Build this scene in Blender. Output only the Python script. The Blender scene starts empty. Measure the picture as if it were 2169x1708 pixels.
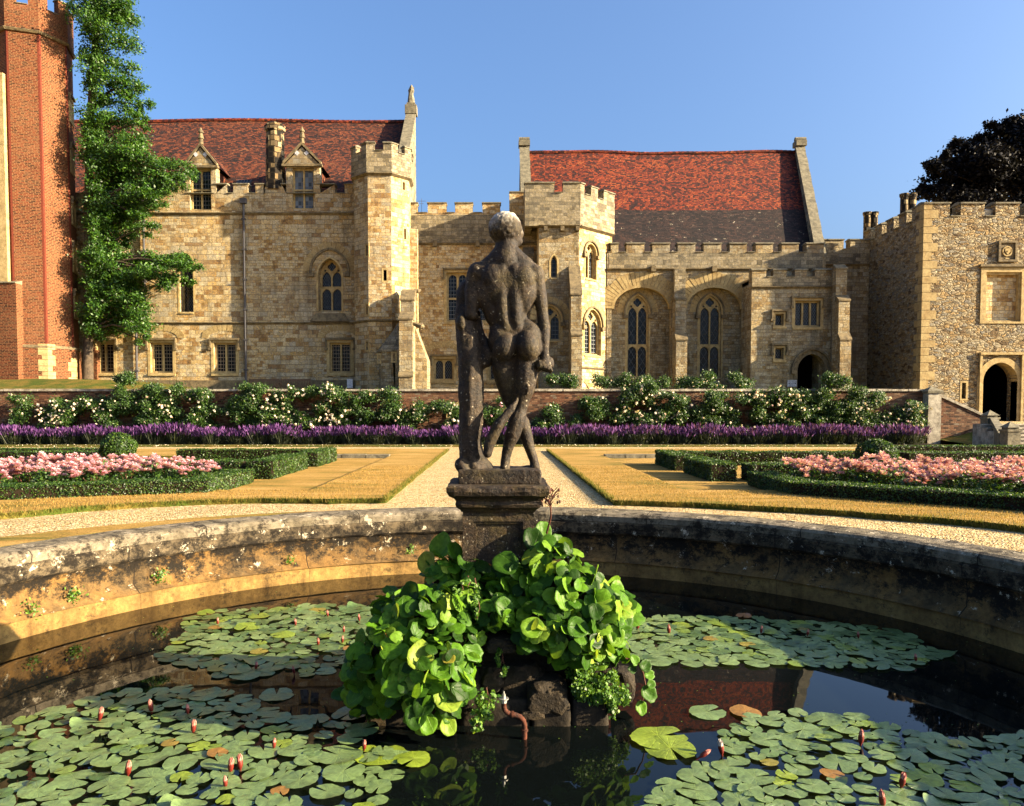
import bpy, bmesh, math, random
import numpy as np
from mathutils import Vector, Matrix, noise as mnoise
from mathutils.geometry import tessellate_polygon
R = math.radians
PI = math.pi
rnd = random.Random(7)
scene = bpy.context.scene
COL = scene.collection

# ---------------------------------------------------------------- camera
F = 1620.0; CX = 1053.0; YP = 941.0; TH = R(2.5); CAMZ = 1.5
FULLW, FULLH = 2169.0, 1708.0
cam_d = bpy.data.cameras.new('camera'); cam = bpy.data.objects.new('camera', cam_d); COL.objects.link(cam)
cam.location = (0, 0, CAMZ); cam.rotation_euler = (R(90) - TH, 0, 0)
cam_d.sensor_width = 36; cam_d.lens = F / FULLW * 36
cam_d.shift_x = (FULLW / 2 - CX) / FULLW
cam_d.shift_y = (YP - FULLH / 2) / FULLW
cam_d.clip_end = 2000; cam_d.clip_start = 0.05
scene.camera = cam

# ---------------------------------------------------------------- light
AZ, EL = R(77), R(18.5)
SUN = Vector((math.sin(AZ) * math.cos(EL), -math.cos(AZ) * math.cos(EL), math.sin(EL)))
sd = bpy.data.lights.new('sun', 'SUN'); sd.energy = 5.0; sd.angle = R(0.5); sd.color = (1.0, 0.80, 0.52)
so = bpy.data.objects.new('sun', sd); COL.objects.link(so); so.rotation_euler = SUN.to_track_quat('Z', 'Y').to_euler()
world = bpy.data.worlds.new('World'); scene.world = world; world.use_nodes = True
wn = world.node_tree; bg = wn.nodes['Background']
sky = wn.nodes.new('ShaderNodeTexSky'); sky.sky_type = 'NISHITA'; sky.sun_disc = False
sky.sun_elevation = EL; sky.sun_rotation = PI - AZ; sky.air_density = 1.0; sky.dust_density = 6.5; sky.ozone_density = 5.8
wn.links.new(sky.outputs[0], bg.inputs[0]); bg.inputs[1].default_value = 0.072
vs = scene.view_settings; vs.view_transform = 'Standard'; vs.look = 'None'; vs.exposure = 2.4; vs.gamma = 1.0
scene.render.film_transparent = False
try:
    scene.cycles.max_bounces = 6
except Exception: pass

# ---------------------------------------------------------------- helpers
CAMP = Vector((0, 0, CAMZ))
def ray(px, py):
    a = (px - CX) / F; b = (YP - py) / F
    return Vector((a, math.cos(TH) + b * math.sin(TH), -math.sin(TH) + b * math.cos(TH)))
def at(px, py, d):
    r = ray(px, py); return CAMP + r * (d / r.y)
def G(px, py, z=0.0):
    r = ray(px, py); return CAMP + r * ((z - CAMZ) / r.z)
Z = Vector((0, 0, 1))
class Fr:
    """a vertical plane: origin O, horizontal axis U; outward normal N (towards the viewer for U=+x)"""
    def __init__(s, O, U):
        s.O = Vector((O[0], O[1], 0)); s.U = Vector((U[0], U[1], 0)).normalized(); s.N = Vector((s.U.y, -s.U.x, 0))
    def p(s, u, v, n=0.0):
        return s.O + s.U * u + Z * v + s.N * n
    def px(s, x, y):
        r = ray(x, y); t = (s.O - CAMP).dot(s.N) / r.dot(s.N); q = CAMP + r * t
        return ((q - s.O).dot(s.U), q.z)
    def u(s, x, y=640): return s.px(x, y)[0]
    def v(s, y, x=1053): return s.px(x, y)[1]
    def rect(s, x0, y0, x1, y1):
        a = s.px(x0, (y0 + y1) / 2); b = s.px(x1, (y0 + y1) / 2)
        xm = (x0 + x1) / 2
        return a[0], b[0], s.px(xm, y1)[1], s.px(xm, y0)[1]     # u0,u1,vbottom,vtop
def front(d): return Fr((0, d), (1, 0))

ROOTS = {}
def empty(name, loc, label, cat, group=None, rz=0):
    o = bpy.data.objects.new(name, None); COL.objects.link(o); o.location = loc; o.rotation_euler = (0, 0, rz)
    o['label'] = label; o['category'] = cat
    if group: o['group'] = group
    o.empty_display_size = 0.2
    ROOTS[o.name] = Vector(loc)
    return o
def tag(o, label=None, cat=None, group=None, kind=None):
    if label: o['label'] = label
    if cat: o['category'] = cat
    if group: o['group'] = group
    if kind: o['kind'] = kind
    return o
def rootloc(o):
    while o is not None and o.parent is not None: o = o.parent
    return ROOTS.get(o.name, Vector((0, 0, 0))) if o is not None else Vector((0, 0, 0))

class MB:
    def __init__(s): s.v = []; s.f = []; s.m = []; s.uv = {}
    def add(s, vs_, fs, mi=0, uvs=None):
        b = len(s.v); s.v += [Vector(q) for q in vs_]
        for k, f in enumerate(fs):
            if uvs is not None: s.uv[len(s.f)] = uvs[k]
            s.f.append([b + i for i in f]); s.m.append(mi)
    def hexa(s, c, mi=0):
        s.add(c, [(0,3,2,1), (4,5,6,7), (0,1,5,4), (1,2,6,5), (2,3,7,6), (3,0,4,7)], mi)
    def box(s, fr, u0, u1, v0, v1, n0, n1, mi=0):
        """n0 back, n1 front"""
        P = fr.p
        s.hexa([P(u0,v0,n0), P(u0,v0,n1), P(u1,v0,n1), P(u1,v0,n0), P(u0,v1,n0), P(u0,v1,n1), P(u1,v1,n1), P(u1,v1,n0)][0:8] if 0 else
               [P(u0,v0,n1), P(u1,v0,n1), P(u1,v0,n0), P(u0,v0,n0), P(u0,v1,n1), P(u1,v1,n1), P(u1,v1,n0), P(u0,v1,n0)], mi)
    def wbox(s, x0, x1, y0, y1, z0, z1, mi=0):
        s.hexa([Vector(q) for q in ((x0,y0,z0),(x1,y0,z0),(x1,y1,z0),(x0,y1,z0),(x0,y0,z1),(x1,y0,z1),(x1,y1,z1),(x0,y1,z1))], mi)
    def panel(s, fr, outer, holes, n0, n1, mi=0, back=True):
        """polygon in (u,v) with holes, from n0 (back) to n1 (front)"""
        loops = [outer] + list(holes)
        tris = tessellate_polygon([[Vector((q[0], q[1], 0)) for q in L] for L in loops])
        flat = [q for L in loops for q in L]; n = len(flat)
        fv = [fr.p(q[0], q[1], n1) for q in flat]
        def ccw(t):
            a, b, c = (flat[i] for i in t)
            return (b[0]-a[0])*(c[1]-a[1]) - (b[1]-a[1])*(c[0]-a[0]) > 0
        ft = [t if ccw(t) else (t[0], t[2], t[1]) for t in tris]
        s.add(fv, ft, mi)
        if abs(n1 - n0) < 1e-6: return
        bv = [fr.p(q[0], q[1], n0) for q in flat]
        if back: s.add(bv, [(t[0], t[2], t[1]) for t in ft], mi)
        o = 0
        for li, L in enumerate(loops):
            area = sum(L[i][0]*L[(i+1) % len(L)][1] - L[(i+1) % len(L)][0]*L[i][1] for i in range(len(L)))
            flip = (area > 0) != (li == 0)
            for i in range(len(L)):
                j = (i + 1) % len(L)
                q = [fv[o+i], fv[o+j], bv[o+j], bv[o+i]]
                if not flip: q = q[::-1]
                s.add(q, [(0, 1, 2, 3)], mi)
            o += len(L)
    def tube(s, pts, rad, n=8, mi=0, cap=True):
        pts = [Vector(q) for q in pts]
        if not hasattr(rad, '__len__'): rad = [rad] * len(pts)
        rings = []; up = Vector((0.13, 0.21, 0.97))
        for i, q in enumerate(pts):
            t = (pts[min(i+1, len(pts)-1)] - pts[max(i-1, 0)]).normalized()
            a = t.cross(up)
            if a.length < 0.05: a = t.cross(Vector((1, 0, 0)))
            a.normalize(); b = t.cross(a)
            rings.append([q + (a*math.cos(k*2*PI/n) + b*math.sin(k*2*PI/n))*rad[i] for k in range(n)])
        vs_ = [q for r_ in rings for q in r_]; fs = []
        for i in range(len(pts)-1):
            for k in range(n):
                fs.append((i*n+k, i*n+(k+1) % n, (i+1)*n+(k+1) % n, (i+1)*n+k))
        if cap: fs += [tuple(range(n)), tuple(range((len(pts)-1)*n, len(pts)*n))[::-1]]
        s.add(vs_, fs, mi)
    def lathe(s, c, prof, n=24, mi=0, a0=0, a1=2*PI, urad=None):
        c = Vector(c); full = abs(a1 - a0 - 2*PI) < 1e-6; m = n if full else n+1
        vs_ = []
        for k in range(m):
            a = a0 + (a1-a0)*k/n
            for (r_, z_) in prof: vs_.append(c + Vector((r_*math.cos(a), r_*math.sin(a), z_)))
        L = len(prof); fs = []; uvs = []
        acc = [0]
        for i in range(L-1): acc.append(acc[-1] + math.hypot(prof[i+1][0]-prof[i][0], prof[i+1][1]-prof[i][1]))
        ur = urad or max(p_[0] for p_ in prof)
        for k in range(n):
            k2 = (k+1) % m
            for i in range(L-1):
                fs.append((k*L+i, k2*L+i, k2*L+i+1, k*L+i+1))
                ua = (a0+(a1-a0)*k/n)*ur; ub = (a0+(a1-a0)*(k+1)/n)*ur
                uvs.append([(ua, -acc[i]), (ub, -acc[i]), (ub, -acc[i+1]), (ua, -acc[i+1])])
        s.add(vs_, fs, mi, uvs)
    def build(s, name, mats, parent=None, smooth=False, label=None):
        base = rootloc(parent) if parent is not None else Vector((0, 0, 0))
        me = bpy.data.meshes.new(name)
        me.from_pydata([tuple(q - base) for q in s.v], [], s.f)
        if not isinstance(mats, (list, tuple)): mats = [mats]
        for m_ in mats: me.materials.append(m_)
        me.polygons.foreach_set('material_index', s.m)
        me.update()
        uvl = me.uv_layers.new(name='UVMap').data
        V = s.v
        for p_ in me.polygons:
            ex = s.uv.get(p_.index)
            if ex is not None:
                for k, li in enumerate(p_.loop_indices): uvl[li].uv = ex[k]
                continue
            n = p_.normal
            if abs(n.z) > 0.92:
                for li in p_.loop_indices:
                    q = V[me.loops[li].vertex_index]; uvl[li].uv = (q.x, q.y)
            else:
                t = Vector((-n.y, n.x, 0)).normalized(); w = n.cross(t)
                if w.z < 0: w = -w
                for li in p_.loop_indices:
                    q = V[me.loops[li].vertex_index]; uvl[li].uv = (q.dot(t), q.dot(w))
        if smooth: me.polygons.foreach_set('use_smooth', [True]*len(me.polygons))
        o = bpy.data.objects.new(name, me); COL.objects.link(o)
        if parent is not None: o.parent = parent
        if label: o['label'] = label
        return o

# ---------------------------------------------------------------- materials
class NT:
    def __init__(s, name, rough=0.85, spec=0.3):
        s.mat = bpy.data.materials.new(name); s.mat.use_nodes = True
        s.t = s.mat.node_tree; s.b = s.t.nodes['Principled BSDF']; s.out = s.t.nodes['Material Output']
        s.b.inputs['Roughness'].default_value = rough; s.b.inputs['Specular IOR Level'].default_value = spec
        s.uvn = None
    def n(s, ty, props=None, **inp):
        nd = s.t.nodes.new('ShaderNode' + ty)
        for k, v in (props or {}).items(): setattr(nd, k, v)
        for k, v in inp.items(): s.set(nd, k, v)
        return nd
    def set(s, nd, k, v):
        i = nd.inputs[int(k[1:])] if (k[0] == 'i' and k[1:].isdigit()) else nd.inputs[k.replace('_', ' ')]
        if isinstance(v, bpy.types.NodeSocket): s.t.links.new(v, i)
        else: i.default_value = (tuple(v) + (1,) if hasattr(v, '__len__') and len(v) == 3 and i.type == 'RGBA' else v)
    def uv(s): 
        return s.n('UVMap').outputs[0]
    def obj(s): return s.n('TexCoord').outputs['Object']
    def pos(s): return s.n('NewGeometry').outputs['Position']
    def noise(s, vec, scale, detail=4, rough=0.6, col=False, dim=None):
        nd = s.n('TexNoise', Vector=vec, Scale=scale, Detail=detail, Roughness=rough)
        return nd.outputs['Color'] if col else nd.outputs['Fac']
    def ramp(s, fac, stops, interp='LINEAR'):
        nd = s.n('ValToRGB', Fac=fac); cr = nd.color_ramp; cr.interpolation = interp
        while len(cr.elements) < len(stops): cr.elements.new(0.5)
        for e, (p_, c) in zip(cr.elements, stops):
            e.position = p_; e.color = (c[0], c[1], c[2], 1) if hasattr(c, '__len__') else (c, c, c, 1)
        return nd.outputs[0]
    def mix(s, fac, a, b, mode='MIX'):
        nd = s.n('Mix', {'data_type': 'RGBA', 'blend_type': mode}); s.set(nd, 'i0', fac); s.set(nd, 'i6', a); s.set(nd, 'i7', b)
        return nd.outputs[2]
    def math(s, op, a, b=0.0, c=None, clamp=False):
        nd = s.n('Math', {'operation': op, 'use_clamp': clamp}); s.set(nd, 'i0', a); s.set(nd, 'i1', b)
        if c is not None: s.set(nd, 'i2', c)
        return nd.outputs[0]
    def vmath(s, op, a, b):
        nd = s.n('VectorMath', {'operation': op}); s.set(nd, 'i0', a); s.set(nd, 'i1', b); return nd.outputs[0]
    def scalev(s, a, k):
        nd = s.n('VectorMath', {'operation': 'SCALE'}); s.set(nd, 'i0', a); nd.inputs['Scale'].default_value = k; return nd.outputs[0]
    def sep(s, v): return s.n('SeparateXYZ', i0=v).outputs
    def comb(s, x, y, z=0.0): return s.n('CombineXYZ', i0=x, i1=y, i2=z).outputs[0]
    def bump(s, h, strength=0.5, dist=0.02, nrm=None):
        nd = s.n('Bump', Height=h, Strength=strength, Distance=dist)
        if nrm is not None: s.set(nd, 'Normal', nrm)
        s.t.links.new(nd.outputs[0], s.b.inputs['Normal']); return nd.outputs[0]
    def color(s, c, g=1.22, k=0.78):
        gm = s.n('Gamma', Color=c, Gamma=g)
        s.set(s.b, 'Base_Color', s.mix(1.0, gm.outputs[0], (k, k, k), 'MULTIPLY'))

def sc(c, k): return tuple(min(1, x*k) for x in c)
def masonry(name, pal, w=0.55, h=0.24, mortar=0.014, mcol=(0.30, 0.22, 0.12), irr=0.05, rowj=0.25, grey=0.25,
            greycol=(0.20, 0.19, 0.16), bumpd=0.03, dark=0.5, fine=0.35, small=True, dirty=0.0, kk=1.0):
    m = NT(name, 0.9, 0.2); uv = m.uv(); pos = m.pos()
    d = m.noise(uv, 2.3, 3, 0.6, col=True)
    uvd = m.vmath('ADD', uv, m.scalev(m.vmath('SUBTRACT', d, (0.5, 0.5, 0.5)), irr))
    x, y, _ = m.sep(uvd)
    rj = m.noise(m.comb(0.0, y), 1.1 / max(h, 0.05) * 0.35, 1, 0.5)
    y2 = m.math('ADD', y, m.math('MULTIPLY', m.math('SUBTRACT', rj, 0.5), rowj))
    v2 = m.comb(x, y2)
    def br(vec, w_, h_, mo):
        nd = m.n('TexBrick', {'offset': 0.43, 'offset_frequency': 2, 'squash': 0.72, 'squash_frequency': 3}, Vector=vec, Scale=1.0)
        nd.inputs['Color1'].default_value = (0, 0, 0, 1); nd.inputs['Color2'].default_value = (1, 1, 1, 1)
        nd.inputs['Mortar'].default_value = (0.5, 0.5, 0.5, 1); nd.inputs['Mortar Size'].default_value = mo
        nd.inputs['Mortar Smooth'].default_value = 0.3; nd.inputs['Bias'].default_value = 0
        nd.inputs['Brick Width'].default_value = w_; nd.inputs['Row Height'].default_value = h_
        return nd.outputs['Color'], nd.outputs['Fac']
    c1, f1 = br(v2, w, h, mortar)
    if small:
        c2, f2 = br(v2, w*0.62, h*0.66, mortar*0.9)
        msk = m.ramp(m.noise(uv, 0.35, 2, 0.5), [(0.50, 0), (0.53, 1)])
        c1 = m.mix(msk, c1, c2); f1 = m.mix(msk, f1, f2)
    if small:
        c1 = m.math('ADD', m.math('MULTIPLY', c1, 0.78), m.math('MULTIPLY', m.ramp(m.noise(pos, 3.4, 5, 0.75), [(0.28, 0), (0.72, 1)]), 0.22))
    col = m.ramp(c1, pal)
    if small:
        rb = m.math('FRACT', m.math('MULTIPLY', c1, 7.31)); col = m.mix(1.0, col, m.ramp(rb, [(0.0, 0.55), (0.12, 0.82), (0.6, 1.0), (1.0, 1.16)]), 'MULTIPLY')
        rg_ = m.math('FRACT', m.math('MULTIPLY', c1, 13.7)); col = m.mix(m.ramp(rg_, [(0.6, 0), (0.8, 0.6)]), col, m.mix(1.0, (0.80, 0.78, 0.74), m.n('RGBToBW', Color=col).outputs[0], 'MULTIPLY'))
    # within-stone mottling
    n1 = m.noise(pos, 6.0, 6, 0.8); n2 = m.noise(pos, 26.0, 4, 0.7)
    col = m.mix(1.0, col, m.ramp(n1, [(0.25, 1-fine), (0.55, 1.0), (0.8, 1.12)]), 'MULTIPLY')
    col = m.mix(0.8, col, m.ramp(n2, [(0.33, 0.55), (0.6, 1.14)]), 'MULTIPLY')
    pit = m.noise(m.vmath('MULTIPLY', pos, (1, 1, 2.2)), 9.0, 6, 0.85)
    if small: col = m.mix(m.ramp(pit, [(0.60, 0), (0.70, 0.75)]), col, m.mix(1.0, col, (0.42, 0.36, 0.30), 'MULTIPLY'))
    big = m.noise(pos, 0.33, 4, 0.62)
    col = m.mix(m.math('MULTIPLY', m.ramp(big, [(0.45, 0), (0.68, 1)]), grey), col, m.mix(0.35, greycol, col))
    if dirty > 0:
        st = m.noise(m.vmath('MULTIPLY', pos, (1.6, 1.6, 0.22)), 1.0, 4, 0.7)
        col = m.mix(m.math('MULTIPLY', m.ramp(st, [(0.5, 0), (0.72, 1)]), dirty), col, m.mix(1.0, col, (0.33, 0.31, 0.28), 'MULTIPLY'))
    col = m.mix(m.math('MULTIPLY', f1, 0.75), col, mcol)
    m.color(col, 1.12 if small else 1.25, kk if small else 0.8)
    hgt = m.math('ADD', m.math('MULTIPLY', m.math('SUBTRACT', 1.0, f1), 1.0), m.math('ADD', m.math('MULTIPLY', n1, 1.2), m.math('MULTIPLY', c1, 0.5)))
    m.bump(hgt, 0.8, bumpd)
    return m.mat

HON = [(0.0, (0.17, 0.10, 0.04)), (0.13, (0.36, 0.21, 0.07)), (0.3, (0.49, 0.33, 0.125)), (0.5, (0.56, 0.42, 0.20)), (0.75, (0.60, 0.49, 0.28)), (0.9, (0.48, 0.41, 0.27)), (1.0, (0.36, 0.31, 0.22))]
GRY = [(0.0, (0.10, 0.085, 0.06)), (0.2, (0.20, 0.165, 0.10)), (0.5, (0.32, 0.26, 0.15)), (0.8, (0.40, 0.33, 0.20)), (1.0, (0.26, 0.23, 0.17))]
M = {}
M['stone'] = masonry('honey_ashlar', HON, 0.50, 0.24, 0.008, (0.10, 0.07, 0.035), dirty=0.6, grey=0.75, bumpd=0.05, kk=.95)
M['stone2'] = masonry('golden_ashlar', [(p_, sc(c, 1.08)) for p_, c in HON], 0.42, 0.215, 0.008, (0.13, 0.09, 0.04), grey=0.35, dirty=0.35, kk=1.0, bumpd=0.045)
M['greystone'] = masonry('weathered_parapet_stone', GRY, 0.44, 0.22, 0.010, (0.10, 0.085, 0.06), grey=0.7, greycol=(0.16, 0.155, 0.13), dirty=0.5)
M['chapelstone'] = masonry('chapel_ashlar', [(0, (0.20, 0.14, 0.06)), (0.2, (0.38, 0.26, 0.11)), (0.5, (0.46, 0.36, 0.19)), (0.8, (0.52, 0.44, 0.27)), (1, (0.30, 0.28, 0.22))], 0.44, 0.215, 0.008, (0.10, 0.075, 0.045), grey=0.85, dirty=0.7, kk=.84, bumpd=0.045)
M['chimney'] = masonry('sooty_chimney_stone', [(0, (0.015, 0.014, 0.012)), (0.42, (0.05, 0.04, 0.03)), (0.5, (0.22, 0.16, 0.09)), (0.75, (0.40, 0.30, 0.16)), (1, (0.5, 0.42, 0.27))], 0.45, 0.3, 0.03, (0.03, 0.025, 0.02), small=False, grey=0.1)

def rubble():
    m = NT('rubble_stone', 0.92, 0.2); uv = m.uv(); pos = m.pos()
    d = m.noise(uv, 1.8, 3, 0.6, col=True)
    v = m.vmath('ADD', m.vmath('MULTIPLY', uv, (0.85, 1.95, 1)), m.scalev(m.vmath('SUBTRACT', d, (0.5, 0.5, 0.5)), 0.5))
    a = m.n('TexVoronoi', {'feature': 'F1'}, Vector=v, Scale=4.1, Randomness=0.95)
    e = m.n('TexVoronoi', {'feature': 'DISTANCE_TO_EDGE'}, Vector=v, Scale=4.1, Randomness=0.95)
    cr = m.sep(a.outputs['Color'])[0]
    col = m.ramp(cr, [(0, (0.12, 0.08, 0.04)), (0.2, (0.36, 0.24, 0.09)), (0.45, (0.33, 0.26, 0.14)), (0.7, (0.38, 0.32, 0.20)), (0.85, (0.22, 0.20, 0.16)), (1, (0.38, 0.27, 0.12))])
    n1 = m.noise(pos, 6, 5, 0.7); n2 = m.noise(pos, 30, 3, 0.6)
    col = m.mix(1, col, m.ramp(n1, [(0.3, 0.6), (0.6, 1.1)]), 'MULTIPLY')
    col = m.mix(0.6, col, m.ramp(n2, [(0.3, 0.6), (0.6, 1.15)]), 'MULTIPLY')
    ed = m.ramp(e.outputs['Distance'], [(0.0, 1), (0.05, 0.5), (0.11, 0)])
    col = m.mix(m.math('MULTIPLY', ed, 0.65), col, m.mix(m.noise(pos, 0.8, 2, 0.5), (0.11, 0.085, 0.05), (0.26, 0.20, 0.11)))
    col = m.mix(0.15, col, m.n('RGBToBW', Color=col).outputs[0])
    m.color(col, 1.15, 1.0)
    h_ = m.math('ADD', m.ramp(e.outputs['Distance'], [(0, 0), (0.16, 1)]), m.math('ADD', m.math('MULTIPLY', n1, 0.8), m.math('MULTIPLY', cr, 0.5)))
    m.bump(h_, 0.9, 0.07)
    return m.mat
M['rubble'] = rubble()

def plainstone(name, base, dark, rough=0.85, sp=4.0, lich=0.3, lcol=(0.45, 0.42, 0.33), bd=0.02):
    m = NT(name, rough, 0.25); pos = m.pos()
    n1 = m.noise(pos, sp, 5, 0.7); n2 = m.noise(pos, sp*6, 4, 0.65)
    col = m.mix(m.ramp(n1, [(0.32, 0), (0.62, 1)]), dark, base)
    col = m.mix(0.6, col, m.ramp(n2, [(0.3, 0.65), (0.6, 1.15)]), 'MULTIPLY')
    n3 = m.noise(m.vmath('ADD', pos, (7.1, 3.3, 1.2)), sp*2.2, 5, 0.75)
    col = m.mix(m.math('MULTIPLY', m.ramp(n3, [(0.58, 0), (0.66, 1)]), lich), col, lcol)
    m.color(col); m.bump(m.math('ADD', n1, m.math('MULTIPLY', n2, 0.5)), 0.6, bd)
    return m.mat
M['dress'] = plainstone('dressed_limestone', (0.58, 0.46, 0.24), (0.36, 0.27, 0.13), lich=0.25, lcol=(0.30, 0.28, 0.22))
M['coping'] = plainstone('coping_stone', (0.30, 0.27, 0.19), (0.13, 0.12, 0.09), lich=0.5, lcol=(0.42, 0.40, 0.32))
M['mould'] = plainstone('moulding_stone', (0.30, 0.24, 0.14), (0.11, 0.09, 0.06), lich=0.4, lcol=(0.38, 0.34, 0.24))
M['vous'] = plainstone('voussoir_stone', (0.50, 0.40, 0.21), (0.36, 0.26, 0.12), sp=2.0, lich=0.35, lcol=(0.34, 0.30, 0.2))
M['wallcap'] = plainstone('garden_wall_coping', (0.55, 0.50, 0.40), (0.20, 0.17, 0.13), sp=3.0, lich=0.6, lcol=(0.65, 0.60, 0.5))
M['rock'] = plainstone('damp_rock', (0.065, 0.048, 0.025), (0.02, 0.016, 0.012), sp=7, lich=0.35, lcol=(0.14, 0.11, 0.06), bd=0.05)
M['slabwet'] = plainstone('wet_block_stone', (0.055, 0.042, 0.025), (0.015, 0.013, 0.010), sp=6, lich=0.4, lcol=(0.12, 0.10, 0.05))
M['ladder'] = M['dress']

def bricks(name, pal, w=0.225, h=0.075, mo=0.011, mcol=(0.36, 0.26, 0.16), grey=0.3, greycol=(0.25, 0.20, 0.14), dirty=0.3, patch=0.0):
    return masonry(name, pal, w, h, mo, mcol, irr=0.02, rowj=0.03, grey=grey, greycol=greycol, bumpd=0.012, fine=0.25, small=False, dirty=dirty)
M['redbrick'] = bricks('orange_red_brick', [(0, (0.035, 0.016, 0.012)), (0.3, (0.13, 0.037, 0.019)), (0.6, (0.21, 0.058, 0.026)), (0.85, (0.23, 0.090, 0.042)), (1, (0.11, 0.06, 0.04))], mo=0.015, mcol=(0.36, 0.22, 0.11), dirty=0.4, grey=0.35, greycol=(0.36, 0.22, 0.12))
M['oldbrick'] = bricks('old_garden_brick', [(0, (0.07, 0.04, 0.03)), (0.3, (0.18, 0.085, 0.05)), (0.6, (0.26, 0.13, 0.075)), (0.85, (0.33, 0.20, 0.12)), (1, (0.30, 0.25, 0.19))], mcol=(0.16, 0.12, 0.08), dirty=0.6, grey=0.6, greycol=(0.26, 0.20, 0.13), h=0.085, w=0.24)
M['quoin'] = plainstone('orange_quoin_brick', (0.21, 0.050, 0.022), (0.13, 0.034, 0.016), sp=14, lich=0.1)

def tiles(name, pal, w=0.19, h=0.125, lich=0.0, dark=0.4, bias=0.0):
    m = NT(name, 0.85, 0.25); uv = m.uv(); pos = m.pos()
    d = m.noise(uv, 1.2, 2, 0.6, col=True)
    uvd = m.vmath('ADD', uv, m.scalev(m.vmath('SUBTRACT', d, (0.5, 0.5, 0.5)), 0.07))
    nd = m.n('TexBrick', {'offset': 0.5, 'offset_frequency': 2}, Vector=uvd, Scale=1.0)
    nd.inputs['Color1'].default_value = (0, 0, 0, 1); nd.inputs['Color2'].default_value = (1, 1, 1, 1)
    nd.inputs['Mortar'].default_value = (0.1, 0.1, 0.1, 1); nd.inputs['Mortar Size'].default_value = 0.008
    nd.inputs['Mortar Smooth'].default_value = 0.1
    nd.inputs['Brick Width'].default_value = w; nd.inputs['Row Height'].default_value = h
    big = m.noise(m.vmath('MULTIPLY', pos, (1, 1, 1.4)), 0.9, 4, 0.7)
    c0 = m.math('ADD', m.math('MULTIPLY', nd.outputs['Color'], 0.72), m.math('MULTIPLY', m.ramp(big, [(0.3, 0), (0.72, 1)]), 0.28))
    col = m.ramp(c0, pal)
    n2 = m.noise(pos, 14, 4, 0.7)
    col = m.mix(0.9, col, m.ramp(n2, [(0.36, 0.38), (0.62, 1.2)]), 'MULTIPLY')
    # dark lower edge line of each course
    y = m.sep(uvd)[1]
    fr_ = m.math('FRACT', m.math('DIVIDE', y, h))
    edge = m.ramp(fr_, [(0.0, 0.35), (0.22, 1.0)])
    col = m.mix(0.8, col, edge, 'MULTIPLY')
    col = m.mix(m.math('MULTIPLY', nd.outputs['Fac'], 0.7), col, (0.02, 0.012, 0.01))
    if lich > 0:
        l1 = m.noise(pos, 3.2, 6, 0.8)
        col = m.mix(m.math('MULTIPLY', m.ramp(l1, [(0.60, 0), (0.66, 1)]), lich), col, (0.34, 0.30, 0.22))
        vo = m.n('TexVoronoi', Vector=m.vmath('ADD', pos, m.scalev(m.noise(pos, 6, 3, 0.6, col=True), 0.5)), Scale=1.6)
        col = m.mix(m.math('MULTIPLY', m.ramp(m.math('ADD', vo.outputs['Distance'], m.math('MULTIPLY', l1, 0.12)), [(0.13, 1), (0.17, 0)]), 0.7), col, (0.62, 0.55, 0.42))
    m.color(col)
    m.bump(m.math('ADD', m.math('SUBTRACT', 1.0, fr_), m.math('MULTIPLY', nd.outputs['Color'], 0.8)), 0.7, 0.03)
    return m.mat
M['tiles_red'] = tiles('red_clay_tiles', [(0, (0.020, 0.009, 0.008)), (0.3, (0.085, 0.020, 0.012)), (0.5, (0.22, 0.042, 0.017)), (0.75, (0.35, 0.080, 0.024)), (1, (0.40, 0.15, 0.05))])
M['tiles_brown'] = tiles('brown_red_clay_tiles', [(0, (0.014, 0.009, 0.009)), (0.32, (0.055, 0.022, 0.015)), (0.52, (0.16, 0.050, 0.022)), (0.8, (0.28, 0.090, 0.035)), (1, (0.30, 0.16, 0.08))])
M['tiles_dark'] = tiles('dark_lichened_slabs', [(0, (0.010, 0.008, 0.008)), (0.4, (0.035, 0.022, 0.020)), (0.75, (0.070, 0.040, 0.032)), (1, (0.13, 0.065, 0.045))], w=0.26, h=0.16, lich=0.75)

def leaded(name, diamond=True, base=(0.006, 0.009, 0.014), pitch=0.13, lead=(0.16, 0.17, 0.17), rough=0.16):
    m = NT(name, rough, 0.28); uv = m.uv(); x, y, _ = m.sep(uv)
    if diamond:
        a = m.math('FRACT', m.math('DIVIDE', m.math('ADD', x, m.math('MULTIPLY', y, 0.62)), pitch))
        b = m.math('FRACT', m.math('DIVIDE', m.math('SUBTRACT', x, m.math('MULTIPLY', y, 0.62)), pitch))
    else:
        a = m.math('FRACT', m.math('DIVIDE', x, pitch)); b = m.math('FRACT', m.math('DIVIDE', y, pitch*1.35))
    la = m.math('LESS_THAN', a, 0.14); lb = m.math('LESS_THAN', b, 0.14)
    l_ = m.math('MAXIMUM', la, lb)
    cell = m.n('TexWhiteNoise', {'noise_dimensions': '2D'}, Vector=m.comb(m.math('FLOOR', m.math('DIVIDE', x, pitch)), m.math('FLOOR', m.math('DIVIDE', y, pitch*1.35)))).outputs[0]
    g = m.mix(cell, base, sc(base, 3.2))
    m.color(m.mix(l_, g, lead))
    m.set(m.b, 'Roughness', m.math('ADD', m.math('MULTIPLY', l_, 0.5), rough))
    m.bump(m.math('ADD', m.math('MULTIPLY', l_, 0.3), m.math('MULTIPLY', m.noise(uv, 6, 2), 0.6)), 0.35, 0.02)
    return m.mat
M['lead_d'] = leaded('diamond_leaded_glass')
M['lead_s'] = leaded('square_leaded_glass', False, pitch=0.17)
M['lead_pale'] = leaded('curtained_leaded_glass', False, base=(0.07, 0.085, 0.10), pitch=0.19, lead=(0.2, 0.2, 0.2))
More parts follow.
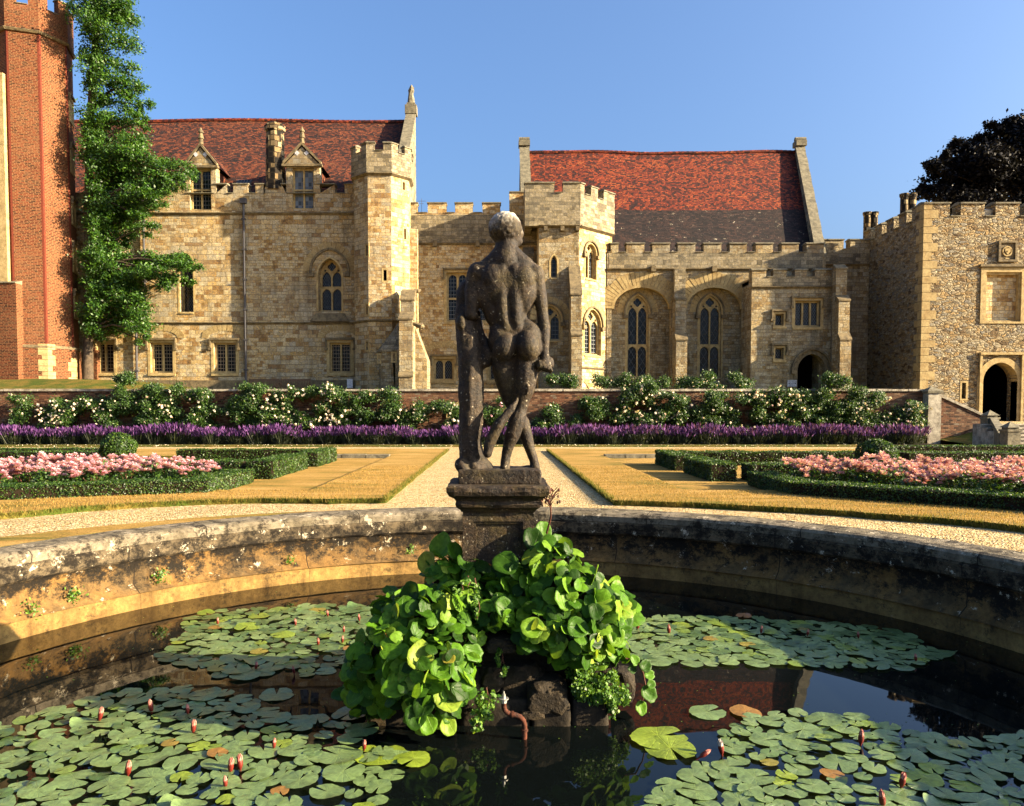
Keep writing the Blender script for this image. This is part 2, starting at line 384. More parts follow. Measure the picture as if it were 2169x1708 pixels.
M['bars'] = leaded('barred_window_glass', False, base=(0.006, 0.006, 0.007), pitch=0.15, lead=(0.32, 0.26, 0.18))
M['lead_pattern'] = leaded('patterned_leaded_glass', True, base=(0.008, 0.011, 0.015), pitch=0.34, lead=(0.09, 0.10, 0.105))

def simple(name, c, rough=0.7, spec=0.3, metal=0.0, bn=0.0):
    m = NT(name, rough, spec); m.b.inputs['Metallic'].default_value = metal
    n1 = m.noise(m.pos(), 12, 4, 0.65)
    m.color(m.mix(1.0, c, m.ramp(n1, [(0.3, 0.7), (0.65, 1.15)]), 'MULTIPLY'))
    if bn: m.bump(n1, 0.5, bn)
    return m.mat
M['void'] = simple('dark_interior_shade', (0.012, 0.010, 0.009), 1.0, 0.0)  # near-black colour stands in for the shadow inside the doorways
M['pipe'] = simple('lead_downpipe', (0.10, 0.095, 0.10), 0.6)
M['wood'] = simple('weathered_teak', (0.20, 0.13, 0.08), 0.8)
M['white'] = simple('white_painted_board', (0.62, 0.62, 0.64), 0.6)
M['ink'] = simple('black_sign_lettering', (0.03, 0.03, 0.05), 0.6)
M['rust'] = plainstone('rusty_iron', (0.16, 0.055, 0.025), (0.05, 0.025, 0.018), sp=18, lich=0.3, lcol=(0.30, 0.24, 0.2))
M['zinc'] = simple('grey_metal', (0.45, 0.45, 0.42), 0.4, 0.5, 0.6)
M['bark'] = plainstone('tree_bark', (0.16, 0.12, 0.08), (0.05, 0.04, 0.03), sp=5, lich=0.3, lcol=(0.2, 0.19, 0.13), bd=0.04)
M['soil'] = simple('bed_soil', (0.045, 0.032, 0.020), 0.95, 0.1, bn=0.05)

def leafmat(name, stops, rough=0.5, trans=0.35, spec=0.4, veins=False):
    m = NT(name, rough, spec); g = m.n('NewGeometry').outputs['Random Per Island']
    col = m.ramp(g, stops)
    if veins:
        n1 = m.noise(m.pos(), 35, 3, 0.6); x, y, _ = m.sep(m.uv())
        r_ = m.math('SQRT', m.math('ADD', m.math('MULTIPLY', x, x), m.math('MULTIPLY', y, y)))
        an = m.math('ADD', m.math('ARCTAN2', x, y), m.math('MULTIPLY', n1, 0.12))
        fr_ = m.math('ABSOLUTE', m.math('SUBTRACT', m.math('FRACT', m.math('MULTIPLY', an, veins)), 0.5))
        wv = m.math('MULTIPLY', m.ramp(m.math('MULTIPLY', fr_, m.math('ADD', r_, 0.05)), [(0.0, 1), (0.055, 0)]), 0.8)
        col = m.mix(0.7, col, m.ramp(n1, [(0.3, 0.6), (0.65, 1.2)]), 'MULTIPLY')
        col = m.mix(m.math('MULTIPLY', wv, 0.45), col, m.mix(1.0, col, (1.9, 1.7, 1.6), 'MULTIPLY'))
        m.bump(m.math('SUBTRACT', m.math('MULTIPLY', n1, 0.6), wv), 0.6, 0.006)
    m.color(col)
    tr = m.n('BsdfTranslucent', Color=m.mix(1.0, col, (1.25, 1.2, 0.45), 'MULTIPLY'))
    ms = m.n('MixShader'); ms.inputs[0].default_value = trans
    m.t.links.new(m.b.outputs[0], ms.inputs[1]); m.t.links.new(tr.outputs[0], ms.inputs[2]); m.t.links.new(ms.outputs[0], m.out.inputs[0])
    return m.mat
M['leaf_tree'] = leafmat('ginkgo_foliage', [(0, (0.020, 0.060, 0.010)), (0.4, (0.045, 0.12, 0.016)), (0.8, (0.085, 0.19, 0.022)), (1, (0.14, 0.26, 0.03))], trans=0.3)
M['leaf_beech'] = leafmat('dark_purple_foliage', [(0, (0.006, 0.006, 0.009)), (0.6, (0.012, 0.011, 0.016)), (1, (0.020, 0.018, 0.022))], rough=0.6, trans=0.12, spec=0.15)
M['leaf_box'] = leafmat('box_hedge_foliage', [(0, (0.016, 0.045, 0.007)), (0.5, (0.045, 0.10, 0.013)), (0.85, (0.09, 0.17, 0.02)), (1, (0.16, 0.22, 0.04))], trans=0.25)
M['leaf_box_dry'] = leafmat('yellowing_box_foliage', [(0, (0.02, 0.04, 0.01)), (0.5, (0.06, 0.09, 0.018)), (0.85, (0.12, 0.14, 0.03)), (1, (0.20, 0.17, 0.05))], trans=0.25)
M['leaf_rose'] = leafmat('rose_foliage', [(0, (0.02, 0.05, 0.010)), (0.5, (0.05, 0.115, 0.02)), (0.9, (0.10, 0.19, 0.03)), (1, (0.17, 0.22, 0.05))], trans=0.25)
M['leaf_lav'] = leafmat('lavender_foliage', [(0, (0.015, 0.025, 0.013)), (0.6, (0.045, 0.06, 0.026)), (1, (0.10, 0.11, 0.04))], trans=0.2)
M['purple'] = leafmat('lavender_flower', [(0, (0.05, 0.02, 0.09)), (0.5, (0.13, 0.055, 0.18)), (1, (0.30, 0.15, 0.35))], rough=0.8, trans=0.15, spec=0.1)
M['berg'] = leafmat('bergenia_leaf', [(0, (0.03, 0.075, 0.010)), (0.3, (0.075, 0.17, 0.018)), (0.6, (0.14, 0.28, 0.026)), (0.85, (0.20, 0.33, 0.04)), (0.96, (0.30, 0.38, 0.06)), (0.985, (0.30, 0.30, 0.05)), (1, (0.32, 0.08, 0.03))], rough=0.45, trans=0.26, spec=0.12, veins=1.6)
M['ivy'] = leafmat('creeping_leaf', [(0, (0.05, 0.12, 0.015)), (0.6, (0.12, 0.25, 0.03)), (1, (0.22, 0.34, 0.05))], trans=0.3)
M['petal_pink'] = leafmat('pink_rose_petals', [(0, (0.58, 0.26, 0.34)), (0.45, (0.76, 0.46, 0.54)), (1, (0.86, 0.70, 0.73))], rough=0.7, trans=0.2, spec=0.1)
M['petal_white'] = leafmat('cream_rose_petals', [(0, (0.70, 0.55, 0.42)), (0.6, (0.82, 0.74, 0.62)), (0.93, (0.85, 0.80, 0.70)), (1, (0.80, 0.42, 0.36))], rough=0.7, trans=0.2, spec=0.1)
M['pad'] = leafmat('lily_pad_green', [(0, (0.09, 0.15, 0.045)), (0.4, (0.16, 0.24, 0.09)), (0.8, (0.24, 0.32, 0.14)), (0.93, (0.20, 0.28, 0.04)), (0.97, (0.28, 0.34, 0.05)), (1, (0.34, 0.17, 0.05))], rough=0.34, trans=0.08, spec=0.6, veins=2.9)
M['pad_y'] = leafmat('lily_pad_yellow_green', [(0, (0.20, 0.30, 0.04)), (1, (0.30, 0.36, 0.05))], rough=0.4, trans=0.08, spec=0.5, veins=2.9)
M['pad_b'] = leafmat('lily_pad_brown', [(0, (0.35, 0.14, 0.04)), (1, (0.30, 0.22, 0.06))], rough=0.5, trans=0.1, spec=0.4, veins=2.9)
M['bud'] = simple('lily_bud_red', (0.19, 0.03, 0.018), 0.5)
M['budtip'] = simple('lily_bud_pale_petals', (0.62, 0.30, 0.24), 0.6)
M['budwhite'] = simple('lily_bud_white_petals', (0.85, 0.75, 0.66), 0.6)
M['grassblade'] = leafmat('grass_blades', [(0, (0.05, 0.09, 0.015)), (0.4, (0.12, 0.15, 0.03)), (0.75, (0.30, 0.24, 0.07)), (1, (0.42, 0.31, 0.11))], rough=0.7, trans=0.2, spec=0.1)
M['straw'] = leafmat('dry_grass_blades', [(0, (0.16, 0.12, 0.03)), (0.5, (0.40, 0.25, 0.075)), (1, (0.55, 0.38, 0.14))], rough=0.8, trans=0.2, spec=0.1)
M['drystalk'] = simple('dry_brown_stalk', (0.16, 0.07, 0.045), 0.8)

def lawnmat():
    m = NT('parched_lawn', 0.95, 0.1); pos = m.pos()
    s1 = m.noise(m.vmath('MULTIPLY', pos, (0.35, 1.5, 1)), 1.4, 5, 0.7)
    s2 = m.noise(pos, 0.5, 3, 0.6)
    s3 = m.noise(m.vmath('MULTIPLY', pos, (1.0, 2.2, 1)), 22, 4, 0.7)
    f = m.math('ADD', m.math('MULTIPLY', s1, 0.75), m.math('MULTIPLY', s2, 0.3))
    col = m.ramp(f, [(0.33, (0.13, 0.125, 0.03)), (0.42, (0.25, 0.205, 0.06)), (0.50, (0.41, 0.27, 0.085)), (0.66, (0.53, 0.37, 0.15))])
    col = m.mix(0.8, col, m.ramp(s3, [(0.3, 0.55), (0.62, 1.2)]), 'MULTIPLY')
    m.color(col); m.bump(s3, 0.8, 0.03)
    return m.mat
M['lawn'] = lawnmat()
def greenedge():
    m = NT('green_turf_edge', 0.95, 0.1); pos = m.pos()
    s3 = m.noise(pos, 25, 4, 0.7); s1 = m.noise(pos, 1.5, 3, 0.6)
    col = m.mix(m.ramp(s1, [(0.4, 0), (0.6, 1)]), (0.10, 0.13, 0.025), (0.22, 0.17, 0.045))
    m.color(m.mix(0.9, col, m.ramp(s3, [(0.3, 0.4), (0.65, 1.3)]), 'MULTIPLY')); m.bump(s3, 0.8, 0.03)
    return m.mat
M['turf'] = greenedge()
def gravelmat():
    m = NT('pale_gravel', 0.95, 0.1); pos = m.pos()
    v = m.n('TexVoronoi', Vector=pos, Scale=38); c = m.sep(v.outputs['Color'])[0]
    n1 = m.noise(pos, 9, 5, 0.75); n2 = m.noise(pos, 0.8, 3, 0.6)
    col = m.ramp(c, [(0, (0.20, 0.13, 0.05)), (0.25, (0.52, 0.37, 0.16)), (0.6, (0.64, 0.51, 0.30)), (1, (0.76, 0.65, 0.43))])
    col = m.mix(0.7, col, m.ramp(n1, [(0.32, 0.55), (0.55, 1.08)]), 'MULTIPLY')
    col = m.mix(0.5, col, m.ramp(n2, [(0.3, 0.8), (0.6, 1.08)]), 'MULTIPLY')
    m.color(col); m.bump(m.math('ADD', m.math('SUBTRACT', 1.0, v.outputs['Distance']), n1), 0.9, 0.035)
    return m.mat
M['gravel'] = gravelmat()

def watermat():
    m = NT('dark_pond_water', 0.015, 0.5); m.b.inputs['IOR'].default_value = 1.333
    m.b.inputs['Base Color'].default_value = (0.002, 0.003, 0.003, 1)
    p_ = m.pos()
    m.bump(m.noise(m.vmath('MULTIPLY', p_, (1, 1, 1)), 1.6, 2, 0.5), 0.03, 0.05)
    return m.mat
M['water'] = watermat()

def pondmat(name, base, alt, darkamt, pale, palecol=(0.62, 0.55, 0.42), joint=0.85, top=None, dcol=(0.030, 0.024, 0.016)):
    m = NT(name, 0.92, 0.2); pos = m.pos(); uv = m.uv()
    n1 = m.noise(pos, 1.7, 5, 0.7); n2 = m.noise(pos, 14, 4, 0.7)
    col = m.mix(m.ramp(n1, [(0.38, 0), (0.62, 1)]), base, alt)
    col = m.mix(0.7, col, m.ramp(n2, [(0.3, 0.6), (0.62, 1.15)]), 'MULTIPLY')
    n3 = m.noise(m.vmath('MULTIPLY', m.vmath('ADD', pos, (3, 9, 2)), (1, 1, 1.3)), 4.2, 8, 0.85)
    st = m.noise(m.vmath('MULTIPLY', pos, (2.2, 2.2, 0.5)), 2.0, 5, 0.7)
    col = m.mix(m.ramp(st, [(0.45, 0), (0.68, 0.6)]), col, m.mix(1.0, col, (0.45, 0.42, 0.38), 'MULTIPLY'))
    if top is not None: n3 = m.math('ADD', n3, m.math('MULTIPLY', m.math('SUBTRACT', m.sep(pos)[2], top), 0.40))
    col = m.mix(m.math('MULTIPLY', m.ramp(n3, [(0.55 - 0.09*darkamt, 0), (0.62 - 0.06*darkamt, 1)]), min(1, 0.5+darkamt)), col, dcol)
    n4 = m.noise(m.vmath('ADD', pos, (13, 2, 5)), 5.5, 7, 0.8)
    col = m.mix(m.ramp(n4, [(0.64 - 0.1*pale, 0), (0.67 - 0.1*pale, 1)]), col, palecol)
    x = m.sep(uv)[0]
    fr_ = m.math('FRACT', m.math('DIVIDE', x, 2.3))
    j = m.math('LESS_THAN', fr_, 0.006)
    col = m.mix(m.math('MULTIPLY', j, joint), col, (0.03, 0.022, 0.015))
    m.color(col)
    m.bump(m.math('ADD', m.math('SUBTRACT', m.math('MULTIPLY', n3, 1.0), m.math('MULTIPLY', j, 0.6)), m.math('MULTIPLY', n2, 0.5)), 0.8, 0.035)
    return m.mat
M['pcope'] = pondmat('lichened_pond_coping', (0.36, 0.31, 0.23), (0.22, 0.19, 0.13), 0.6, 0.42, dcol=(0.055, 0.045, 0.032))
M['pband'] = pondmat('dark_mossy_coping_band', (0.24, 0.19, 0.12), (0.11, 0.09, 0.06), 1.2, 0.5)
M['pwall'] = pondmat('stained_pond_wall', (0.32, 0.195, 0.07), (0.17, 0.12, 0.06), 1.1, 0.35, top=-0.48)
M['pledge'] = pondmat('damp_pond_ledge', (0.40, 0.27, 0.10), (0.24, 0.155, 0.06), 0.1, -0.2, joint=0.25)

def statuemat(name='weathered_statue_stone', headz=None, dk=0.58):
    m = NT(name, 0.72, 0.3); pos = m.pos()
    n1 = m.noise(pos, 5, 5, 0.7); n2 = m.noise(pos, 40, 4, 0.7)
    col = m.mix(m.ramp(n1, [(0.35, 0), (0.6, 1)]), sc((0.024, 0.015, 0.008), dk), sc((0.095, 0.060, 0.028), dk))
    mo = m.noise(m.vmath('ADD', pos, (4, 1, 9)), 3.3, 5, 0.7)
    col = m.mix(m.math('MULTIPLY', m.ramp(mo, [(0.5, 0), (0.62, 1)]), 0.55), col, sc((0.13, 0.10, 0.020), dk))
    gr = m.noise(m.vmath('ADD', pos, (1, 5, 3)), 6.5, 6, 0.8)
    col = m.mix(m.math('MULTIPLY', m.ramp(gr, [(0.52, 0), (0.64, 1)]), 0.6), col, (0.125, 0.098, 0.062))
    col = m.mix(0.85, col, m.ramp(n2, [(0.33, 0.45), (0.62, 1.3)]), 'MULTIPLY')
    v = m.n('TexVoronoi', Vector=m.vmath('ADD', pos, m.scalev(m.noise(pos, 30, 2, 0.5, col=True), 0.03)), Scale=34)
    v2_ = m.n('TexVoronoi', Vector=m.vmath('ADD', pos, m.scalev(m.noise(pos, 60, 2, 0.5, col=True), 0.015)), Scale=95)
    k2 = m.math('MULTIPLY', m.math('MULTIPLY', m.ramp(v2_.outputs['Distance'], [(0.15, 1), (0.35, 0)]), m.ramp(m.sep(v2_.outputs['Color'])[1], [(0.72, 0), (0.76, 1)])), m.ramp(m.noise(pos, 4, 3, 0.6), [(0.42, 0.1), (0.6, 1)]))
    col = m.mix(m.math('MULTIPLY', k2, 0.75), col, (0.30, 0.25, 0.17))
    keep = m.math('MULTIPLY', m.ramp(m.sep(v.outputs['Color'])[1], [(0.76, 0), (0.78, 1)]), m.ramp(m.noise(pos, 5, 3, 0.6), [(0.42, 0.0), (0.54, 1)]))
    sp_ = m.math('MULTIPLY', m.ramp(v.outputs['Distance'], [(0.14, 1), (0.30, 0)]), keep)
    col = m.mix(m.math('MULTIPLY', sp_, 0.85), col, (0.46, 0.41, 0.31))
    if headz:
        z = m.sep(pos)[2]
        h_ = m.math('MULTIPLY', m.ramp(m.math('ADD', m.math('DIVIDE', m.math('SUBTRACT', z, headz - 0.25), 0.25), m.math('MULTIPLY', m.math('SUBTRACT', gr, 0.5), 1.5)), [(0.45, 0), (1.0, 1)]), 0.9)
        col = m.mix(h_, col, (0.62, 0.58, 0.50))
    m.color(col)
    m.bump(m.math('ADD', m.math('MULTIPLY', n2, 0.5), m.math('ADD', n1, m.math('MULTIPLY', gr, 0.8))), 0.55, 0.02)
    return m.mat

# ---------------------------------------------------------------- masonry shapes
def arcpts(u0, u1, vs_, va, n=9):
    """left springing -> apex -> right springing"""
    a = (u1 - u0) / 2; h = va - vs_; mid = (u0 + u1) / 2; out = []
    if h >= a * 0.999:
        Rr = (h*h + a*a) / (2*a); t1 = math.acos(max(-1, min(1, (a - Rr) / Rr)))
        for k in range(n + 1):
            t = PI + (t1 - PI) * k / n
            out.append((u0 + Rr + Rr*math.cos(t), vs_ + Rr*math.sin(t)))
    else:
        for k in range(n + 1):
            t = PI - PI/2*k/n
            out.append((mid + a*math.cos(t), vs_ + h*math.sin(t)))
    return out + [(2*mid - q[0], q[1]) for q in out[:-1][::-1]]
def arch(u0, u1, vb, vs_, va, n=9):
    return [(u0, vb), (u1, vb)] + arcpts(u0, u1, vs_, va, n)[::-1]
def rectp(u0, u1, v0, v1): return [(u0, v0), (u1, v0), (u1, v1), (u0, v1)]
def circ(u, v, r, n=20, foil=0, amp=0.0):
    return [(u + r*(1 - amp + amp*abs(math.cos(foil*0.5*(2*PI*k/n))))*math.cos(2*PI*k/n), v + r*(1 - amp + amp*abs(math.cos(foil*0.5*(2*PI*k/n))))*math.sin(2*PI*k/n)) for k in range(n)]
def archband(mb, fr, u0, u1, vs_, va, o0, o1, n0, n1, drop=0.0, stops=False):
    i_ = arcpts(u0-o0, u1+o0, vs_, va+o0); o_ = arcpts(u0-o1, u1+o1, vs_, va+o1)
    if drop: i_ = [(i_[0][0], vs_-drop)] + i_ + [(i_[-1][0], vs_-drop)]; o_ = [(o_[0][0], vs_-drop)] + o_ + [(o_[-1][0], vs_-drop)]
    for k in range(len(i_)-1):
        mb.panel(fr, [i_[k], i_[k+1], o_[k+1], o_[k]][::-1], [], n0, n1, back=False)
    if stops:
        for s_ in (i_[0], i_[-1]):
            mb.box(fr, s_[0]-0.13, s_[0]+0.13, s_[1]-0.2, s_[1], n0, n1+0.05)
def voussoirs(mb, fr, u0, u1, vs_, va, o0, o1, cnt, n0, n1, rr=None):
    n = cnt
    def P(o, t):
        pts = arcpts(u0-o, u1+o, vs_, va+o, 24); k = t*(len(pts)-1); i = min(int(k), len(pts)-2); f = k-i
        return (pts[i][0]*(1-f)+pts[i+1][0]*f, pts[i][1]*(1-f)+pts[i+1][1]*f)
    r_ = random.Random(cnt)
    for k in range(n):
        a = (k+0.06)/n; b = (k+0.94)/n; oo = o1*(1+0.12*(r_.random()-0.5))
        mb.panel(fr, [P(o0, b), P(o0, a), P(oo, a), P(oo, b)][::-1], [], n0, n1+0.02*r_.random(), back=False)
def ccw(poly):
    a = sum(poly[i][0]*poly[(i+1) % len(poly)][1] - poly[(i+1) % len(poly)][0]*poly[i][1] for i in range(len(poly)))
    return poly if a > 0 else poly[::-1]

def gothic(parent, fr, x0, x1, yb, ys, ya, lights=2, ytr=None, glass='lead_d', rec=0.28, hood=True, vous=0, name='window', circle=True, sill=True, droph=0.15):
    u0, u1, vb, _ = fr.rect(x0, ya, x1, yb); vs_ = fr.px((x0+x1)/2, ys)[1]; va = fr.px((x0+x1)/2, ya)[1]
    hole = arch(u0, u1, vb, vs_, va)
    W = u1-u0; H = va-vs_; f = 0.075*min(W, 1.4); m_ = 0.085 if lights > 1 else 0
    lw = (W - 2*f - (lights-1)*m_) / lights; holes = []
    vtr = fr.px((x0+x1)/2, ytr)[1] if ytr else None
    for k in range(lights):
        a = u0 + f + k*(lw+m_); b = a + lw
        if lights == 1: sp, ap = vs_, va - f*1.3
        else:
            sp = vs_ - 0.12*H; ap = vs_ + 0.30*H
            if not circle: sp = vs_-0.05*H; ap = vs_ + 0.5*H
        if vtr:
            holes.append(arch(a, b, vb+f, vtr-lw*0.75, vtr-f*0.6, 6)); holes.append(arch(a, b, vtr+f*0.8, sp, ap, 6))
        else: holes.append(arch(a, b, vb+f, sp, ap, 6))
    mid = (u0+u1)/2
    if lights == 2 and circle:
        r_ = min(0.26*H, 0.2*W); holes.append(circ(mid, vs_+0.60*H, r_, 24, 4, 0.28))
        for s_ in (-1, 1): holes.append(circ(mid+s_*W*0.29, vs_+0.37*H, 0.055*W, 8))
    mb = MB(); mb.panel(fr, hole, holes, -rec-0.14, -rec)
    # inner moulding
    w = mb.build(name, M['dress'], parent)
    mb = MB(); mb.panel(fr, hole, [], -rec-0.20, -rec-0.11); mb.build('glass', M[glass], w)
    if hood:
        mb = MB(); archband(mb, fr, u0, u1, vs_, va, 0.10, 0.19, -0.02, 0.10, droph, True); mb.build('hood_mould', M['mould'], w)
    mb = MB(); archband(mb, fr, u0, u1, vs_, va, -0.0, 0.10, -0.02, 0.012, vs_-vb)
    mb.build('surround', M['dress'], w)
    if vous:
        mb = MB(); voussoirs(mb, fr, u0, u1, vs_, va, 0.2, 0.55, vous, -0.02, 0.008); mb.build('arch_stones', M['vous'], w)
    if sill:
        mb = MB(); c = [fr.p(u0-0.1, vb-0.16, -0.05), fr.p(u1+0.1, vb-0.16, -0.05), fr.p(u1+0.1, vb-0.16, 0.06), fr.p(u0-0.1, vb-0.16, 0.06)]
        P = fr.p
        mb.hexa([P(u0, vb-0.10, 0.05), P(u1, vb-0.10, 0.05), P(u1, vb-0.10, -rec), P(u0, vb-0.10, -rec), P(u0, vb-0.04, 0.05), P(u1, vb-0.04, 0.05), P(u1, vb+0.06, -rec+0.002), P(u0, vb+0.06, -rec+0.002)])
        mb.build('sill', M['dress'], w)
    return hole

def rectwin(parent, fr, x0, y0, x1, y1, lights=2, ytr=None, glass='bars', rec=0.2, hood=True, arched=False, name='window', frame=0.10, sill=True, label=None, surround=0.16, vous=False):
    u0, u1, vb, vt = fr.rect(x0, y0, x1, y1); W = u1-u0
    hole = rectp(u0, u1, vb, vt); f = frame; m_ = frame
    lw = (W - 2*f - (lights-1)*m_)/lights; holes = []
    vtr = fr.px((x0+x1)/2, ytr)[1] if ytr else None
    for k in range(lights):
        a = u0+f+k*(lw+m_); b = a+lw; top = vt-f
        def cell(lo, hi):
            holes.append(arch(a, b, lo, hi-lw*0.55, hi, 6) if arched else rectp(a, b, lo, hi))
        if vtr:
            holes.append(rectp(a, b, vb+f, vtr-m_*0.5)); cell(vtr+m_*0.5, top)
        else: cell(vb+f, top)
    mb = MB(); mb.panel(fr, hole, holes, -rec-0.12, -rec)
    w = mb.build(name, M['dress'], parent, label=label)
    mb = MB(); mb.panel(fr, hole, [], -rec-0.18, -rec-0.09); mb.build('glass', M[glass], w)
    if surround:
        s_ = surround; mb = MB(); mb.panel(fr, rectp(u0-s_, u1+s_, vb-0.05, vt+s_*0.8), [rectp(u0+0.001, u1-0.001, vb, vt-0.001)], -0.02, 0.014); mb.build('surround', M['dress'], w)
    if hood:
        mb = MB(); e = 0.22
        mb.box(fr, u0-e, u1+e, vt+0.14, vt+0.24, -0.02, 0.13); mb.box(fr, u0-e, u0-e+0.09, vt-0.30, vt+0.14, -0.02, 0.11); mb.box(fr, u1+e-0.09, u1+e, vt-0.30, vt+0.14, -0.02, 0.11)
        mb.box(fr, u0-e-0.05, u0-e+0.13, vt-0.42, vt-0.30, -0.02, 0.12); mb.box(fr, u1+e-0.13, u1+e+0.05, vt-0.42, vt-0.30, -0.02, 0.12)
        mb.build('hood_mould', M['mould'], w)
    if sill:
        mb = MB(); mb.box(fr, u0-0.14, u1+0.14, vb-0.17, vb-0.052, -0.02, 0.07); mb.build('sill', M['dress'], w)
    if vous:
        mb = MB(); voussoirs(mb, fr, u0-0.25, u1+0.25, vt+0.25, vt+0.6, 0.05, 0.42, 13, -0.02, 0.008); mb.build('arch_stones', M['vous'], w)
    return hole

def slit(parent, fr, x0, y0, x1, y1):
    u0, u1, vb, vt = fr.rect(x0, y0, x1, y1)
    mb = MB(); mb.panel(fr, rectp(u0-0.09, u1+0.09, vb-0.09, vt+0.09), [rectp(u0+0.001, u1-0.001, vb+0.001, vt-0.001)], -0.02, 0.012)
    w = mb.build('slit_window', M['dress'], parent)
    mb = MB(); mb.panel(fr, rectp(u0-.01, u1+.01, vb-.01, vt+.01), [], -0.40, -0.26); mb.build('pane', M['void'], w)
    return rectp(u0, u1, vb, vt)

def crenel(u0, u1, vb, merl, vt, vn):
    """outline, ccw, of a wall with merlons [(a,b)] sorted by u"""
    top = []
    cur = u0; level = vn
    if not (merl and merl[0][0] <= u0 + 1e-4): top.append((u0, vn))
    for (a, b) in merl:
        a = max(a, u0); b = min(b, u1)
        if a > u0 + 1e-4: top.append((a, vn))
        top.append((a, vt)); top.append((b, vt))
        if b < u1 - 1e-4: top.append((b, vn))
    if top[-1][0] < u1 - 1e-4: top.append((u1, vn))
    return [(u0, vb), (u1, vb)] + top[::-1]
def copings(mb, fr, u0, u1, merl, vt, vn, th, proud=0.06, hgt=0.13):
    cur = u0
    def cap(a, b, v, h_):
        P = fr.p
        mb.hexa([P(a, v, proud), P(b, v, proud), P(b, v, -th-proud), P(a, v, -th-proud), P(a, v+h_*0.45, proud), P(b, v+h_*0.45, proud), P(b, v+h_*0.45, -th-proud), P(a, v+h_*0.45, -th-proud)])
        mb.hexa([P(a+.001, v+h_*0.45, proud-.003), P(b-.001, v+h_*0.45, proud-.003), P(b-.001, v+h_*0.45, -th-proud+.003), P(a+.001, v+h_*0.45, -th-proud+.003), P(a+.02, v+h_, -th*0.35), P(b-.02, v+h_, -th*0.35), P(b-.02, v+h_, -th*0.65), P(a+.02, v+h_, -th*0.65)])
    for (a, b) in merl:
        if a - cur > 0.12: cap(cur+0.03, a-0.03, vn, hgt*0.6)
        cap(a-0.04, b+0.04, vt, hgt); cur = b
    if u1 - cur > 0.12: cap(cur+0.03, u1, vn, hgt*0.6)
def string(mb, fr, u0, u1, v, h_=0.16, proud=0.10):
    P = fr.p
    mb.hexa([P(u0, v-h_/2, 0.02), P(u1, v-h_/2, 0.02), P(u1, v-h_/2, -0.05), P(u0, v-h_/2, -0.05), P(u0, v+h_*0.1, proud), P(u1, v+h_*0.1, proud), P(u1, v+h_*0.1, -0.05), P(u0, v+h_*0.1, -0.05)])
    mb.hexa([P(u0, v+h_*0.1, proud-.002), P(u1, v+h_*0.1, proud-.002), P(u1, v+h_*0.1, -0.048), P(u0, v+h_*0.1, -0.048), P(u0, v+h_*0.25, proud), P(u1, v+h_*0.25, proud), P(u1, v+h_*0.6, -0.048), P(u0, v+h_*0.6, -0.048)])

def roofgrid(mb, x0, x1, ye, ze, yr, zr, nx=48, ny=10, amp=0.05, sag=0.10, mi=0, t0=0.0, t1=1.0, xr0=None, xr1=None, seed=0.0):
    vs_ = []; fs = []
    for j in range(ny+1):
        t = t0 + (t1-t0)*j/ny
        a0 = x0 + ((xr0 if xr0 is not None else x0)-x0)*t; a1 = x1 + ((xr1 if xr1 is not None else x1)-x1)*t
        for i in range(nx+1):
            s_ = i/nx; x = a0 + (a1-a0)*s_
            nz = mnoise.noise(Vector((x*0.35+seed, t*3, seed)))*amp + mnoise.noise(Vector((x*1.3+seed, t*9, seed+4)))*amp*0.35
            dz = -sag*math.sin(PI*t)*0.7 + nz - 0.06*math.sin(s_*9+seed)*t
            vs_.append((x, ye+(yr-ye)*t, ze+(zr-ze)*t+dz))
    for j in range(ny):
        for i in range(nx):
            a = j*(nx+1)+i; fs.append((a, a+1, a+nx+2, a+nx+1))
    mb.add(vs_, fs, mi)

def buttress(parent, fr, u0, u1, base, stages, mat='stone', cap='mould', name='buttress'):
    """stages: list of (v_top_of_vertical_face, projection, rise_of_slope) from the ground up"""
    mb = MB(); mc = MB(); v0 = base; P = fr.p
    for k, (vt, pr, rise) in enumerate(stages):
        nxt = stages[k+1][1] if k+1 < len(stages) else 0.0
        mb.box(fr, u0, u1, v0, vt, -0.05, pr)
        mc.hexa([P(u0-.03, vt-.05, pr+.05), P(u1+.03, vt-.05, pr+.05), P(u1+.03, vt-.05, nxt-.03), P(u0-.03, vt-.05, nxt-.03), P(u0-.03, vt+.03, pr+.05), P(u1+.03, vt+.03, pr+.05), P(u1+.03, vt+rise, nxt-.03), P(u0-.03, vt+rise, nxt-.03)])
        v0 = vt + 0.001
    b = mb.build(name, M[mat], parent); mc.build('weathering', M[cap], b)
    return b

def octring(cx, cy, flat, rot=0.0):
    r_ = flat/2/math.cos(PI/8); return [(cx + r_*math.cos(-PI/2 - PI/8 + rot + k*PI/4), cy + r_*math.sin(-PI/2 - PI/8 + rot + k*PI/4)) for k in range(8)]
def ringfr(ring, i):
    a = Vector(ring[i]); b = Vector(ring[(i+1) % len(ring)]); return Fr(a, b-a), (b-a).length
def polycap(mb, ring, z):
    mb.add([Vector((p_[0], p_[1], z)) for p_ in ring], [tuple(range(len(ring)))])

BASEZ = 1.9
# ================================================================ STONE HALL (left range)
D1 = 42.6; f1 = front(D1)
uR = f1.u(800); uL = f1.u(-60)
hall = empty('stone_hall', (f1.u(480), D1, BASEZ), 'long honey-coloured stone hall with two dormers and a brown tiled roof', 'building')
H1 = []
H1.append(gothic(hall, f1, 674, 723, 659, 583, 547, 2, 607, 'lead_d', rec=0.55, hood=False, sill=False))
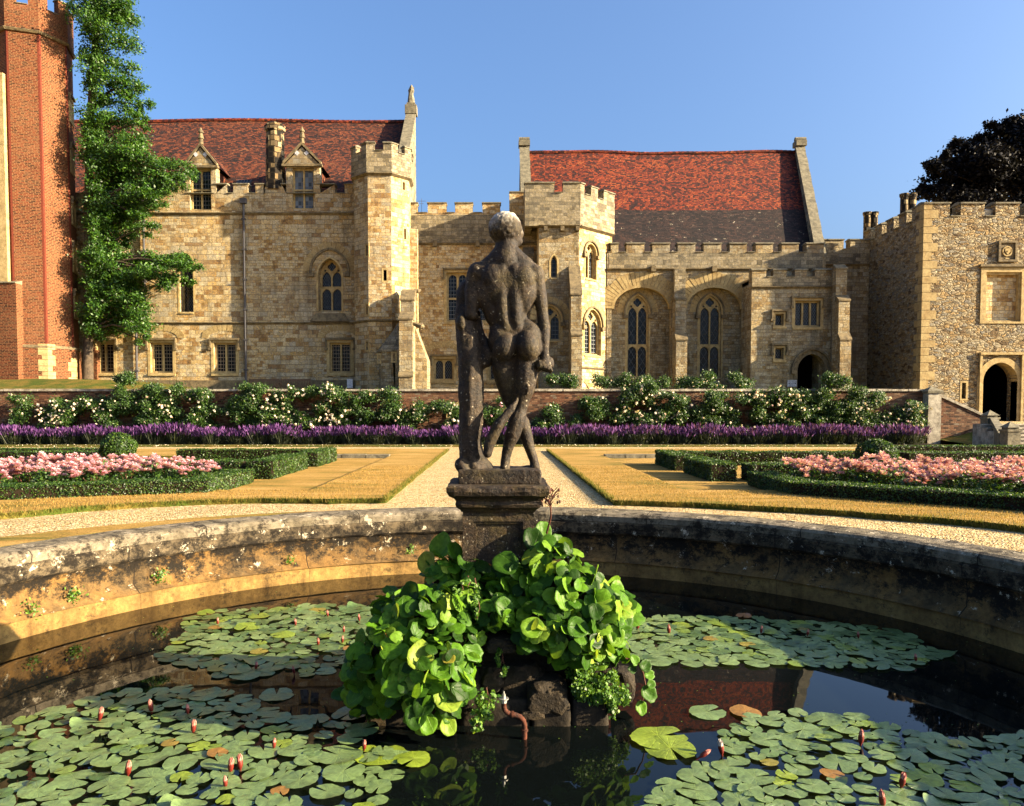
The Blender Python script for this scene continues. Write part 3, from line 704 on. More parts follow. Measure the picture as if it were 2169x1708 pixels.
# wide splayed outer arch of the same window
mb = MB(); a0, a1 = f1.u(662), f1.u(736); archband(mb, f1, a0, a1, f1.v(575), f1.v(531), 0.02, 0.14, -0.02, 0.12, 0.1, True)
mb.build('hood_mould', M['mould'], hall)
mb = MB(); voussoirs(mb, f1, a0, a1, f1.v(575), f1.v(531), 0.15, 0.5, 17, -0.02, 0.008); mb.build('arch_stones', M['vous'], hall)
mb = MB(); P = f1.p; va_, vb_ = f1.v(662), f1.v(682)
mb.hexa([P(a0-.1, vb_, .18), P(a1+.1, vb_, .18), P(a1+.1, vb_, -.1), P(a0-.1, vb_, -.1), P(a0-.1, vb_+.04, .18), P(a1+.1, vb_+.04, .18), P(a1-.2, va_, -.02), P(a0+.2, va_, -.02)]); mb.build('sloping_sill', M['mould'], hall)
H1.append(gothic(hall, f1, 380, 409, 661, 560, 536, 1, None, 'lead_d', rec=0.5, hood=False, circle=False))
for (xa, xb) in ((199, 241), (319, 366), (453, 500), (698, 744)):
    H1.append(rectwin(hall, f1, xa, 726, xb, 790, 2, None, 'bars', vous=True))
# dormer windows sit flush in the parapet
H1.append(rectwin(hall, f1, 402, 357, 447, 445, 2, 401, 'lead_s', hood=False, sill=False, frame=0.09, surround=0))
H1.append(rectwin(hall, f1, 619, 356, 665, 443, 2, 401, 'lead_pale', hood=False, sill=False, frame=0.09, surround=0))
vt, vn = f1.v(391), f1.v(410)
mer = [(f1.u(a, 400), f1.u(b, 400)) for a, b in ((200, 235), (255, 290), (310, 345), (360, 392), (455, 480), (494, 525), (541, 558), (596, 606), (672, 709), (730, 765))]
out = crenel(uL, uR, BASEZ, mer, vt, vn)
# raise the dormer fronts into the wall outline
def dormer_outline(out, x0, x1, ytop):
    a, b, v = f1.u(x0, 370), f1.u(x1, 370), f1.v(ytop)
    res = []; done = False
    for q in out:
        inside = a-0.01 < q[0] < b+0.01 and q[1] > vn-0.01
        if inside: continue
        if not done and q[0] <= a and len(res) > 2:
            res += [(b, vn), (b, v), (a, v), (a, vn)]; done = True
        res.append(q)
    return res
out = dormer_outline(out, 606, 677, 352)
out = dormer_outline(out, 393, 457, 354)
# dedupe
o2 = []
for q in out:
    if not o2 or (abs(q[0]-o2[-1][0]) > 1e-4 or abs(q[1]-o2[-1][1]) > 1e-4): o2.append(q)
mb = MB(); mb.panel(f1, o2, H1, -0.6, 0.0); mb.build('wall', M['stone'], hall)
mb = MB(); copings(mb, f1, uL, uR, mer, vt, vn, 0.6); mb.build('coping', M['coping'], hall)
mb = MB(); string(mb, f1, uL, uR, f1.v(453), 0.17, 0.12); string(mb, f1, uL, uR, f1.v(685), 0.14, 0.10); mb.box(f1, uL, uR, BASEZ, f1.v(806), 0, 0.1)
mb.build('string_course', M['mould'], hall)
# roof
YR1 = 49.8; zr1 = at(600, 258, YR1).z; ze1 = at(600, 402, D1+0.75).z - 0.4
xr_ = at(863, 270, YR1).x
mb = MB(); roofgrid(mb, uL, xr_, D1+0.65, ze1, YR1, zr1, 60, 12, 0.05, 0.12)
roofgrid(mb, uL, xr_, YR1+(YR1-D1-0.65), ze1, YR1, zr1, 20, 4, 0.05, 0.1)
roof1 = mb.build('roof', M['tiles_brown'], hall, smooth=True)
mb = MB(); 
for k in range(70):
    a = uL + (xr_-uL)*k/70; b = uL + (xr_-uL)*(k+0.96)/70
    zz = zr1 - 0.06*math.sin((k/70)*9)+0.02
    mb.tube([(a, YR1, zz), (b, YR1, zz+0.015)], 0.13, 8)
mb.build('ridge_tiles', M['tiles_red'], roof1)
# right gable wall with raised coping, back and left end walls
gx = xr_
fg = Fr((gx+0.5, 0), (0, 1))
yb_ = YR1*2-D1-0.65
mb = MB(); mb.panel(fg, [(D1+0.05, BASEZ), (YR1+.3, BASEZ), (YR1+.3, zr1+0.45), (YR1-.15, zr1+0.45), (D1+0.05, ze1+0.35)], [], -0.5, 0.0)
gw = mb.build('gable_wall', M['greystone'], hall)
mb = MB()
for (ya, za, yb, zb) in ((D1+0.0, ze1+0.33, YR1-.02, zr1+0.5),):
    mb.hexa([fg.p(ya, za, .07), fg.p(yb, zb, .07), fg.p(yb, zb, -.57), fg.p(ya, za, -.57), fg.p(ya, za+.14, .07), fg.p(yb, zb+.14, .07), fg.p(yb, zb+.14, -.57), fg.p(ya, za+.14, -.57)])
mb.wbox(gx-.12, gx+.62, YR1-.35, YR1+.35, zr1+.4, zr1+.95); mb.wbox(gx-.02, gx+.52, YR1-.27, YR1+.27, zr1+.95, zr1+1.1)
mb.build('gable_coping', M['coping'], hall)
mb = MB(); cx_, zb_ = gx+.25, zr1+1.1
mb.tube([(cx_, YR1, zb_-.05), (cx_, YR1, zb_+.3), (cx_-.02, YR1, zb_+.6), (cx_, YR1, zb_+.85), (cx_+.03, YR1, zb_+1.05), (cx_+.02, YR1, zb_+1.2)], [.25, .22, .16, .20, .13, .03], 7)
mb.tube([(cx_, YR1-.02, zb_+1.02), (cx_+.2, YR1-.02, zb_+1.0)], [.09, .03], 6)
mb.build('finial', M['coping'], hall)
mb = MB(); fb = Fr((xr_, yb_), (-1, 0)); mb.panel(fb, rectp(0, xr_-uL, BASEZ, ze1+.3), [], -0.5, 0); mb.build('back_wall', M['stone'], hall)
# dormers: gable fronts, sides and roofs
for (xa, xb, ya, yapex, xm) in ((392, 461, 353, 310, 421), (600, 681, 350, 308, 640)):
    d_ = f1
    a, b = f1.u(xa, 352), f1.u(xb, 352); ve = f1.v(ya, xm); vp = f1.v(yapex, xm); um = (a+b)/2
    dz = (D1+0.65) + (vp-ze1)/((zr1-ze1)/(YR1-D1-.65))
    db = MB(); db.panel(f1, [(a+.12, ve+.02), (b-.12, ve+.02), (um, vp-.12)], [], -0.25, 0.10)
    dm = db.build('dormer', M['chapelstone'], hall)
    mb = MB()
    for s_, (e_) in ((-1, a), (1, b)):
        q = [(e_, ve), (um, vp)]
        P = f1.p
        mb.hexa([P(e_, ve, .16), P(e_+s_*0.0, ve+.16, .16), P(um, vp+.16, .16), P(um, vp, .16), P(e_, ve, -.1), P(e_, ve+.16, -.1), P(um, vp+.16, -.1), P(um, vp, -.1)])
    mb.box(f1, a-.05, b+.05, ve-.10, ve+.02, -.1, .17)
    mb.build('gable_moulding', M['mould'], dm)
    mb = MB()
    for s_ in (-1, 1):
        e_ = a if s_ < 0 else b
        mb.add([f1.p(e_, ve+.02, -.1), f1.p(um, vp+.04, -.1), Vector((um, dz+.4, vp+.04)), Vector((e_, dz+.4, ve+.02))], [(0, 1, 2, 3)])
        x_ = a+.25 if s_ < 0 else b-.25
        mb.add([Vector((x_, D1+.3, ve-1.6)), Vector((x_, dz+.2, ve-1.6)), Vector((x_, dz+.2, ve+.02)), Vector((x_, D1+.3, ve+.02))], [(0, 1, 2, 3)])
    mb.build('dormer_roof', M['tiles_brown'], dm)
    mb = MB(); fz = vp+.1
    mb.tube([f1.p(um, fz, 0), f1.p(um, fz+.28, 0), f1.p(um, fz+.3, 0), f1.p(um, fz+.6, 0), f1.p(um, fz+.62, 0), f1.p(um, fz+.7, 0), f1.p(um, fz+.76, 0), f1.p(um, fz+.9, 0)], [.13, .11, .16, .09, .14, .14, .09, .03], 8)
    mb.build('finial', M['mould'], dm)
    mb = MB()
    for s_ in (-1, 1):
        c = um + s_*0.26; v_ = ve+.62
        mb.panel(f1, ccw([(c-.14, v_), (c, v_-.14), (c+.14, v_), (c, v_+.14)]), [], .10, .115)
    mb.build('diamond_inlay', M['white'], dm)
# chimney
ch = MB(); a, b = f1.u(561, 320), f1.u(597, 320); vt_ = f1.v(258)
cb_ = MB(); cb_.box(f1, a, b, f1.v(453), f1.v(397), -0.3, 0.05); cb_.build('chimney_base', M['stone'], hall)
ch.tube([f1.p((a+b)/2, f1.v(401), -.35), f1.p((a+b)/2, vt_-.45, -.35)], [.54, .47], 8)
c1_ = ch.build('chimney', M['chimney'], hall)
mb = MB(); mb.tube([f1.p((a+b)/2, vt_-.50, -.35), f1.p((a+b)/2, vt_-.38, -.35), f1.p((a+b)/2, vt_-.1, -.35), f1.p((a+b)/2, vt_, -.35)], [.46, .56, .56, .42], 8)
mb.build('chimney_cap', M['chimney'], c1_)
# skylight in the roof
sk = at(515, 379, D1+1.6)
mb = MB(); t_ = (sk.y-D1-.65)/(YR1-D1-.65); zs = ze1+(zr1-ze1)*t_ 
sl = Vector((0, YR1-D1-.65, zr1-ze1)).normalized(); nn = Vector((0, -sl.z, sl.y))
def skb(w, l, h0, h1): 
    c = Vector((sk.x, sk.y, zs)); X = Vector((1, 0, 0))
    return [c - X*w - sl*l + nn*h0, c + X*w - sl*l + nn*h0, c + X*w + sl*l + nn*h0, c - X*w + sl*l + nn*h0, c - X*w - sl*l + nn*h1, c + X*w - sl*l + nn*h1, c + X*w + sl*l + nn*h1, c - X*w + sl*l + nn*h1]
mb.hexa(skb(.42, .38, -.1, .07)); w_ = mb.build('skylight', M['pipe'], hall)
mb = MB(); mb.hexa(skb(.33, .29, .07, .085)); mb.build('glass', M['lead_s'], w_)
# downpipes
for (x_, ya, yb) in ((309, 436, 690), (289, 690, 806), (520, 432, 812)):
    u = f1.u(x_); v1_, v0_ = f1.v(ya), f1.v(yb); mb = MB()
    mb.tube([f1.p(u, v1_, .12), f1.p(u, v0_, .12)], .065, 8)
    if ya < 500: mb.box(f1, u-.16, u+.16, v1_-.02, v1_+.25, .0, .26)
    k = v1_-.9
    while k > v0_: mb.box(f1, u-.1, u+.1, k, k+.09, .0, .2); k -= 1.65
    mb.build('downpipe', M['pipe'], hall)

# ================================================================ STAIR TURRET
turret = empty('stair_turret', (-6.1, 42.3, BASEZ), 'tall octagonal stone stair turret with battlements, at the right end of the long hall', 'tower')
rg = octring(-6.25, 42.3, 2.95, R(2)); rp = octring(-6.25, 42.3, 3.2, R(2))
zst = at(813, 370, 40.9).z; znt = at(813, 322, 40.9).z; zmt = at(813, 306, 40.9).z; zs2 = at(813, 680, 40.9).z
slots = {0: [(778, 514, 782, 538) if 0 else None]}
wl = MB(); cp_ = MB(); st_ = MB(); pw = MB()
for i in range(8):
    fr, w = ringfr(rg, i); holes = []
    if i == 7: 
        for ys_ in ((560-40, 582-40), (645, 667), (724, 742)): holes.append(slit(turret, fr, 775, ys_[0]-0, 779.5, ys_[1]))
    if i == 0: holes.append(slit(turret, fr, 812, 572, 819, 595))
    if i == 1:
        holes.append(slit(turret, fr, 853, 386, 857.5, 403)); holes.append(slit(turret, fr, 855.5, 485, 860, 507))
    wl.panel(fr, rectp(0, w, BASEZ, zst), holes, -0.35, 0)
    fp, w2 = ringfr(rp, i)
    mer = [(0, w2*0.32), (w2*0.68, w2)]
    pw.panel(fp, crenel(0, w2, zst+.02, mer, zmt, znt), [], -0.28, 0)
    copings(cp_, fp, 0, w2, [(0.02, w2*0.32), (w2*0.68, w2-.02)], zmt, znt, 0.28, 0.05, .12)
    string(st_, fr, -.05, w+.05, zst, .16, .16); string(st_, fr, -.04, w+.04, zs2, .14, .10)
wl.build('shaft', M['stone'], turret); pw.build('parapet', M['greystone'], turret); cp_.build('coping', M['coping'], turret); st_.build('string_course', M['mould'], turret)
mb = MB(); polycap(mb, rp, zst+.3); mb.build('roof', M['coping'], turret)
# lean-to block and buttress against the turret foot
fL = front(39.9); a, b = fL.u(792, 770), fL.u(856, 770); zt_ = fL.v(741)
lean = MB(); 
rl = [(a, 41.2), (a+.35, 40.1), (a+1.1, 39.8), (b, 39.8)]
for i in range(3):
    fr = Fr(rl[i], (rl[i+1][0]-rl[i][0], rl[i+1][1]-rl[i][1])); w = math.hypot(rl[i+1][0]-rl[i][0], rl[i+1][1]-rl[i][1])
    hs = []
    if i == 1: hs = [slit(turret, fr, 801.5, 752, 804.5, 767)]
    if i == 2: hs = [slit(turret, fr, 832, 749, 837, 765)]
    lean.panel(fr, rectp(0, w, BASEZ, zt_), hs, -.3, 0)
lt = lean.build('stair_porch', M['chapelstone'], turret)
apx = at(845, 683, 41.0)
mb = MB(); o_ = [(a-.08, 41.2), (a+.3, 40.02), (a+1.1, 39.72), (b, 39.72)]
vv = [Vector((q[0], q[1], zt_)) for q in o_] + [apx, Vector((b, 41.0, apx.z))]
mb.add(vv, [(0, 1, 4), (1, 2, 4), (2, 3, 4), (3, 5, 4)]); mb.add([q - Z*.1 for q in vv[:4]] + vv[:4], [(0, 1, 5, 4), (1, 2, 6, 5), (2, 3, 7, 6)])
mb.build('stone_roof', M['greystone'], lt)
fB = front(41.0); u0, u1 = fB.u(853.5, 740), fB.u(881, 740)
buttress(turret, fB, u0, u1, BASEZ, [(fB.v(800), 1.75, .25), (fB.v(683), 1.6, .45), (fB.v(640), .9, .5), (fB.v(625), .5, .3)], 'chapelstone')
mb = MB(); mb.wbox(u1+.0, u1+.62, 40.6, 42.5, BASEZ, 4.2)
mb.add([Vector((u1, 40.6, 4.2)), Vector((u1+.62, 40.6, 4.2)), Vector((u1+.62, 42.5, 4.2)), Vector((u1, 42.5, 4.2)), Vector((u1, 40.6, 5.9)), Vector((u1, 42.5, 5.9))], [(0, 1, 4), (1, 2, 5, 4), (2, 3, 5)])
mb.build('flying_foot', M['chapelstone'], turret)
gp = at(889, 690, 39.6)
mb = MB(); mb.tube([gp+Vector((-.35, 0, .12)), gp+Vector((-.1, 0, .02)), gp+Vector((.1, -.02, -.04)), gp+Vector((.22, -.03, -.1))], [.09, .13, .16, .08], 7)
mb.tube([gp+Vector((.08, -.03, .08)), gp+Vector((.12, -.03, .2))], [.06, .02], 5); mb.tube([gp+Vector((.02, -.05, -.1)), gp+Vector((.08, -.05, -.24))], [.05, .03], 5)
mb.build('gargoyle', M['mould'], turret)
gp = at(886, 617, 41.2)
mb = MB(); mb.tube([gp+Vector((-.25, 0, 0)), gp, gp+Vector((.15, 0, .08))], [.1, .12, .05], 6); mb.build('gargoyle', M['mould'], turret)
# quoin strip joining turret and link range
mb = MB(); mb.wbox(gx+.5, f1.u(886, 600), 42.2, D1, BASEZ, at(884, 485, 42.2).z)
mb.build('clasping_pier', M['stone2'], turret)

# ================================================================ LINK RANGE (behind the statue)
D2 = 44.8; f2 = front(D2)
link = empty('link_range', (f2.u(1010), D2, BASEZ), 'battlemented golden stone range behind the statue, between the stair turret and the angled bay', 'building')
H2 = []
H2.append(rectwin(link, f2, 946, 577, 1034, 681, 4, 632, 'lead_s', arched=True, frame=0.11, rec=0.24))
H2.append(rectwin(link, f2, 919, 760, 961, 806, 2, None, 'lead_d', arched=True, hood=True, vous=True))
H2.append(rectwin(link, f2, 1036, 760, 1080, 806, 2, None, 'lead_d', arched=True, hood=True))
mer = [(f2.u(a, 450), f2.u(b, 450)) for a, b in ((860, 884), (906, 945), (964, 1001), (1022, 1060))]
uu0, uu1 = f2.u(862), f2.u(1079, 480)
u2e = f2.u(1150, 600)
mer2 = mer + [(f2.u(1079, 440), u2e)]
outl = crenel(uu0, u2e, BASEZ, mer, f2.v(431), f2.v(451))
vT = f2.v(408)
outl = [q for q in outl if not (abs(q[0]-u2e) < 1e-3 and q[1] > 5)]
outl = outl[:2] + [(u2e, vT), (f2.u(1079, 440), vT), (f2.u(1079, 440), f2.v(451))] + outl[2:]
mb = MB(); mb.panel(f2, outl, H2, -0.6, 0); mb.build('wall', M['stone2'], link)
mb = MB(); copings(mb, f2, uu0, f2.u(1078, 440), mer, f2.v(431), f2.v(451), .6); copings(mb, f2, f2.u(1079), u2e, [(f2.u(1080, 440), u2e)], vT, vT, .6)
mb.build('coping', M['coping'], link)
mb = MB(); string(mb, f2, uu0, u2e, f2.v(517), .16, .12)
for x_ in (922, 1012, 1100): mb.box(f2, f2.u(x_)-.12, f2.u(x_)+.12, f2.v(524), f2.v(511), 0, .25)
mb.build('string_course', M['mould'], link)
mb = MB(); mb.panel(f2, rectp(uu0+.1, u2e-.1, f2.v(514), f2.v(455)), [], -.02, 0.012); mb.build('parapet_facing', M['greystone'], link)
mb = MB(); mb.wbox(uu0, u2e, D2+.6, D2+9, BASEZ+3, f2.v(470)); mb.build('flat_roof', M['coping'], link)
q = at(893, 430, D2+.3)
mb = MB(); mb.tube([q-Z*1.0, q+Z*.25], .012, 4); mb.tube([q+Vector((-.25, 0, .1)), q+Vector((.25, 0, .1))], .01, 4); mb.tube([q+Vector((-.12, 0, -.05)), q+Vector((.12, 0, -.05))], .01, 4)
mb.build('aerial', M['pipe'], link)

# ================================================================ ANGLED BAY TOWER
D3 = 42.6; f3 = front(D3)
bay = empty('bay_tower', (f3.u(1200), D3, BASEZ), 'battlemented polygonal bay tower of bright golden stone with traceried windows, right of the statue', 'tower')
xc = f3.u(1226, 650); xl = f3.u(1141, 650)
# right oblique face meets x-pixel 1294
t_ = 0.5
for _ in range(60):
    q = (xc+t_, D3+t_); px_ = CX + F*q[0]/(q[1]*math.cos(TH)+0)
    t_ += (1294-px_)*0.01
f3b = Fr((xc, D3), (1, 1)); wb = t_*math.sqrt(2)
H3 = [gothic(bay, f3, 1167, 1180, 588, 556, 541, 1, None, 'lead_s', rec=.2, hood=False, circle=False),
      gothic(bay, f3, 1143, 1188, 721, 678, 648, 2, None, 'lead_s', rec=.22, vous=11)]
H3b = [gothic(bay, f3b, 1240, 1263.5, 591, 538, 517, 2, None, 'lead_s', rec=.18, vous=9, droph=.05),
       gothic(bay, f3b, 1238, 1273, 753, 690, 656, 2, None, 'lead_s', rec=.18, vous=11, droph=.05)]
vS = f3.v(480)
mb = MB(); mb.panel(f3, rectp(xl, xc, BASEZ, vS), H3, -.4, 0); mb.build('front_wall', M['chapelstone'], bay)
mb = MB(); mb.panel(f3b, rectp(0, wb, BASEZ, vS), H3b, -.4, 0); mb.build('oblique_wall', M['stone2'], bay)
fl_ = Fr((xl, D3+6), (0, -1)); mb = MB(); mb.panel(fl_, rectp(0, 5.6, BASEZ, f3.v(406)), [], -.4, 0); mb.build('side_wall', M['stone2'], bay)
mt, mn = f3.v(390), f3.v(410)
fp = front(D3-.12); fpb = Fr((xc+.05, D3-.12), (1, 1)); 
x0 = fp.u(1112, 400)
m1 = [(x0, fp.u(1174, 400)), (fp.u(1193, 400), xc+.05)]
mb = MB(); mb.panel(fp, crenel(x0, xc+.05, vS, m1, mt, mn), [], -.4, 0)
m2 = [(0, .35), (.95, 1.55), (2.1, wb+.1)]
mb.panel(fpb, crenel(0, wb+.12, vS, m2, mt, mn), [], -.4, 0)
mb.panel(Fr((x0, D3+5.9), (0, -1)), rectp(0, 5.6, vS, mt), [], -.4, 0)
mb.build('parapet', M['greystone'], bay)
mb = MB(); copings(mb, fp, x0, xc+.05, m1, mt, mn, .4); copings(mb, fpb, 0, wb+.12, m2, mt, mn, .4); mb.build('coping', M['coping'], bay)
mb = MB(); string(mb, f3, xl, xc+.02, vS, .17, .2); string(mb, f3b, 0, wb+.05, vS, .17, .2)
for x_ in (1155, 1190, 1222): mb.box(f3, f3.u(x_)-.1, f3.u(x_)+.1, vS-.28, vS-.05, 0, .3)
string(mb, f3b, 0, wb+.05, f3.v(779), .14, .10)
mb.build('string_course', M['mould'], bay)
mb = MB(); zr_ = mn-.15; mb.add([Vector((x0, D3, zr_)), Vector((xc, D3, zr_)), Vector((xc+t_, D3+t_, zr_)), Vector((xc+t_, D3+6, zr_)), Vector((x0, D3+6, zr_))], [(0, 1, 2, 3, 4)]); mb.build('roof', M['coping'], bay)
# tall buttress on the bay corner
bu0, bu1 = f3.u(1205, 700), f3.u(1227, 700)
buttress(bay, f3, bu0, bu1, BASEZ, [(f3.v(715), 1.5, .35), (f3.v(630), 1.15, 1.75)], 'chapelstone')

# ================================================================ CHAPEL HALL
D4 = 44.3; f4 = front(D4)
chap = empty('chapel_hall', (f4.u(1450), D4, BASEZ), 'hall with a bright red tiled roof and two tall traceried windows in blind arches', 'building')
ua, ub = f4.u(1285, 700), f4.u(1745, 600)
mb4 = []
bays = []
f4r = front(D4+.45)
H4 = []
for (xa, xb, wa, wb_) in ((1294, 1421, 1328, 1373.6), (1448, 1574, 1481, 1527.5)):
    H4.append(gothic(chap, f4r, wa, wb_, 800, 662, 626, 2, 732, 'lead_pattern', rec=.15, vous=15))
    a0, a1 = f4.u(xa, 720), f4.u(xb, 720)
    bays.append(arch(a0+.03, a1, BASEZ+.01, f4.v(654), f4.v(605)))
    mb = MB(); voussoirs(mb, f4, a0+.05, a1, f4.v(654), f4.v(605), 0.03, .75, 27, -.02, .008); archband(mb, f4, a0+.05, a1, f4.v(654), f4.v(605), -.12, 0.03, -.3, .02)
    mb.build('blind_arch', M['vous'], chap)
mer = [(f4.u(a, 520), f4.u(b, 520)) for a, b in ((1294, 1310), (1327, 1365), (1382, 1419), (1436, 1473), (1490.6, 1528), (1546, 1582), (1601, 1637.5), (1656, 1692), (1709, 1745))]
mb = MB(); mb.panel(f4, crenel(ua, ub, BASEZ, mer, f4.v(517), f4.v(535)), bays, -.6, 0); mb.build('wall', M['chapelstone'], chap)
mb = MB(); mb.panel(f4r, rectp(ua, f4r.u(1600), BASEZ, f4r.v(590)), H4, -.4, 0); mb.build('recessed_wall', M['chapelstone'], chap)
mb = MB(); copings(mb, f4, ua, ub, mer, f4.v(517), f4.v(535), .6); mb.build('coping', M['coping'], chap)
mb = MB(); mb.panel(f4, rectp(ua+.1, ub-.1, f4.v(568), f4.v(537)), [], -.02, .012); mb.build('parapet_facing', M['greystone'], chap)
mb = MB(); string(mb, f4, ua, ub, f4.v(571), .16, .14)
for x_ in (1382, 1510): mb.box(f4, f4.u(x_)-.13, f4.u(x_)+.13, f4.v(577), f4.v(565), 0, .3)
mb.build('string_course', M['mould'], chap)
buttress(chap, f4, f4.u(1424, 700), f4.u(1447, 700), BASEZ, [(f4.v(805), 1.15, .1), (f4.v(723), 1.0, .45), (f4.v(638), .7, .2)], 'chapelstone')
mb = MB(); mb.box(f4, f4.u(1424, 700), f4.u(1447, 700), f4.v(634), f4.v(572), -.05, .45); mb.build('buttress_head', M['greystone'], chap)
YR4 = 51.6; xl4 = at(1119, 330, YR4).x; xr4 = at(1685, 330, YR4).x; zr4 = at(1400, 325, YR4).z
ye4 = D4+.7; ze4 = at(1500, 540, ye4).z - .3; xe4 = at(1722, 520, ye4).x
# split where the colour changes
tsp = 0.5
for _ in range(60):
    y_ = ye4+(YR4-ye4)*tsp; z_ = ze4+(zr4-ze4)*tsp; r_ = ray(1500, 443); zz = CAMZ + r_.z/r_.y*y_
    tsp += (zz-z_)*0.03
mb = MB(); roofgrid(mb, xl4, xe4, ye4, ze4, YR4, zr4, 50, 9, .05, .1, t0=tsp, t1=1, xr1=xr4, seed=3.3); roofgrid(mb, xl4, xe4, 2*YR4-ye4, ze4, YR4, zr4, 10, 4, .05, .1, xr1=xr4, seed=3.3)
rf4 = mb.build('roof', M['tiles_red'], chap, smooth=True)
mb = MB(); roofgrid(mb, xl4, xe4, ye4, ze4+.02, YR4, zr4+.02, 50, 9, .05, .1, t0=0, t1=tsp, xr1=xr4, seed=3.3); mb.build('stone_slab_eaves', M['tiles_dark'], rf4, smooth=True)
mb = MB()
for k in range(60):
    a = xl4+(xr4-xl4)*k/60; b = xl4+(xr4-xl4)*(k+.96)/60
    zz = zr4 - 0.06*math.sin((k/60)*9+3.3)+.03+mnoise.noise(Vector((a*.35+3.3, 3, 3.3)))*.05
    mb.tube([(a, YR4, zz), (b, YR4, zz+.01)], .12, 8)
mb.build('ridge_tiles', M['tiles_red'], rf4)
# gables
for side, xe, xr in ((-1, xl4, xl4), (1, xe4, xr4)):
    o0, o1 = (-.55, 0.0) if side < 0 else (0.0, .5)
    mb = MB(); yb2 = 2*YR4-ye4
    for (oo) in (0,):
        v_ = []
        for off in (o0, o1):
            v_ += [Vector((xe+off, ye4-.6, BASEZ)), Vector((xe+off, yb2, BASEZ)), Vector((xe+off, yb2, ze4+.3)), Vector((xr+off, YR4, zr4+.45)), Vector((xe+off, ye4-.6, ze4+.0))]
        fs = [(0, 1, 2, 3, 4), (9, 8, 7, 6, 5), (0, 5, 6, 1), (1, 6, 7, 2), (2, 7, 8, 3), (3, 8, 9, 4), (4, 9, 5, 0)]
        mb.add(v_, fs)
    mb.build('gable_wall', M['greystone'], chap)
    mb = MB(); n_ = 14
    for k in range(n_):
        t0_, t1_ = k/n_, (k+.97)/n_
        def q(t, o, h): return Vector((xe+(xr-xe)*t+o, (ye4-.6)+(YR4-ye4+.6)*t, (ze4+.05)+(zr4+.45-ze4)*t+h))
        e = .02*(k % 2)
        mb.hexa([q(t0_, o0-.05, 0), q(t0_, o1+.05+e, 0), q(t1_, o1+.05+e, 0), q(t1_, o0-.05, 0), q(t0_, o0-.05, .16), q(t0_, o1+.05+e, .16), q(t1_, o1+.05+e, .16), q(t1_, o0-.05, .16)])
    mb.wbox(xr+o0-.1, xr+o1+.1, YR4-.4, YR4+.3, zr4+.4, zr4+.75); mb.tube([(xr+(o0+o1)/2-.35, YR4-.1, zr4+.85), (xr+(o0+o1)/2+.35, YR4-.1, zr4+.82)], [.16, .2], 8)
    mb.build('gable_coping', M['coping'], chap)

# ================================================================ PORCH
D5 = 42.6; f5 = front(D5)
porch = empty('stone_porch', (f5.u(1675), D5, BASEZ), 'square two-storey stone porch with battlements and a dark pointed doorway', 'building')
p0, p1 = f5.u(1591, 700), f5.u(1760, 700)
H5 = [rectwin(porch, f5, 1684, 637, 1738, 692, 3, None, 'lead_d', frame=.10, rec=.22),
      rectwin(porch, f5, 1642, 665, 1660, 690, 1, None, 'lead_d', frame=.05, surround=.1),
      rectwin(porch, f5, 1642, 737, 1660, 761, 1, None, 'lead_d', frame=.05, surround=.1)]
a0, a1 = f5.u(1689, 790), f5.u(1749, 790); vd0, vds, vda = 2.36, f5.v(785), f5.v(750)
H5.append(arch(a0, a1, vd0, vds, vda))
mer = [(f5.u(a, 575), f5.u(b, 575)) for a, b in ((1591, 1623), (1638.5, 1666), (1684.5, 1710), (1726.5, 1760))]
mer[0] = (p0, mer[0][1]); mer[-1] = (mer[-1][0], p1)
mb = MB(); mb.panel(f5, crenel(p0, p1, BASEZ, mer, f5.v(573), f5.v(587)), H5, -.5, 0); mb.build('wall', M['chapelstone'], porch)
mb = MB(); mb.panel(Fr((p0, D4+.1), (0, -1)), rectp(0, D4-D5+.1-.5, BASEZ, f5.v(588)), [], -.4, 0); mb.panel(Fr((p1, D5+.5), (0, 1)), rectp(0, 3.5, BASEZ, f5.v(588)), [], -.4, 0); mb.build('side_wall', M['chapelstone'], porch)
mb = MB(); copings(mb, f5, p0, p1, mer, f5.v(573), f5.v(587), .5); mb.build('coping', M['coping'], porch)
mb = MB(); mb.panel(f5, rectp(p0+.02, p1-.02, f5.v(606), f5.v(588)), [], -.02, .012); mb.build('parapet_facing', M['greystone'], porch)
mb = MB(); string(mb, f5, p0-.03, p1+.03, f5.v(609), .14, .12); mb.build('string_course', M['mould'], porch)
mb = MB(); archband(mb, f5, a0, a1, vds, vda, 0.0, .22, -.02, .03, vds-vd0); archband(mb, f5, a0, a1, vds, vda, .24, .34, -.02, .14, 0.0, True)
dr = mb.build('doorway', M['mould'], porch)
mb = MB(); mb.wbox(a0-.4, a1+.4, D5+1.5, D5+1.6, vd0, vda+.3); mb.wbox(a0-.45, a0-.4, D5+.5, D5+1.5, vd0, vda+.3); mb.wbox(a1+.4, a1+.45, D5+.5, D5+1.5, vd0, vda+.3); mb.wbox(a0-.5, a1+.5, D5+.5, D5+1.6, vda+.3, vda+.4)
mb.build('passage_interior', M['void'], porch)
mb = MB(); mb.wbox(p0, p1, D5+.5, D4+.1, f5.v(592)-.2, f5.v(592)); mb.build('roof', M['coping'], porch)
# stepped buttress right of the porch
fbx = front(D5-.2)
buttress(porch, fbx, fbx.u(1763, 700), fbx.u(1786, 700), BASEZ, [(fbx.v(805), 1.15, .1), (fbx.v(723), 1.0, .4), (fbx.v(640), .75, .35), (fbx.v(572), .35, .3)], 'chapelstone')

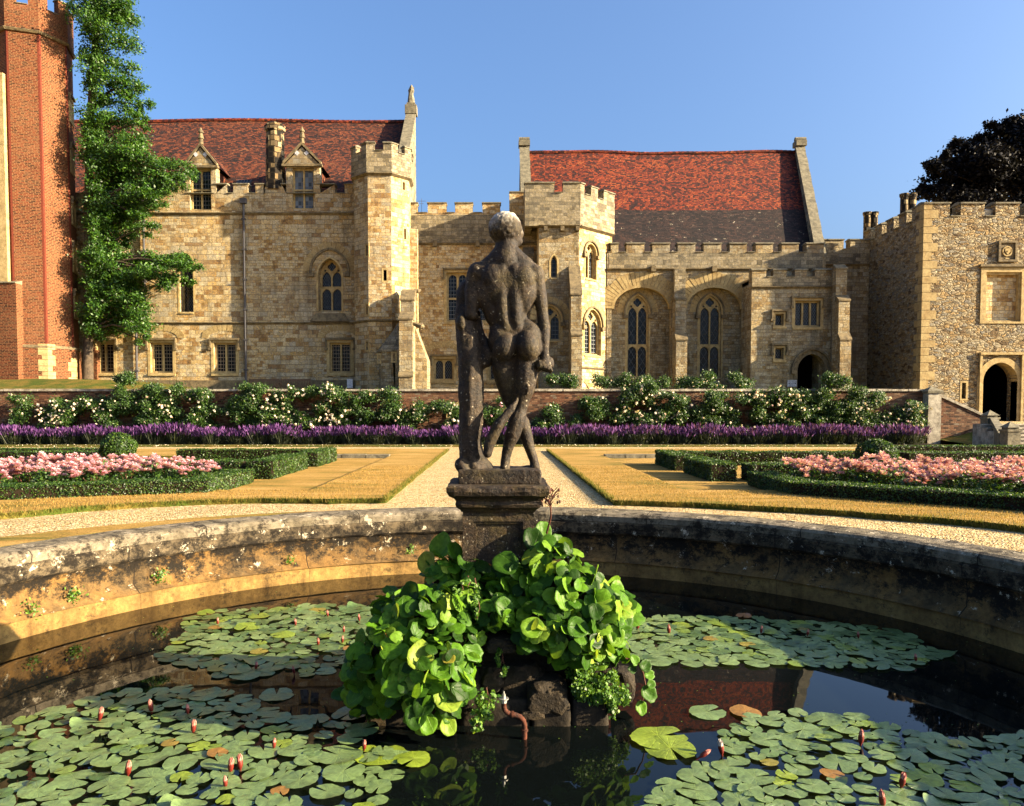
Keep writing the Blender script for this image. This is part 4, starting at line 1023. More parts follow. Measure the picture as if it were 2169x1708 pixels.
# link wall to the corner tower
D6 = 46.8; f6 = front(D6)
lw = empty('link_wall', (f6.u(1790), D6, BASEZ), 'high shaded battlemented stone wall between the porch and the big corner tower', 'wall')
u0, u1 = f6.u(1715, 600), f6.u(1900, 600)
mer = [(u0, f6.u(1752, 520)), (f6.u(1752, 520)+.01, f6.u(1787, 520)), (f6.u(1801, 520), u1)]
mb = MB(); mb.panel(f6, crenel(u0, u1, BASEZ, mer, f6.v(509), f6.v(528)), [], -.6, 0); mb.build('wall', M['chapelstone'], lw)
mb = MB(); copings(mb, f6, u0, u1, mer, f6.v(509), f6.v(528), .6); mb.build('coping', M['coping'], lw)
mb = MB(); string(mb, f6, u0, u1, f6.v(561), .15, .12); mb.build('string_course', M['mould'], lw)
mb = MB(); mb.box(f6, u0+.5, u1-.2, f6.v(560), f6.v(529), -.02, .012); mb.build('parapet_facing', M['greystone'], lw)

# ================================================================ CORNER TOWER (right)
D7 = 40.9; f7 = front(D7)
ct = empty('corner_tower', (f7.u(2100), D7, .8), 'big square rubble-stone tower with battlements and an open arched doorway, at the far right', 'tower')
xt0 = f7.u(1953, 640); xt1 = xt0+10.5
H7 = []
uw0, uw1, vw0, vw1 = f7.rect(2086, 576, 2163, 681)
H7.append(rectp(uw0, uw1, vw0, vw1))
mb = MB(); mb.panel(f7, rectp(uw0, uw1, vw0, vw1), [], -.36, -.26); w_ = mb.build('blocked_window', M['stone2'], ct)
mb = MB(); mb.panel(f7, rectp(uw0-.02, uw1+.02, vw0-.1, vw1+.02), [rectp(uw0+.12, uw1-.12, vw0+.05, vw1-.14)], -.25, -.06); mb.panel(f7, rectp(uw0-.25, uw1+.25, vw0-.12, vw1+.22), [rectp(uw0+.02, uw1-.02, vw0-.02, vw1-.02)], -.06, .05); mb.build('frame', M['dress'], w_)
mb = MB(); mb.box(f7, uw0-.35, uw1+.35, vw1+.25, vw1+.38, -.02, .16); mb.build('hood_mould', M['mould'], w_)
ud0, ud1 = f7.u(2081, 830), f7.u(2154, 830); vb7, vs7, va7 = f7.v(893), f7.v(808), f7.v(768)
H7.append(arch(ud0, ud1, vb7, vs7, va7, 12))
hs = slit(ct, f7, 2037, 811, 2046, 845); H7.append(hs)
mt7, mn7 = f7.v(432), f7.v(459)
mer = [(xt0, f7.u(2012, 440)), (f7.u(2035.5, 440), f7.u(2085.6, 440)), (f7.u(2109, 440), f7.u(2159.6, 440)), (f7.u(2183, 440), f7.u(2235, 440))]
mb = MB(); mb.panel(f7, crenel(xt0, xt1, .3, mer, mt7, mn7), H7, -.8, 0)
fS = Fr((xt0, D7+6.6), (0, -1)); merS = [(0, .8), (1.35, 2.15), (2.7, 3.5), (4.05, 4.85), (5.4, 5.8)]
mb.panel(fS, crenel(0, 5.8, .3, merS, mt7, mn7), [], -.7, 0)
mb.build('wall', M['rubble'], ct)
mb = MB(); mb.panel(Fr((xt1, D7+.801), (0, 1)), rectp(0, 6, .3, mn7), [], -.7, 0); mb.panel(Fr((xt1, D7+6.6), (-1, 0)), rectp(0, 10.5, .3, mn7), [], -.7, 0); mb.build('back_wall', M['rubble'], ct)
mb = MB(); copings(mb, f7, xt0, xt1, mer, mt7, mn7, .8, .07, .17); copings(mb, fS, 0, 5.8, merS[:-1]+[(5.4, 5.7)], mt7, mn7, .7, .07, .17); mb.build('coping', M['coping'], ct)
# corner quoins
mb = MB(); zq = .4; k = 0
rq = random.Random(4)
while zq < mt7-.3:
    h_ = .34+.16*rq.random(); L = .75 if k % 2 else .42; L2 = .40 if k % 2 else .70
    mb.wbox(xt0-.018, xt0+L, D7-.018, D7+.02, zq, zq+h_-.025); mb.wbox(xt0-.023, xt0+.02, D7-.012, D7+L2, zq+.004, zq+h_-.029); zq += h_; k += 1
mb.build('quoins', M['vous'], ct)
mb = MB(); archband(mb, f7, ud0, ud1, vs7, va7, 0.0, .30, -.5, .04, vs7-vb7)
dr = mb.build('doorway', M['dress'], ct)
mb = MB(); e0, e1 = f7.u(2072, 830), f7.u(2165, 830); 
mb.box(f7, e0, e1, f7.v(752), f7.v(747), -.02, .16); mb.box(f7, e0, e0+.12, vb7, f7.v(752), -.02, .12); mb.box(f7, e1-.12, e1, vb7, f7.v(752), -.02, .12); mb.build('frame', M['dress'], dr)
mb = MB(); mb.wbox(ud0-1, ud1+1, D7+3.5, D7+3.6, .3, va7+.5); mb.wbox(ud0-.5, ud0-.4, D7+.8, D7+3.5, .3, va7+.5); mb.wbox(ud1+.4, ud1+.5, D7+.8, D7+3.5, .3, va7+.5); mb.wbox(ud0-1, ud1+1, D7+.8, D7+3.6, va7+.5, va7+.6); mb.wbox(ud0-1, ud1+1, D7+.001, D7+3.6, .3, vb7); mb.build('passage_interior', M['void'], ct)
# carved shield panel
us0, us1, vs0, vs1 = f7.rect(2116, 514, 2149, 552)
mb = MB(); mb.panel(f7, rectp(us0-.08, us1+.08, vs0-.08, vs1+.08), [rectp(us0+.03, us1-.03, vs0+.03, vs1-.03)], -.02, .12); mb.panel(f7, rectp(us0, us1, vs0, vs1), [], -.02, .035)
um, vm = (us0+us1)/2, (vs0+vs1)/2
cr_ = mb.build('crest_panel', M['mould'], ct)
mb = MB(); mb.panel(f7, circ(um, vm, .27, 20), [circ(um, vm, .20, 20)], .03, .08); mb.panel(f7, ccw([(um-.14, vm+.15), (um+.14, vm+.15), (um+.14, vm-.02), (um, vm-.19), (um-.14, vm-.02)]), [], .03, .10); mb.panel(f7, circ(um, vm-.0, .05, 8), [], .1, .13); mb.panel(f7, rectp(um-.1, um+.1, vs0+.06, vs0+.12), [], .03, .07); mb.build('carved_shield', M['dress'], cr_)
# floodlight in a notch
q = f7.p(f7.u(2097, 450), mn7+.12, -.35)
mb = MB(); mb.hexa([q+Vector(v_) for v_ in ((-.28, -.12, 0), (.28, -.12, 0), (.28, .12, .1), (-.28, .12, .1), (-.28, -.17, .28), (.28, -.17, .28), (.28, .05, .38), (-.28, .05, .38))]); mb.build('floodlight', M['zinc'], ct)
mb = MB(); mb.wbox(xt0+.7, xt1-.7, D7+.8, D7+5.9, mn7-.6, mn7-.45); mb.build('roof', M['coping'], ct)
# chimneys behind the tower parapet
for (xa, xb, ya, d_, lab) in ((1907, 1941, 411, 46.4, 'double round stone chimney nearest the tower corner'), (1829, 1860, 450, 49.5, 'lower double round stone chimney further left')):
    c = at((xa+xb)/2, ya, d_); w_ = (at(xb, ya, d_).x-at(xa, ya, d_).x)
    mb = MB()
    for s_ in (-1, 1):
        cx_ = c.x+s_*w_*.24
        mb.tube([(cx_, d_, c.z-2.2), (cx_, d_, c.z-.22)], w_*.235, 12); mb.tube([(cx_, d_, c.z-.22), (cx_, d_, c.z-.12), (cx_, d_, c.z)], [w_*.25, w_*.29, w_*.29], 12)
    mb.build('chimney', M['chimney'], ct, label=lab)

# ================================================================ BRICK TOWER (left)
bt = empty('brick_tower', (-24.3, 41, 2.6), 'tall octagonal red brick tower with a battlemented top, at the left edge', 'tower')
w = 1.45; ring = [Vector((-24.50, 39.0))]
for k in range(7):
    a = R(18+45*k); ring.append(ring[-1]+Vector((math.cos(a), math.sin(a)))*w)
ring = [(q.x, q.y) for q in ring]
zS = at(67, 64, 39.2).z; zN = at(67, 9, 39.2).z; zM = zN+.75
wl = MB(); pp = MB(); st_ = MB(); cc = MB()
cen = Vector((sum(q[0] for q in ring)/8, sum(q[1] for q in ring)/8))
rp = [tuple(cen+(Vector(q)-cen)*1.045) for q in ring]; rb = [tuple(cen+(Vector(q)-cen)*1.05) for q in ring]
zB = at(67, 733, 39.0).z
pl = MB(); panels = []
for i in range(8):
    fr, L = ringfr(ring, i); wl.panel(fr, rectp(0, L, zB, zS), [], -.4, 0)
    f_, L2 = ringfr(rp, i); pp.panel(f_, crenel(0, L2, zS, [(0, L2*.31), (L2*.69, L2)], zM, zN), [], -.35, 0)
    copings(cc, f_, 0, L2, [(.02, L2*.31), (L2*.69, L2-.02)], zM, zN, .35, .05, .12)
    string(st_, f_, -.04, L2+.04, zS, .16, .09)
    f_, L3 = ringfr(rb, i); pl.panel(f_, rectp(0, L3, 2.0, zB), [], -.4, 0); string(st_, f_, -.02, L3+.02, zB, .14, .03)
    if i == 2:
        for (ya, yb) in ((233, 283), (328, 384), (436, 487), (524, 583), (622, 678)):
            v1_ = fr.px(163, ya)[1]; v0_ = fr.px(163, yb)[1]
            mb = MB(); mb.panel(fr, rectp(.28, L-.18, v0_, v1_), [rectp(.45, L-.35, v0_+.15, v1_-.15)], -.02, .05); mb.panel(fr, rectp(.44, L-.34, v0_+.14, v1_-.14), [], -.02, .015)
            w_ = mb.build('blind_window', M['dress'], bt); mb = MB(); mb.box(fr, .2, L-.1, v1_+.02, v1_+.13, -.02, .14); mb.box(fr, .2, .3, v1_-.25, v1_+.02, -.02, .12); mb.build('hood_mould', M['mould'], w_)
wl.build('shaft', M['redbrick'], bt); pp.build('parapet', M['redbrick'], bt); st_.build('string_course', M['mould'], bt); cc.build('coping', M['coping'], bt); pl.build('plinth', M['redbrick'], bt)
mb = MB()
for k in (0, 1, 2):
    q0 = Vector(ring[k]); o_ = (q0-cen).normalized()
    for s_ in (-1, 1):
        t0 = (Vector(ring[(k+s_) % 8])-q0).normalized()
        nrm = Vector((t0.y, -t0.x)); nrm = nrm if nrm.dot(o_) > 0 else -nrm
        P0 = q0+nrm*.006; P1 = P0+t0*.09
        mb.add([(P0.x, P0.y, zB), (P1.x, P1.y, zB), (P1.x, P1.y, zS), (P0.x, P0.y, zS)], [(0, 1, 2, 3)])
mb.build('corner_bricks', M['quoin'], bt)
mb = MB(); rq = random.Random(9); 
for k in (1, 2):
    q0 = Vector(rb[k]); z_ = 2.2; j = 0; o_ = (q0-cen).normalized()
    while z_ < zB-.5+(.4 if k == 1 else 0):
        h_ = .22+.12*rq.random()
        for s_ in (-1, 1):
            t0 = (Vector(rb[(k+s_) % 8])-q0).normalized(); nrm = Vector((t0.y, -t0.x)); nrm = nrm if nrm.dot(o_) > 0 else -nrm
            L = (.42 if (j+s_) % 3 else .25); P0 = q0+nrm*.012; P1 = P0+t0*L
            mb.add([(P0.x, P0.y, z_), (P1.x, P1.y, z_), (P1.x, P1.y, z_+h_-.02), (P0.x, P0.y, z_+h_-.02)], [(0, 1, 2, 3)])
        z_ += h_; j += 1
mb.build('quoins', M['vous'], bt)
# side wall with sloped foot on the far left
fW = front(38.6); a, b = fW.u(-90, 700), fW.u(36, 700)
mb = MB(); mb.box(fW, a, b, 2.0, fW.v(600), -1.5, 0.0); mb.build('brick_base', M['redbrick'], bt)
mb = MB(); P = fW.p; v_ = fW.v(600); mb.hexa([P(a, v_, .06), P(b, v_, .06), P(b, v_, -1.5), P(a, v_, -1.5), P(a, v_+.05, .06), P(b, v_+.05, .06), P(b, v_+.45, -1.5), P(a, v_+.45, -1.5)]); mb.build('weathering', M['coping'], bt)
mb = MB(); x_ = fW.u(6, 400); mb.box(fW, a, x_, fW.v(600), fW.v(150), -1.0, -.2); mb.build('stone_buttress', M['dress'], bt)
# low quoined pier between tower and hall
fQ = front(42.4); mb = MB(); a, b = fQ.u(181, 760), fQ.u(205, 760)
mb.box(fQ, a, b, 2.0, fQ.v(745), -1.8, 0); mb.add([fQ.p(a, fQ.v(745), 0), fQ.p(b, fQ.v(745), 0), fQ.p(b, fQ.v(745), -1.8), fQ.p(a, fQ.v(720), 0), fQ.p(a, fQ.v(720), -1.8)], [(0, 1, 3), (1, 2, 4, 3)]); mb.build('low_pier', M['redbrick'], bt)
mb = MB(); 
for k in range(3): mb.tube([fQ.p(fQ.u(178+9*k, 700), fQ.v(745), -.3), fQ.p(fQ.u(178+9*k, 700), fQ.v(655), -.3)], .11, 8)
mb.box(fQ, fQ.u(172, 700), fQ.u(204, 700), 2.0, fQ.v(655), -1.6, -.35)
mb.build('moulded_jamb', M['dress'], bt)

# ---------------------------------------------------------------- foliage helpers
def quads_mesh(name, C, T, B, mats, parent=None, smooth=False, mi=None, base=None):
    """one diamond-ish leaf per row: centre C, half-axes T (long) and B (short); numpy (n,3)"""
    n = len(C); base = np.array(rootloc(parent) if base is None else base)
    V = np.stack([C - T, C + B*0.9 - T*0.1, C + T, C - B*0.9 - T*0.1], 1).reshape(-1, 3) - base
    me = bpy.data.meshes.new(name); me.vertices.add(4*n); me.vertices.foreach_set('co', V.astype(np.float32).ravel())
    me.loops.add(4*n); me.loops.foreach_set('vertex_index', np.arange(4*n, dtype=np.int32))
    me.polygons.add(n); me.polygons.foreach_set('loop_start', np.arange(0, 4*n, 4, dtype=np.int32))
    try: me.polygons.foreach_set('loop_total', np.full(n, 4, dtype=np.int32))
    except Exception: pass
    for m_ in (mats if isinstance(mats, (list, tuple)) else [mats]): me.materials.append(m_)
    if mi is not None: me.polygons.foreach_set('material_index', mi.astype(np.int32))
    me.update(calc_edges=True); me.validate()
    o = bpy.data.objects.new(name, me); COL.objects.link(o)
    if parent is not None: o.parent = parent
    return o
def unit(a): return a / np.maximum(1e-6, np.linalg.norm(a, axis=1, keepdims=True))
def rand_leaves(rg_, P_, size, bias=(0, 0, 0.3), jit=0.35, asp=0.62):
    n = len(P_); N_ = unit(rg_.normal(size=(n, 3)) + np.array(bias))
    A = unit(np.cross(N_, rg_.normal(size=(n, 3)))); B_ = np.cross(N_, A)
    s = size*(1 + jit*(rg_.random(n)*2-1))[:, None]
    return P_, A*s*0.5, B_*s*0.5*asp
def cloud(rg_, blobs, per, sub=9, tight=0.22):
    """points clustered into clumps inside ellipsoids: blobs = (centre, radii, weight)"""
    out = []
    for c, r_, wgt in blobs:
        k = max(3, int(sub*wgt)); d = unit(rg_.normal(size=(k, 3))); rr = (0.35+0.65*rg_.random((k, 1)))
        cc = np.array(c) + d*rr*np.array(r_)
        m_ = int(per*wgt); idx = rg_.integers(0, k, m_)
        q = cc[idx] + rg_.normal(size=(m_, 3))*np.array(r_)*tight
        out.append(q)
    return np.concatenate(out)

# ================================================================ GROUND
PC = Vector((0.0, 5.9, 0)); RW = 5.42; RO = 5.92
WZ = -0.90
mb = MB(); rr = [RO, 6.2, 7, 8, 10, 13, 17, 22, 30, 50, 100, 250, 700]; nseg = 96
v_ = [(PC.x+r_*math.cos(2*PI*k/nseg), PC.y+r_*math.sin(2*PI*k/nseg), 0) for r_ in rr for k in range(nseg)]
fs = [(j*nseg+k, j*nseg+(k+1) % nseg, (j+1)*nseg+(k+1) % nseg, (j+1)*nseg+k) for j in range(len(rr)-1) for k in range(nseg)]
mb.add(v_, [f[::-1] for f in fs] if 0 else fs); g_ = mb.build('gravel_ground', M['gravel']); tag(g_, kind='structure')
for p_ in g_.data.polygons: pass
g_.data.flip_normals() if g_.data.polygons[0].normal.z < 0 else None

def slab(name, outer, holes, z, h_, mats, kind='structure', wav=0.0):
    """flat piece of ground with side faces: polygon in x,y"""
    tris = tessellate_polygon([[Vector((q[0], q[1], 0)) for q in L] for L in [outer]+holes])
    flat = [q for L in [outer]+holes for q in L]
    m_ = MB(); 
    fs = []
    for t in tris:
        a, b, c = (flat[i] for i in t)
        fs.append(t if (b[0]-a[0])*(c[1]-a[1])-(b[1]-a[1])*(c[0]-a[0]) > 0 else (t[0], t[2], t[1]))
    m_.add([(q[0], q[1], z) for q in flat], fs, 0)
    for L in [outer]+holes:
        n = len(L)
        for i in range(n):
            a, b = L[i], L[(i+1) % n]; m_.add([(a[0], a[1], z), (b[0], b[1], z), (b[0], b[1], z-h_), (a[0], a[1], z-h_)], [(0, 1, 2, 3)], 1)
    o = m_.build(name, mats); tag(o, kind=kind); return o
def smoothpath(pts, k=8, jit=0.0):
    jit *= 2.2
    out = []
    n = len(pts)
    for i in range(n-1):
        p0, p1, p2, p3 = (Vector(pts[max(i-1, 0)]), Vector(pts[i]), Vector(pts[i+1]), Vector(pts[min(i+2, n-1)]))
        for j in range(k):
            t = j/k; q = 0.5*((2*p1)+(p2-p0)*t+(2*p0-5*p1+4*p2-p3)*t*t+(3*p1-p0-3*p2+p3)*t**3)
            if jit and not (i == 0 and j == 0): q = q + Vector((rnd.uniform(-jit, jit), rnd.uniform(-jit, jit)))
            out.append((q.x, q.y))
    out.append(tuple(pts[-1])); return out
def GX(px, py, z=0.0): q = G(px, py, z); return (q.x, q.y)
eL = [GX(818, 1066), GX(700, 1068), GX(596, 1067), GX(459, 1069), GX(275, 1078), GX(140, 1088), GX(0, 1101)]
eR = [GX(1299, 1071), GX(1450, 1076), GX(1656, 1086), GX(1780, 1094), GX(1901, 1104), GX(2040, 1115), GX(2169, 1129)]
edgeL = smoothpath(eL+[(-9.0, 8.6), (-10.6, 5.5), (-11, 0)], 6, .012); edgeR = smoothpath(eR+[(8.6, 7.0), (10.2, 4), (11, 0)], 6, .012)
xLi, xRi = eL[0][0], eR[0][0]
YF = 28.4
LH = 0.085
holeL = [(-3.35, 13.6), (-3.35, 24.0), (-26, 24.0), (-26, 13.6)]; holeR = [(3.35, 13.6), (26, 13.6), (26, 24.0), (3.35, 24.0)]
lawnL = [(-11, 0), (-60, 0), (-60, YF), (xLi-.02, YF)] + [(xLi+rnd.uniform(-.015, .015), y) for y in np.linspace(YF-.7, eL[0][1]+.4, 22)] + edgeL[:-1]
slab('lawn', lawnL, [holeL], LH, LH+.03, [M['lawn'], M['turf']])
lawnR = [(60, 0), (11, 0)] + edgeR[:-1][::-1] + [(xRi+rnd.uniform(-.015, .015), y) for y in np.linspace(eR[0][1]+.4, YF-.7, 22)] + [(xRi, YF), (60, YF)]
slab('lawn', lawnR, [holeR], LH, LH+.03, [M['lawn'], M['turf']])
slab('sunken_lawn', [(-26.3, 13.3), (-3.1, 13.3), (-3.1, 24.3), (-26.3, 24.3)], [], .014, .02, [M['lawn'], M['turf']])
slab('sunken_lawn', [(3.1, 13.3), (26.3, 13.3), (26.3, 24.3), (3.1, 24.3)], [], .014, .02, [M['lawn'], M['turf']])
slab('grass_verge', [(-60, 31.6), (19.3, 31.6), (19.3, 32.7), (-60, 32.7)], [], .05, .08, [M['turf'], M['turf']])
slab('lavender_bed', [(-60, 32.7), (19.2, 32.7), (19.2, 34.6), (-60, 34.6)], [], .04, .05, [M['soil'], M['soil']])
# inner turf strip at the left, along the pond rim
stp = [(PC.x+RO*1.004*math.cos(R(a)), PC.y+RO*1.004*math.sin(R(a))) for a in range(200, 108, -3)]
wdt = [0.75*min(1, (t/16.0)) if t < 16 else .75 for t in range(len(stp))][::-1]
outp = [((q[0]-PC.x)*(1+w_/6.0)+PC.x, (q[1]-PC.y)*(1+w_/6.0)+PC.y) for q, w_ in zip(stp, wdt)]
slab('rim_turf', stp+outp[::-1], [], .012, .012, [M['lawn'], M['turf']])

# stone kerbs at the far end of the sunken panels
def kerb(x0, x1, y, label, parts):
    e = empty('stone_kerb', ((x0+x1)/2, y, 0), label, 'kerb')
    w = (x1-x0)/parts
    for k in range(parts):
        m_ = MB(); m_.wbox(x0+w*k+.012, x0+w*(k+1)-.012, y, y+.38, .0, .125+.01*rnd.random()); m_.build('kerb_stone', M['coping'], e)
kerb(-5.6, -3.37, 23.85, 'low grey stone kerb across the end of the left lawn panel', 3)
kerb(3.37, 5.9, 23.85, 'low grey stone kerb across the end of the right lawn panel', 4)

# terrace
mb = MB(); xs = np.linspace(-70, 19.25, 60); ys = np.linspace(34.95, 75, 30)
def tz(x, y):
    b = 1/(1+math.exp((x+17.2)/1.0)); return 2.33 + .72*b*min(1, max(0, (y-35)/3.2)) + .12*min(1, max(0, (y-36)/6)) + .03*mnoise.noise(Vector((x*.6, y*.6, 0)))
v_ = [(x, y, tz(x, y)) for y in ys for x in xs]; nx = len(xs)
mb.add(v_, [(j*nx+i, j*nx+i+1, (j+1)*nx+i+1, (j+1)*nx+i) for j in range(len(ys)-1) for i in range(nx-1)])
mb.add([(19.25, 34.95, 0), (19.25, 75, 0), (19.25, 75, 2.4), (19.25, 34.95, 2.4)], [(0, 1, 2, 3)])
t_ = mb.build('terrace', M['turf'], smooth=True); tag(t_, kind='structure')

# ================================================================ GARDEN WALL
YW = 34.5; fw = front(YW)
gw_ = empty('garden_wall', (0, YW, 0), 'long low red-brown brick terrace wall with pale stone coping, behind the lavender', 'wall')
zt = fw.v(829); xe = fw.u(1960, 880)
nd0, nd1 = fw.u(953, 880), fw.u(1010, 880)
hole = arch(nd0, nd1, .02, fw.v(880), fw.v(858))
mb = MB(); mb.panel(fw, rectp(-60, xe, -.05, zt), [hole], -.45, 0); mb.build('brickwork', M['oldbrick'], gw_)
mb = MB(); x = -60.0
while x < xe:
    L = rnd.uniform(.7, 1.3); b = min(x+L, xe); dz = rnd.uniform(-.012, .012)
    mb.box(fw, x+.006, b-.006, zt+.001, zt+.10+dz, -.5, .07+rnd.uniform(-.01, .01)); x += L
mb.build('coping', M['wallcap'], gw_)
mb = MB(); archband(mb, fw, nd0, nd1, fw.v(880), fw.v(858), 0, .16, -.1, .05, fw.v(880)-.02); dr = mb.build('arched_doorway', M['dress'], gw_)
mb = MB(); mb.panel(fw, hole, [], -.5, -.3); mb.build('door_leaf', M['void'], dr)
# end pier
pr = empty('stone_pier', (fw.u(1968, 880), YW-.3, 0), 'tall pale stone pier with a pointed cap at the right end of the garden wall', 'pier')
a, b = fw.u(1954, 880), fw.u(1981, 880); zc = fw.v(833)
mb = MB(); mb.wbox(a, b, YW-.45, YW+.15, -.05, zc); mb.build('shaft', M['wallcap'], pr)
mb = MB(); c = ((a+b)/2, YW-.15); e = .36; v_ = [(a-.06, YW-.51, zc), (b+.06, YW-.51, zc), (b+.06, YW+.21, zc), (a-.06, YW+.21, zc)]
mb.hexa([Vector(q) for q in v_]+[Vector(q)+Z*.1 for q in v_]); mb.add([Vector(q)+Z*.1 for q in v_]+[Vector((c[0], c[1], zc+.3))], [(0, 1, 4), (1, 2, 4), (2, 3, 4), (3, 0, 4)]); mb.build('cap', M['coping'], pr)
# raked wall going down to the steps
rk = empty('raked_wall', (b+1, YW, 0), 'short brick wall with a sloping stone top, running down to the steps', 'wall')
fr_ = front(YW-.1); ra, rb_ = b+.001, fr_.u(2090, 900); z0_, z1_ = fr_.v(838, 1980), fr_.v(886, 2085)
mb = MB(); mb.panel(fr_, [(ra, -.05), (rb_, -.05), (rb_, z1_), (ra, z0_)], [], -.4, 0); mb.build('brickwork', M['oldbrick'], rk)
mb = MB(); P = fr_.p; mb.hexa([P(ra, z0_, .05), P(rb_, z1_, .05), P(rb_, z1_, -.45), P(ra, z0_, -.45), P(ra, z0_+.12, .05), P(rb_, z1_+.12, .05), P(rb_, z1_+.12, -.45), P(ra, z0_+.12, -.45)]); mb.build('coping', M['wallcap'], rk)
# grassy bank and landing
mb = MB(); nxx = 14; nyy = 12; v_ = []
for j in range(nyy+1):
    for i in range(nxx+1):
        x = b+.02 + (rb_-.1-b)*i/nxx*1.02; y = 29.2+(YW-.1-29.2)*j/nyy; tt = max(0, (y-30.2)/4.2)
        v_.append((x, y, .03+.62*tt*tt*(3-2*min(1, tt))*(.25+.75*i/nxx)+.04*mnoise.noise(Vector((x*2, y*2, 1)))))
mb.add(v_, [(j*(nxx+1)+i, j*(nxx+1)+i+1, (j+1)*(nxx+1)+i+1, (j+1)*(nxx+1)+i) for j in range(nyy) for i in range(nxx)]); bk = mb.build('grass_bank', M['turf'], smooth=True); tag(bk, kind='structure')
LZ = .95
mb = MB(); mb.wbox(rb_+.0, 60, 31.6, D7+.0, .0, LZ-.02); mb.wbox(19.3, rb_-.002, YW+.35, D7, 0, LZ-.021); l_ = mb.build('landing', M['gravel']); tag(l_, kind='structure')
# steps
sx0 = at(2128, 920, 30).x; st = empty('stone_steps', (sx0+2, 29, 0), 'flight of pale stone steps up to the tower doorway', 'steps')
ns = 7; ys0 = 28.6
for k in range(ns):
    m_ = MB(); z1 = LZ*(k+1)/ns; m_.wbox(sx0-.2, sx0+5, ys0+.43*k, 31.7, LZ*k/ns+(.001 if k else 0), z1-.045); m_.wbox(sx0-.2, sx0+5, ys0+.43*k-.04, 31.7, z1-.044, z1); m_.build('step', M['wallcap'], st)
def postcap(m_, x, y, z, w):
    v_ = [(x-w, y-w, z), (x+w, y-w, z), (x+w, y+w, z), (x-w, y+w, z)]
    m_.hexa([Vector(q) for q in v_]+[Vector(q)+Z*.08 for q in v_])
    u_ = [(x-w*.72, y-w*.72, z+.081), (x+w*.72, y-w*.72, z+.081), (x+w*.72, y+w*.72, z+.081), (x-w*.72, y+w*.72, z+.081)]
    m_.hexa([Vector(q) for q in u_]+[Vector(q)+Z*.07 for q in u_])
    w2 = w*.95; t_ = [(x-w2, y-w2, z+.152), (x+w2, y-w2, z+.152), (x+w2, y+w2, z+.152), (x-w2, y+w2, z+.152)]
    m_.add([Vector(q) for q in t_]+[Vector((x, y, z+.38))], [(0, 1, 4), (1, 2, 4), (2, 3, 4), (3, 0, 4), (3, 2, 1, 0)])
rail = empty('stair_balustrade', (sx0-.2, 29, 0), 'sloping stone balustrade with two pyramid-capped posts beside the steps', 'balustrade')
q1 = at(2139, 940, 28.7); q2 = at(2096, 905, 31.9)
mb = MB(); w_ = .24; mb.wbox(q1.x-w_, q1.x+w_, 28.46, 28.94, 0, .72); postcap(mb, q1.x, 28.7, .72, .27)
mb.build('post', M['coping'], rail)
mb = MB(); mb.wbox(q2.x-w_, q2.x+w_, 31.66, 32.14, 0, 1.15); postcap(mb, q2.x, 31.9, 1.15, .27); mb.build('post', M['coping'], rail)
mb = MB()
a_, b_ = Vector((q1.x-.1, 28.95, 0)), Vector((q2.x, 31.66, 0)); sd_ = Vector((.15, 0, 0))
mb.hexa([a_-sd_, a_+sd_, b_+sd_, b_-sd_, a_-sd_+Z*.62, a_+sd_+Z*.62, b_+sd_+Z*1.22, b_-sd_+Z*1.22]); mb.build('sloping_rail', M['coping'], rail)

# ================================================================ TREES
rg = np.random.default_rng(11)
def limb(mb, pts, r0, r1):
    n = len(pts); mb.tube(pts, [r0+(r1-r0)*k/(n-1) for k in range(n)], 8)
tree = empty('ginkgo_tree', (-21.9, 41.2, 2.5), 'tall slender green tree with drooping clumps, between the brick tower and the stone hall', 'tree')
TD = 41.2
tk = [at(x, y, TD) for x, y in ((187, 810), (187, 700), (188, 560), (187, 430), (190, 320), (193, 230), (196, 140), (204, 60), (207, -30), (212, -120))]
mb = MB(); mb.tube(tk, [.27, .24, .22, .21, .20, .18, .15, .12, .09, .05], 10)
tb = [(225, 10, 55, 30), (215, 60, 50, 30), (245, 40, 40, 25), (250, 100, 38, 25), (200, 120, 25, 35), (260, 140, 32, 16), (220, 165, 40, 25), (280, 195, 30, 18), (240, 212, 45, 20), (255, 250, 45, 18), (215, 262, 30, 25), (303, 225, 20, 18), (300, 258, 22, 14), (200, 310, 30, 30), (235, 305, 45, 28), (275, 320, 42, 24), (225, 350, 45, 28), (285, 362, 40, 24), (262, 390, 55, 26), (215, 400, 40, 26), (340, 368, 34, 18), (378, 358, 34, 13), (398, 372, 16, 14), (320, 395, 42, 20), (352, 402, 34, 14), (300, 422, 50, 20), (240, 436, 50, 22), (330, 432, 20, 12), (290, 455, 22, 14), (210, 455, 28, 26), (262, 500, 20, 22), (215, 500, 26, 30), (198, 545, 24, 28), (240, 555, 42, 20), (300, 548, 40, 16), (350, 552, 38, 16), (400, 560, 28, 16), (330, 575, 40, 16), (285, 590, 46, 18), (232, 600, 46, 24), (398, 592, 15, 14), (348, 610, 14, 26), (300, 630, 26, 20), (222, 650, 42, 26), (262, 668, 38, 22), (290, 700, 26, 18), (305, 722, 16, 16), (230, 700, 32, 20), (205, 630, 22, 30), (270, 530, 18, 14)]
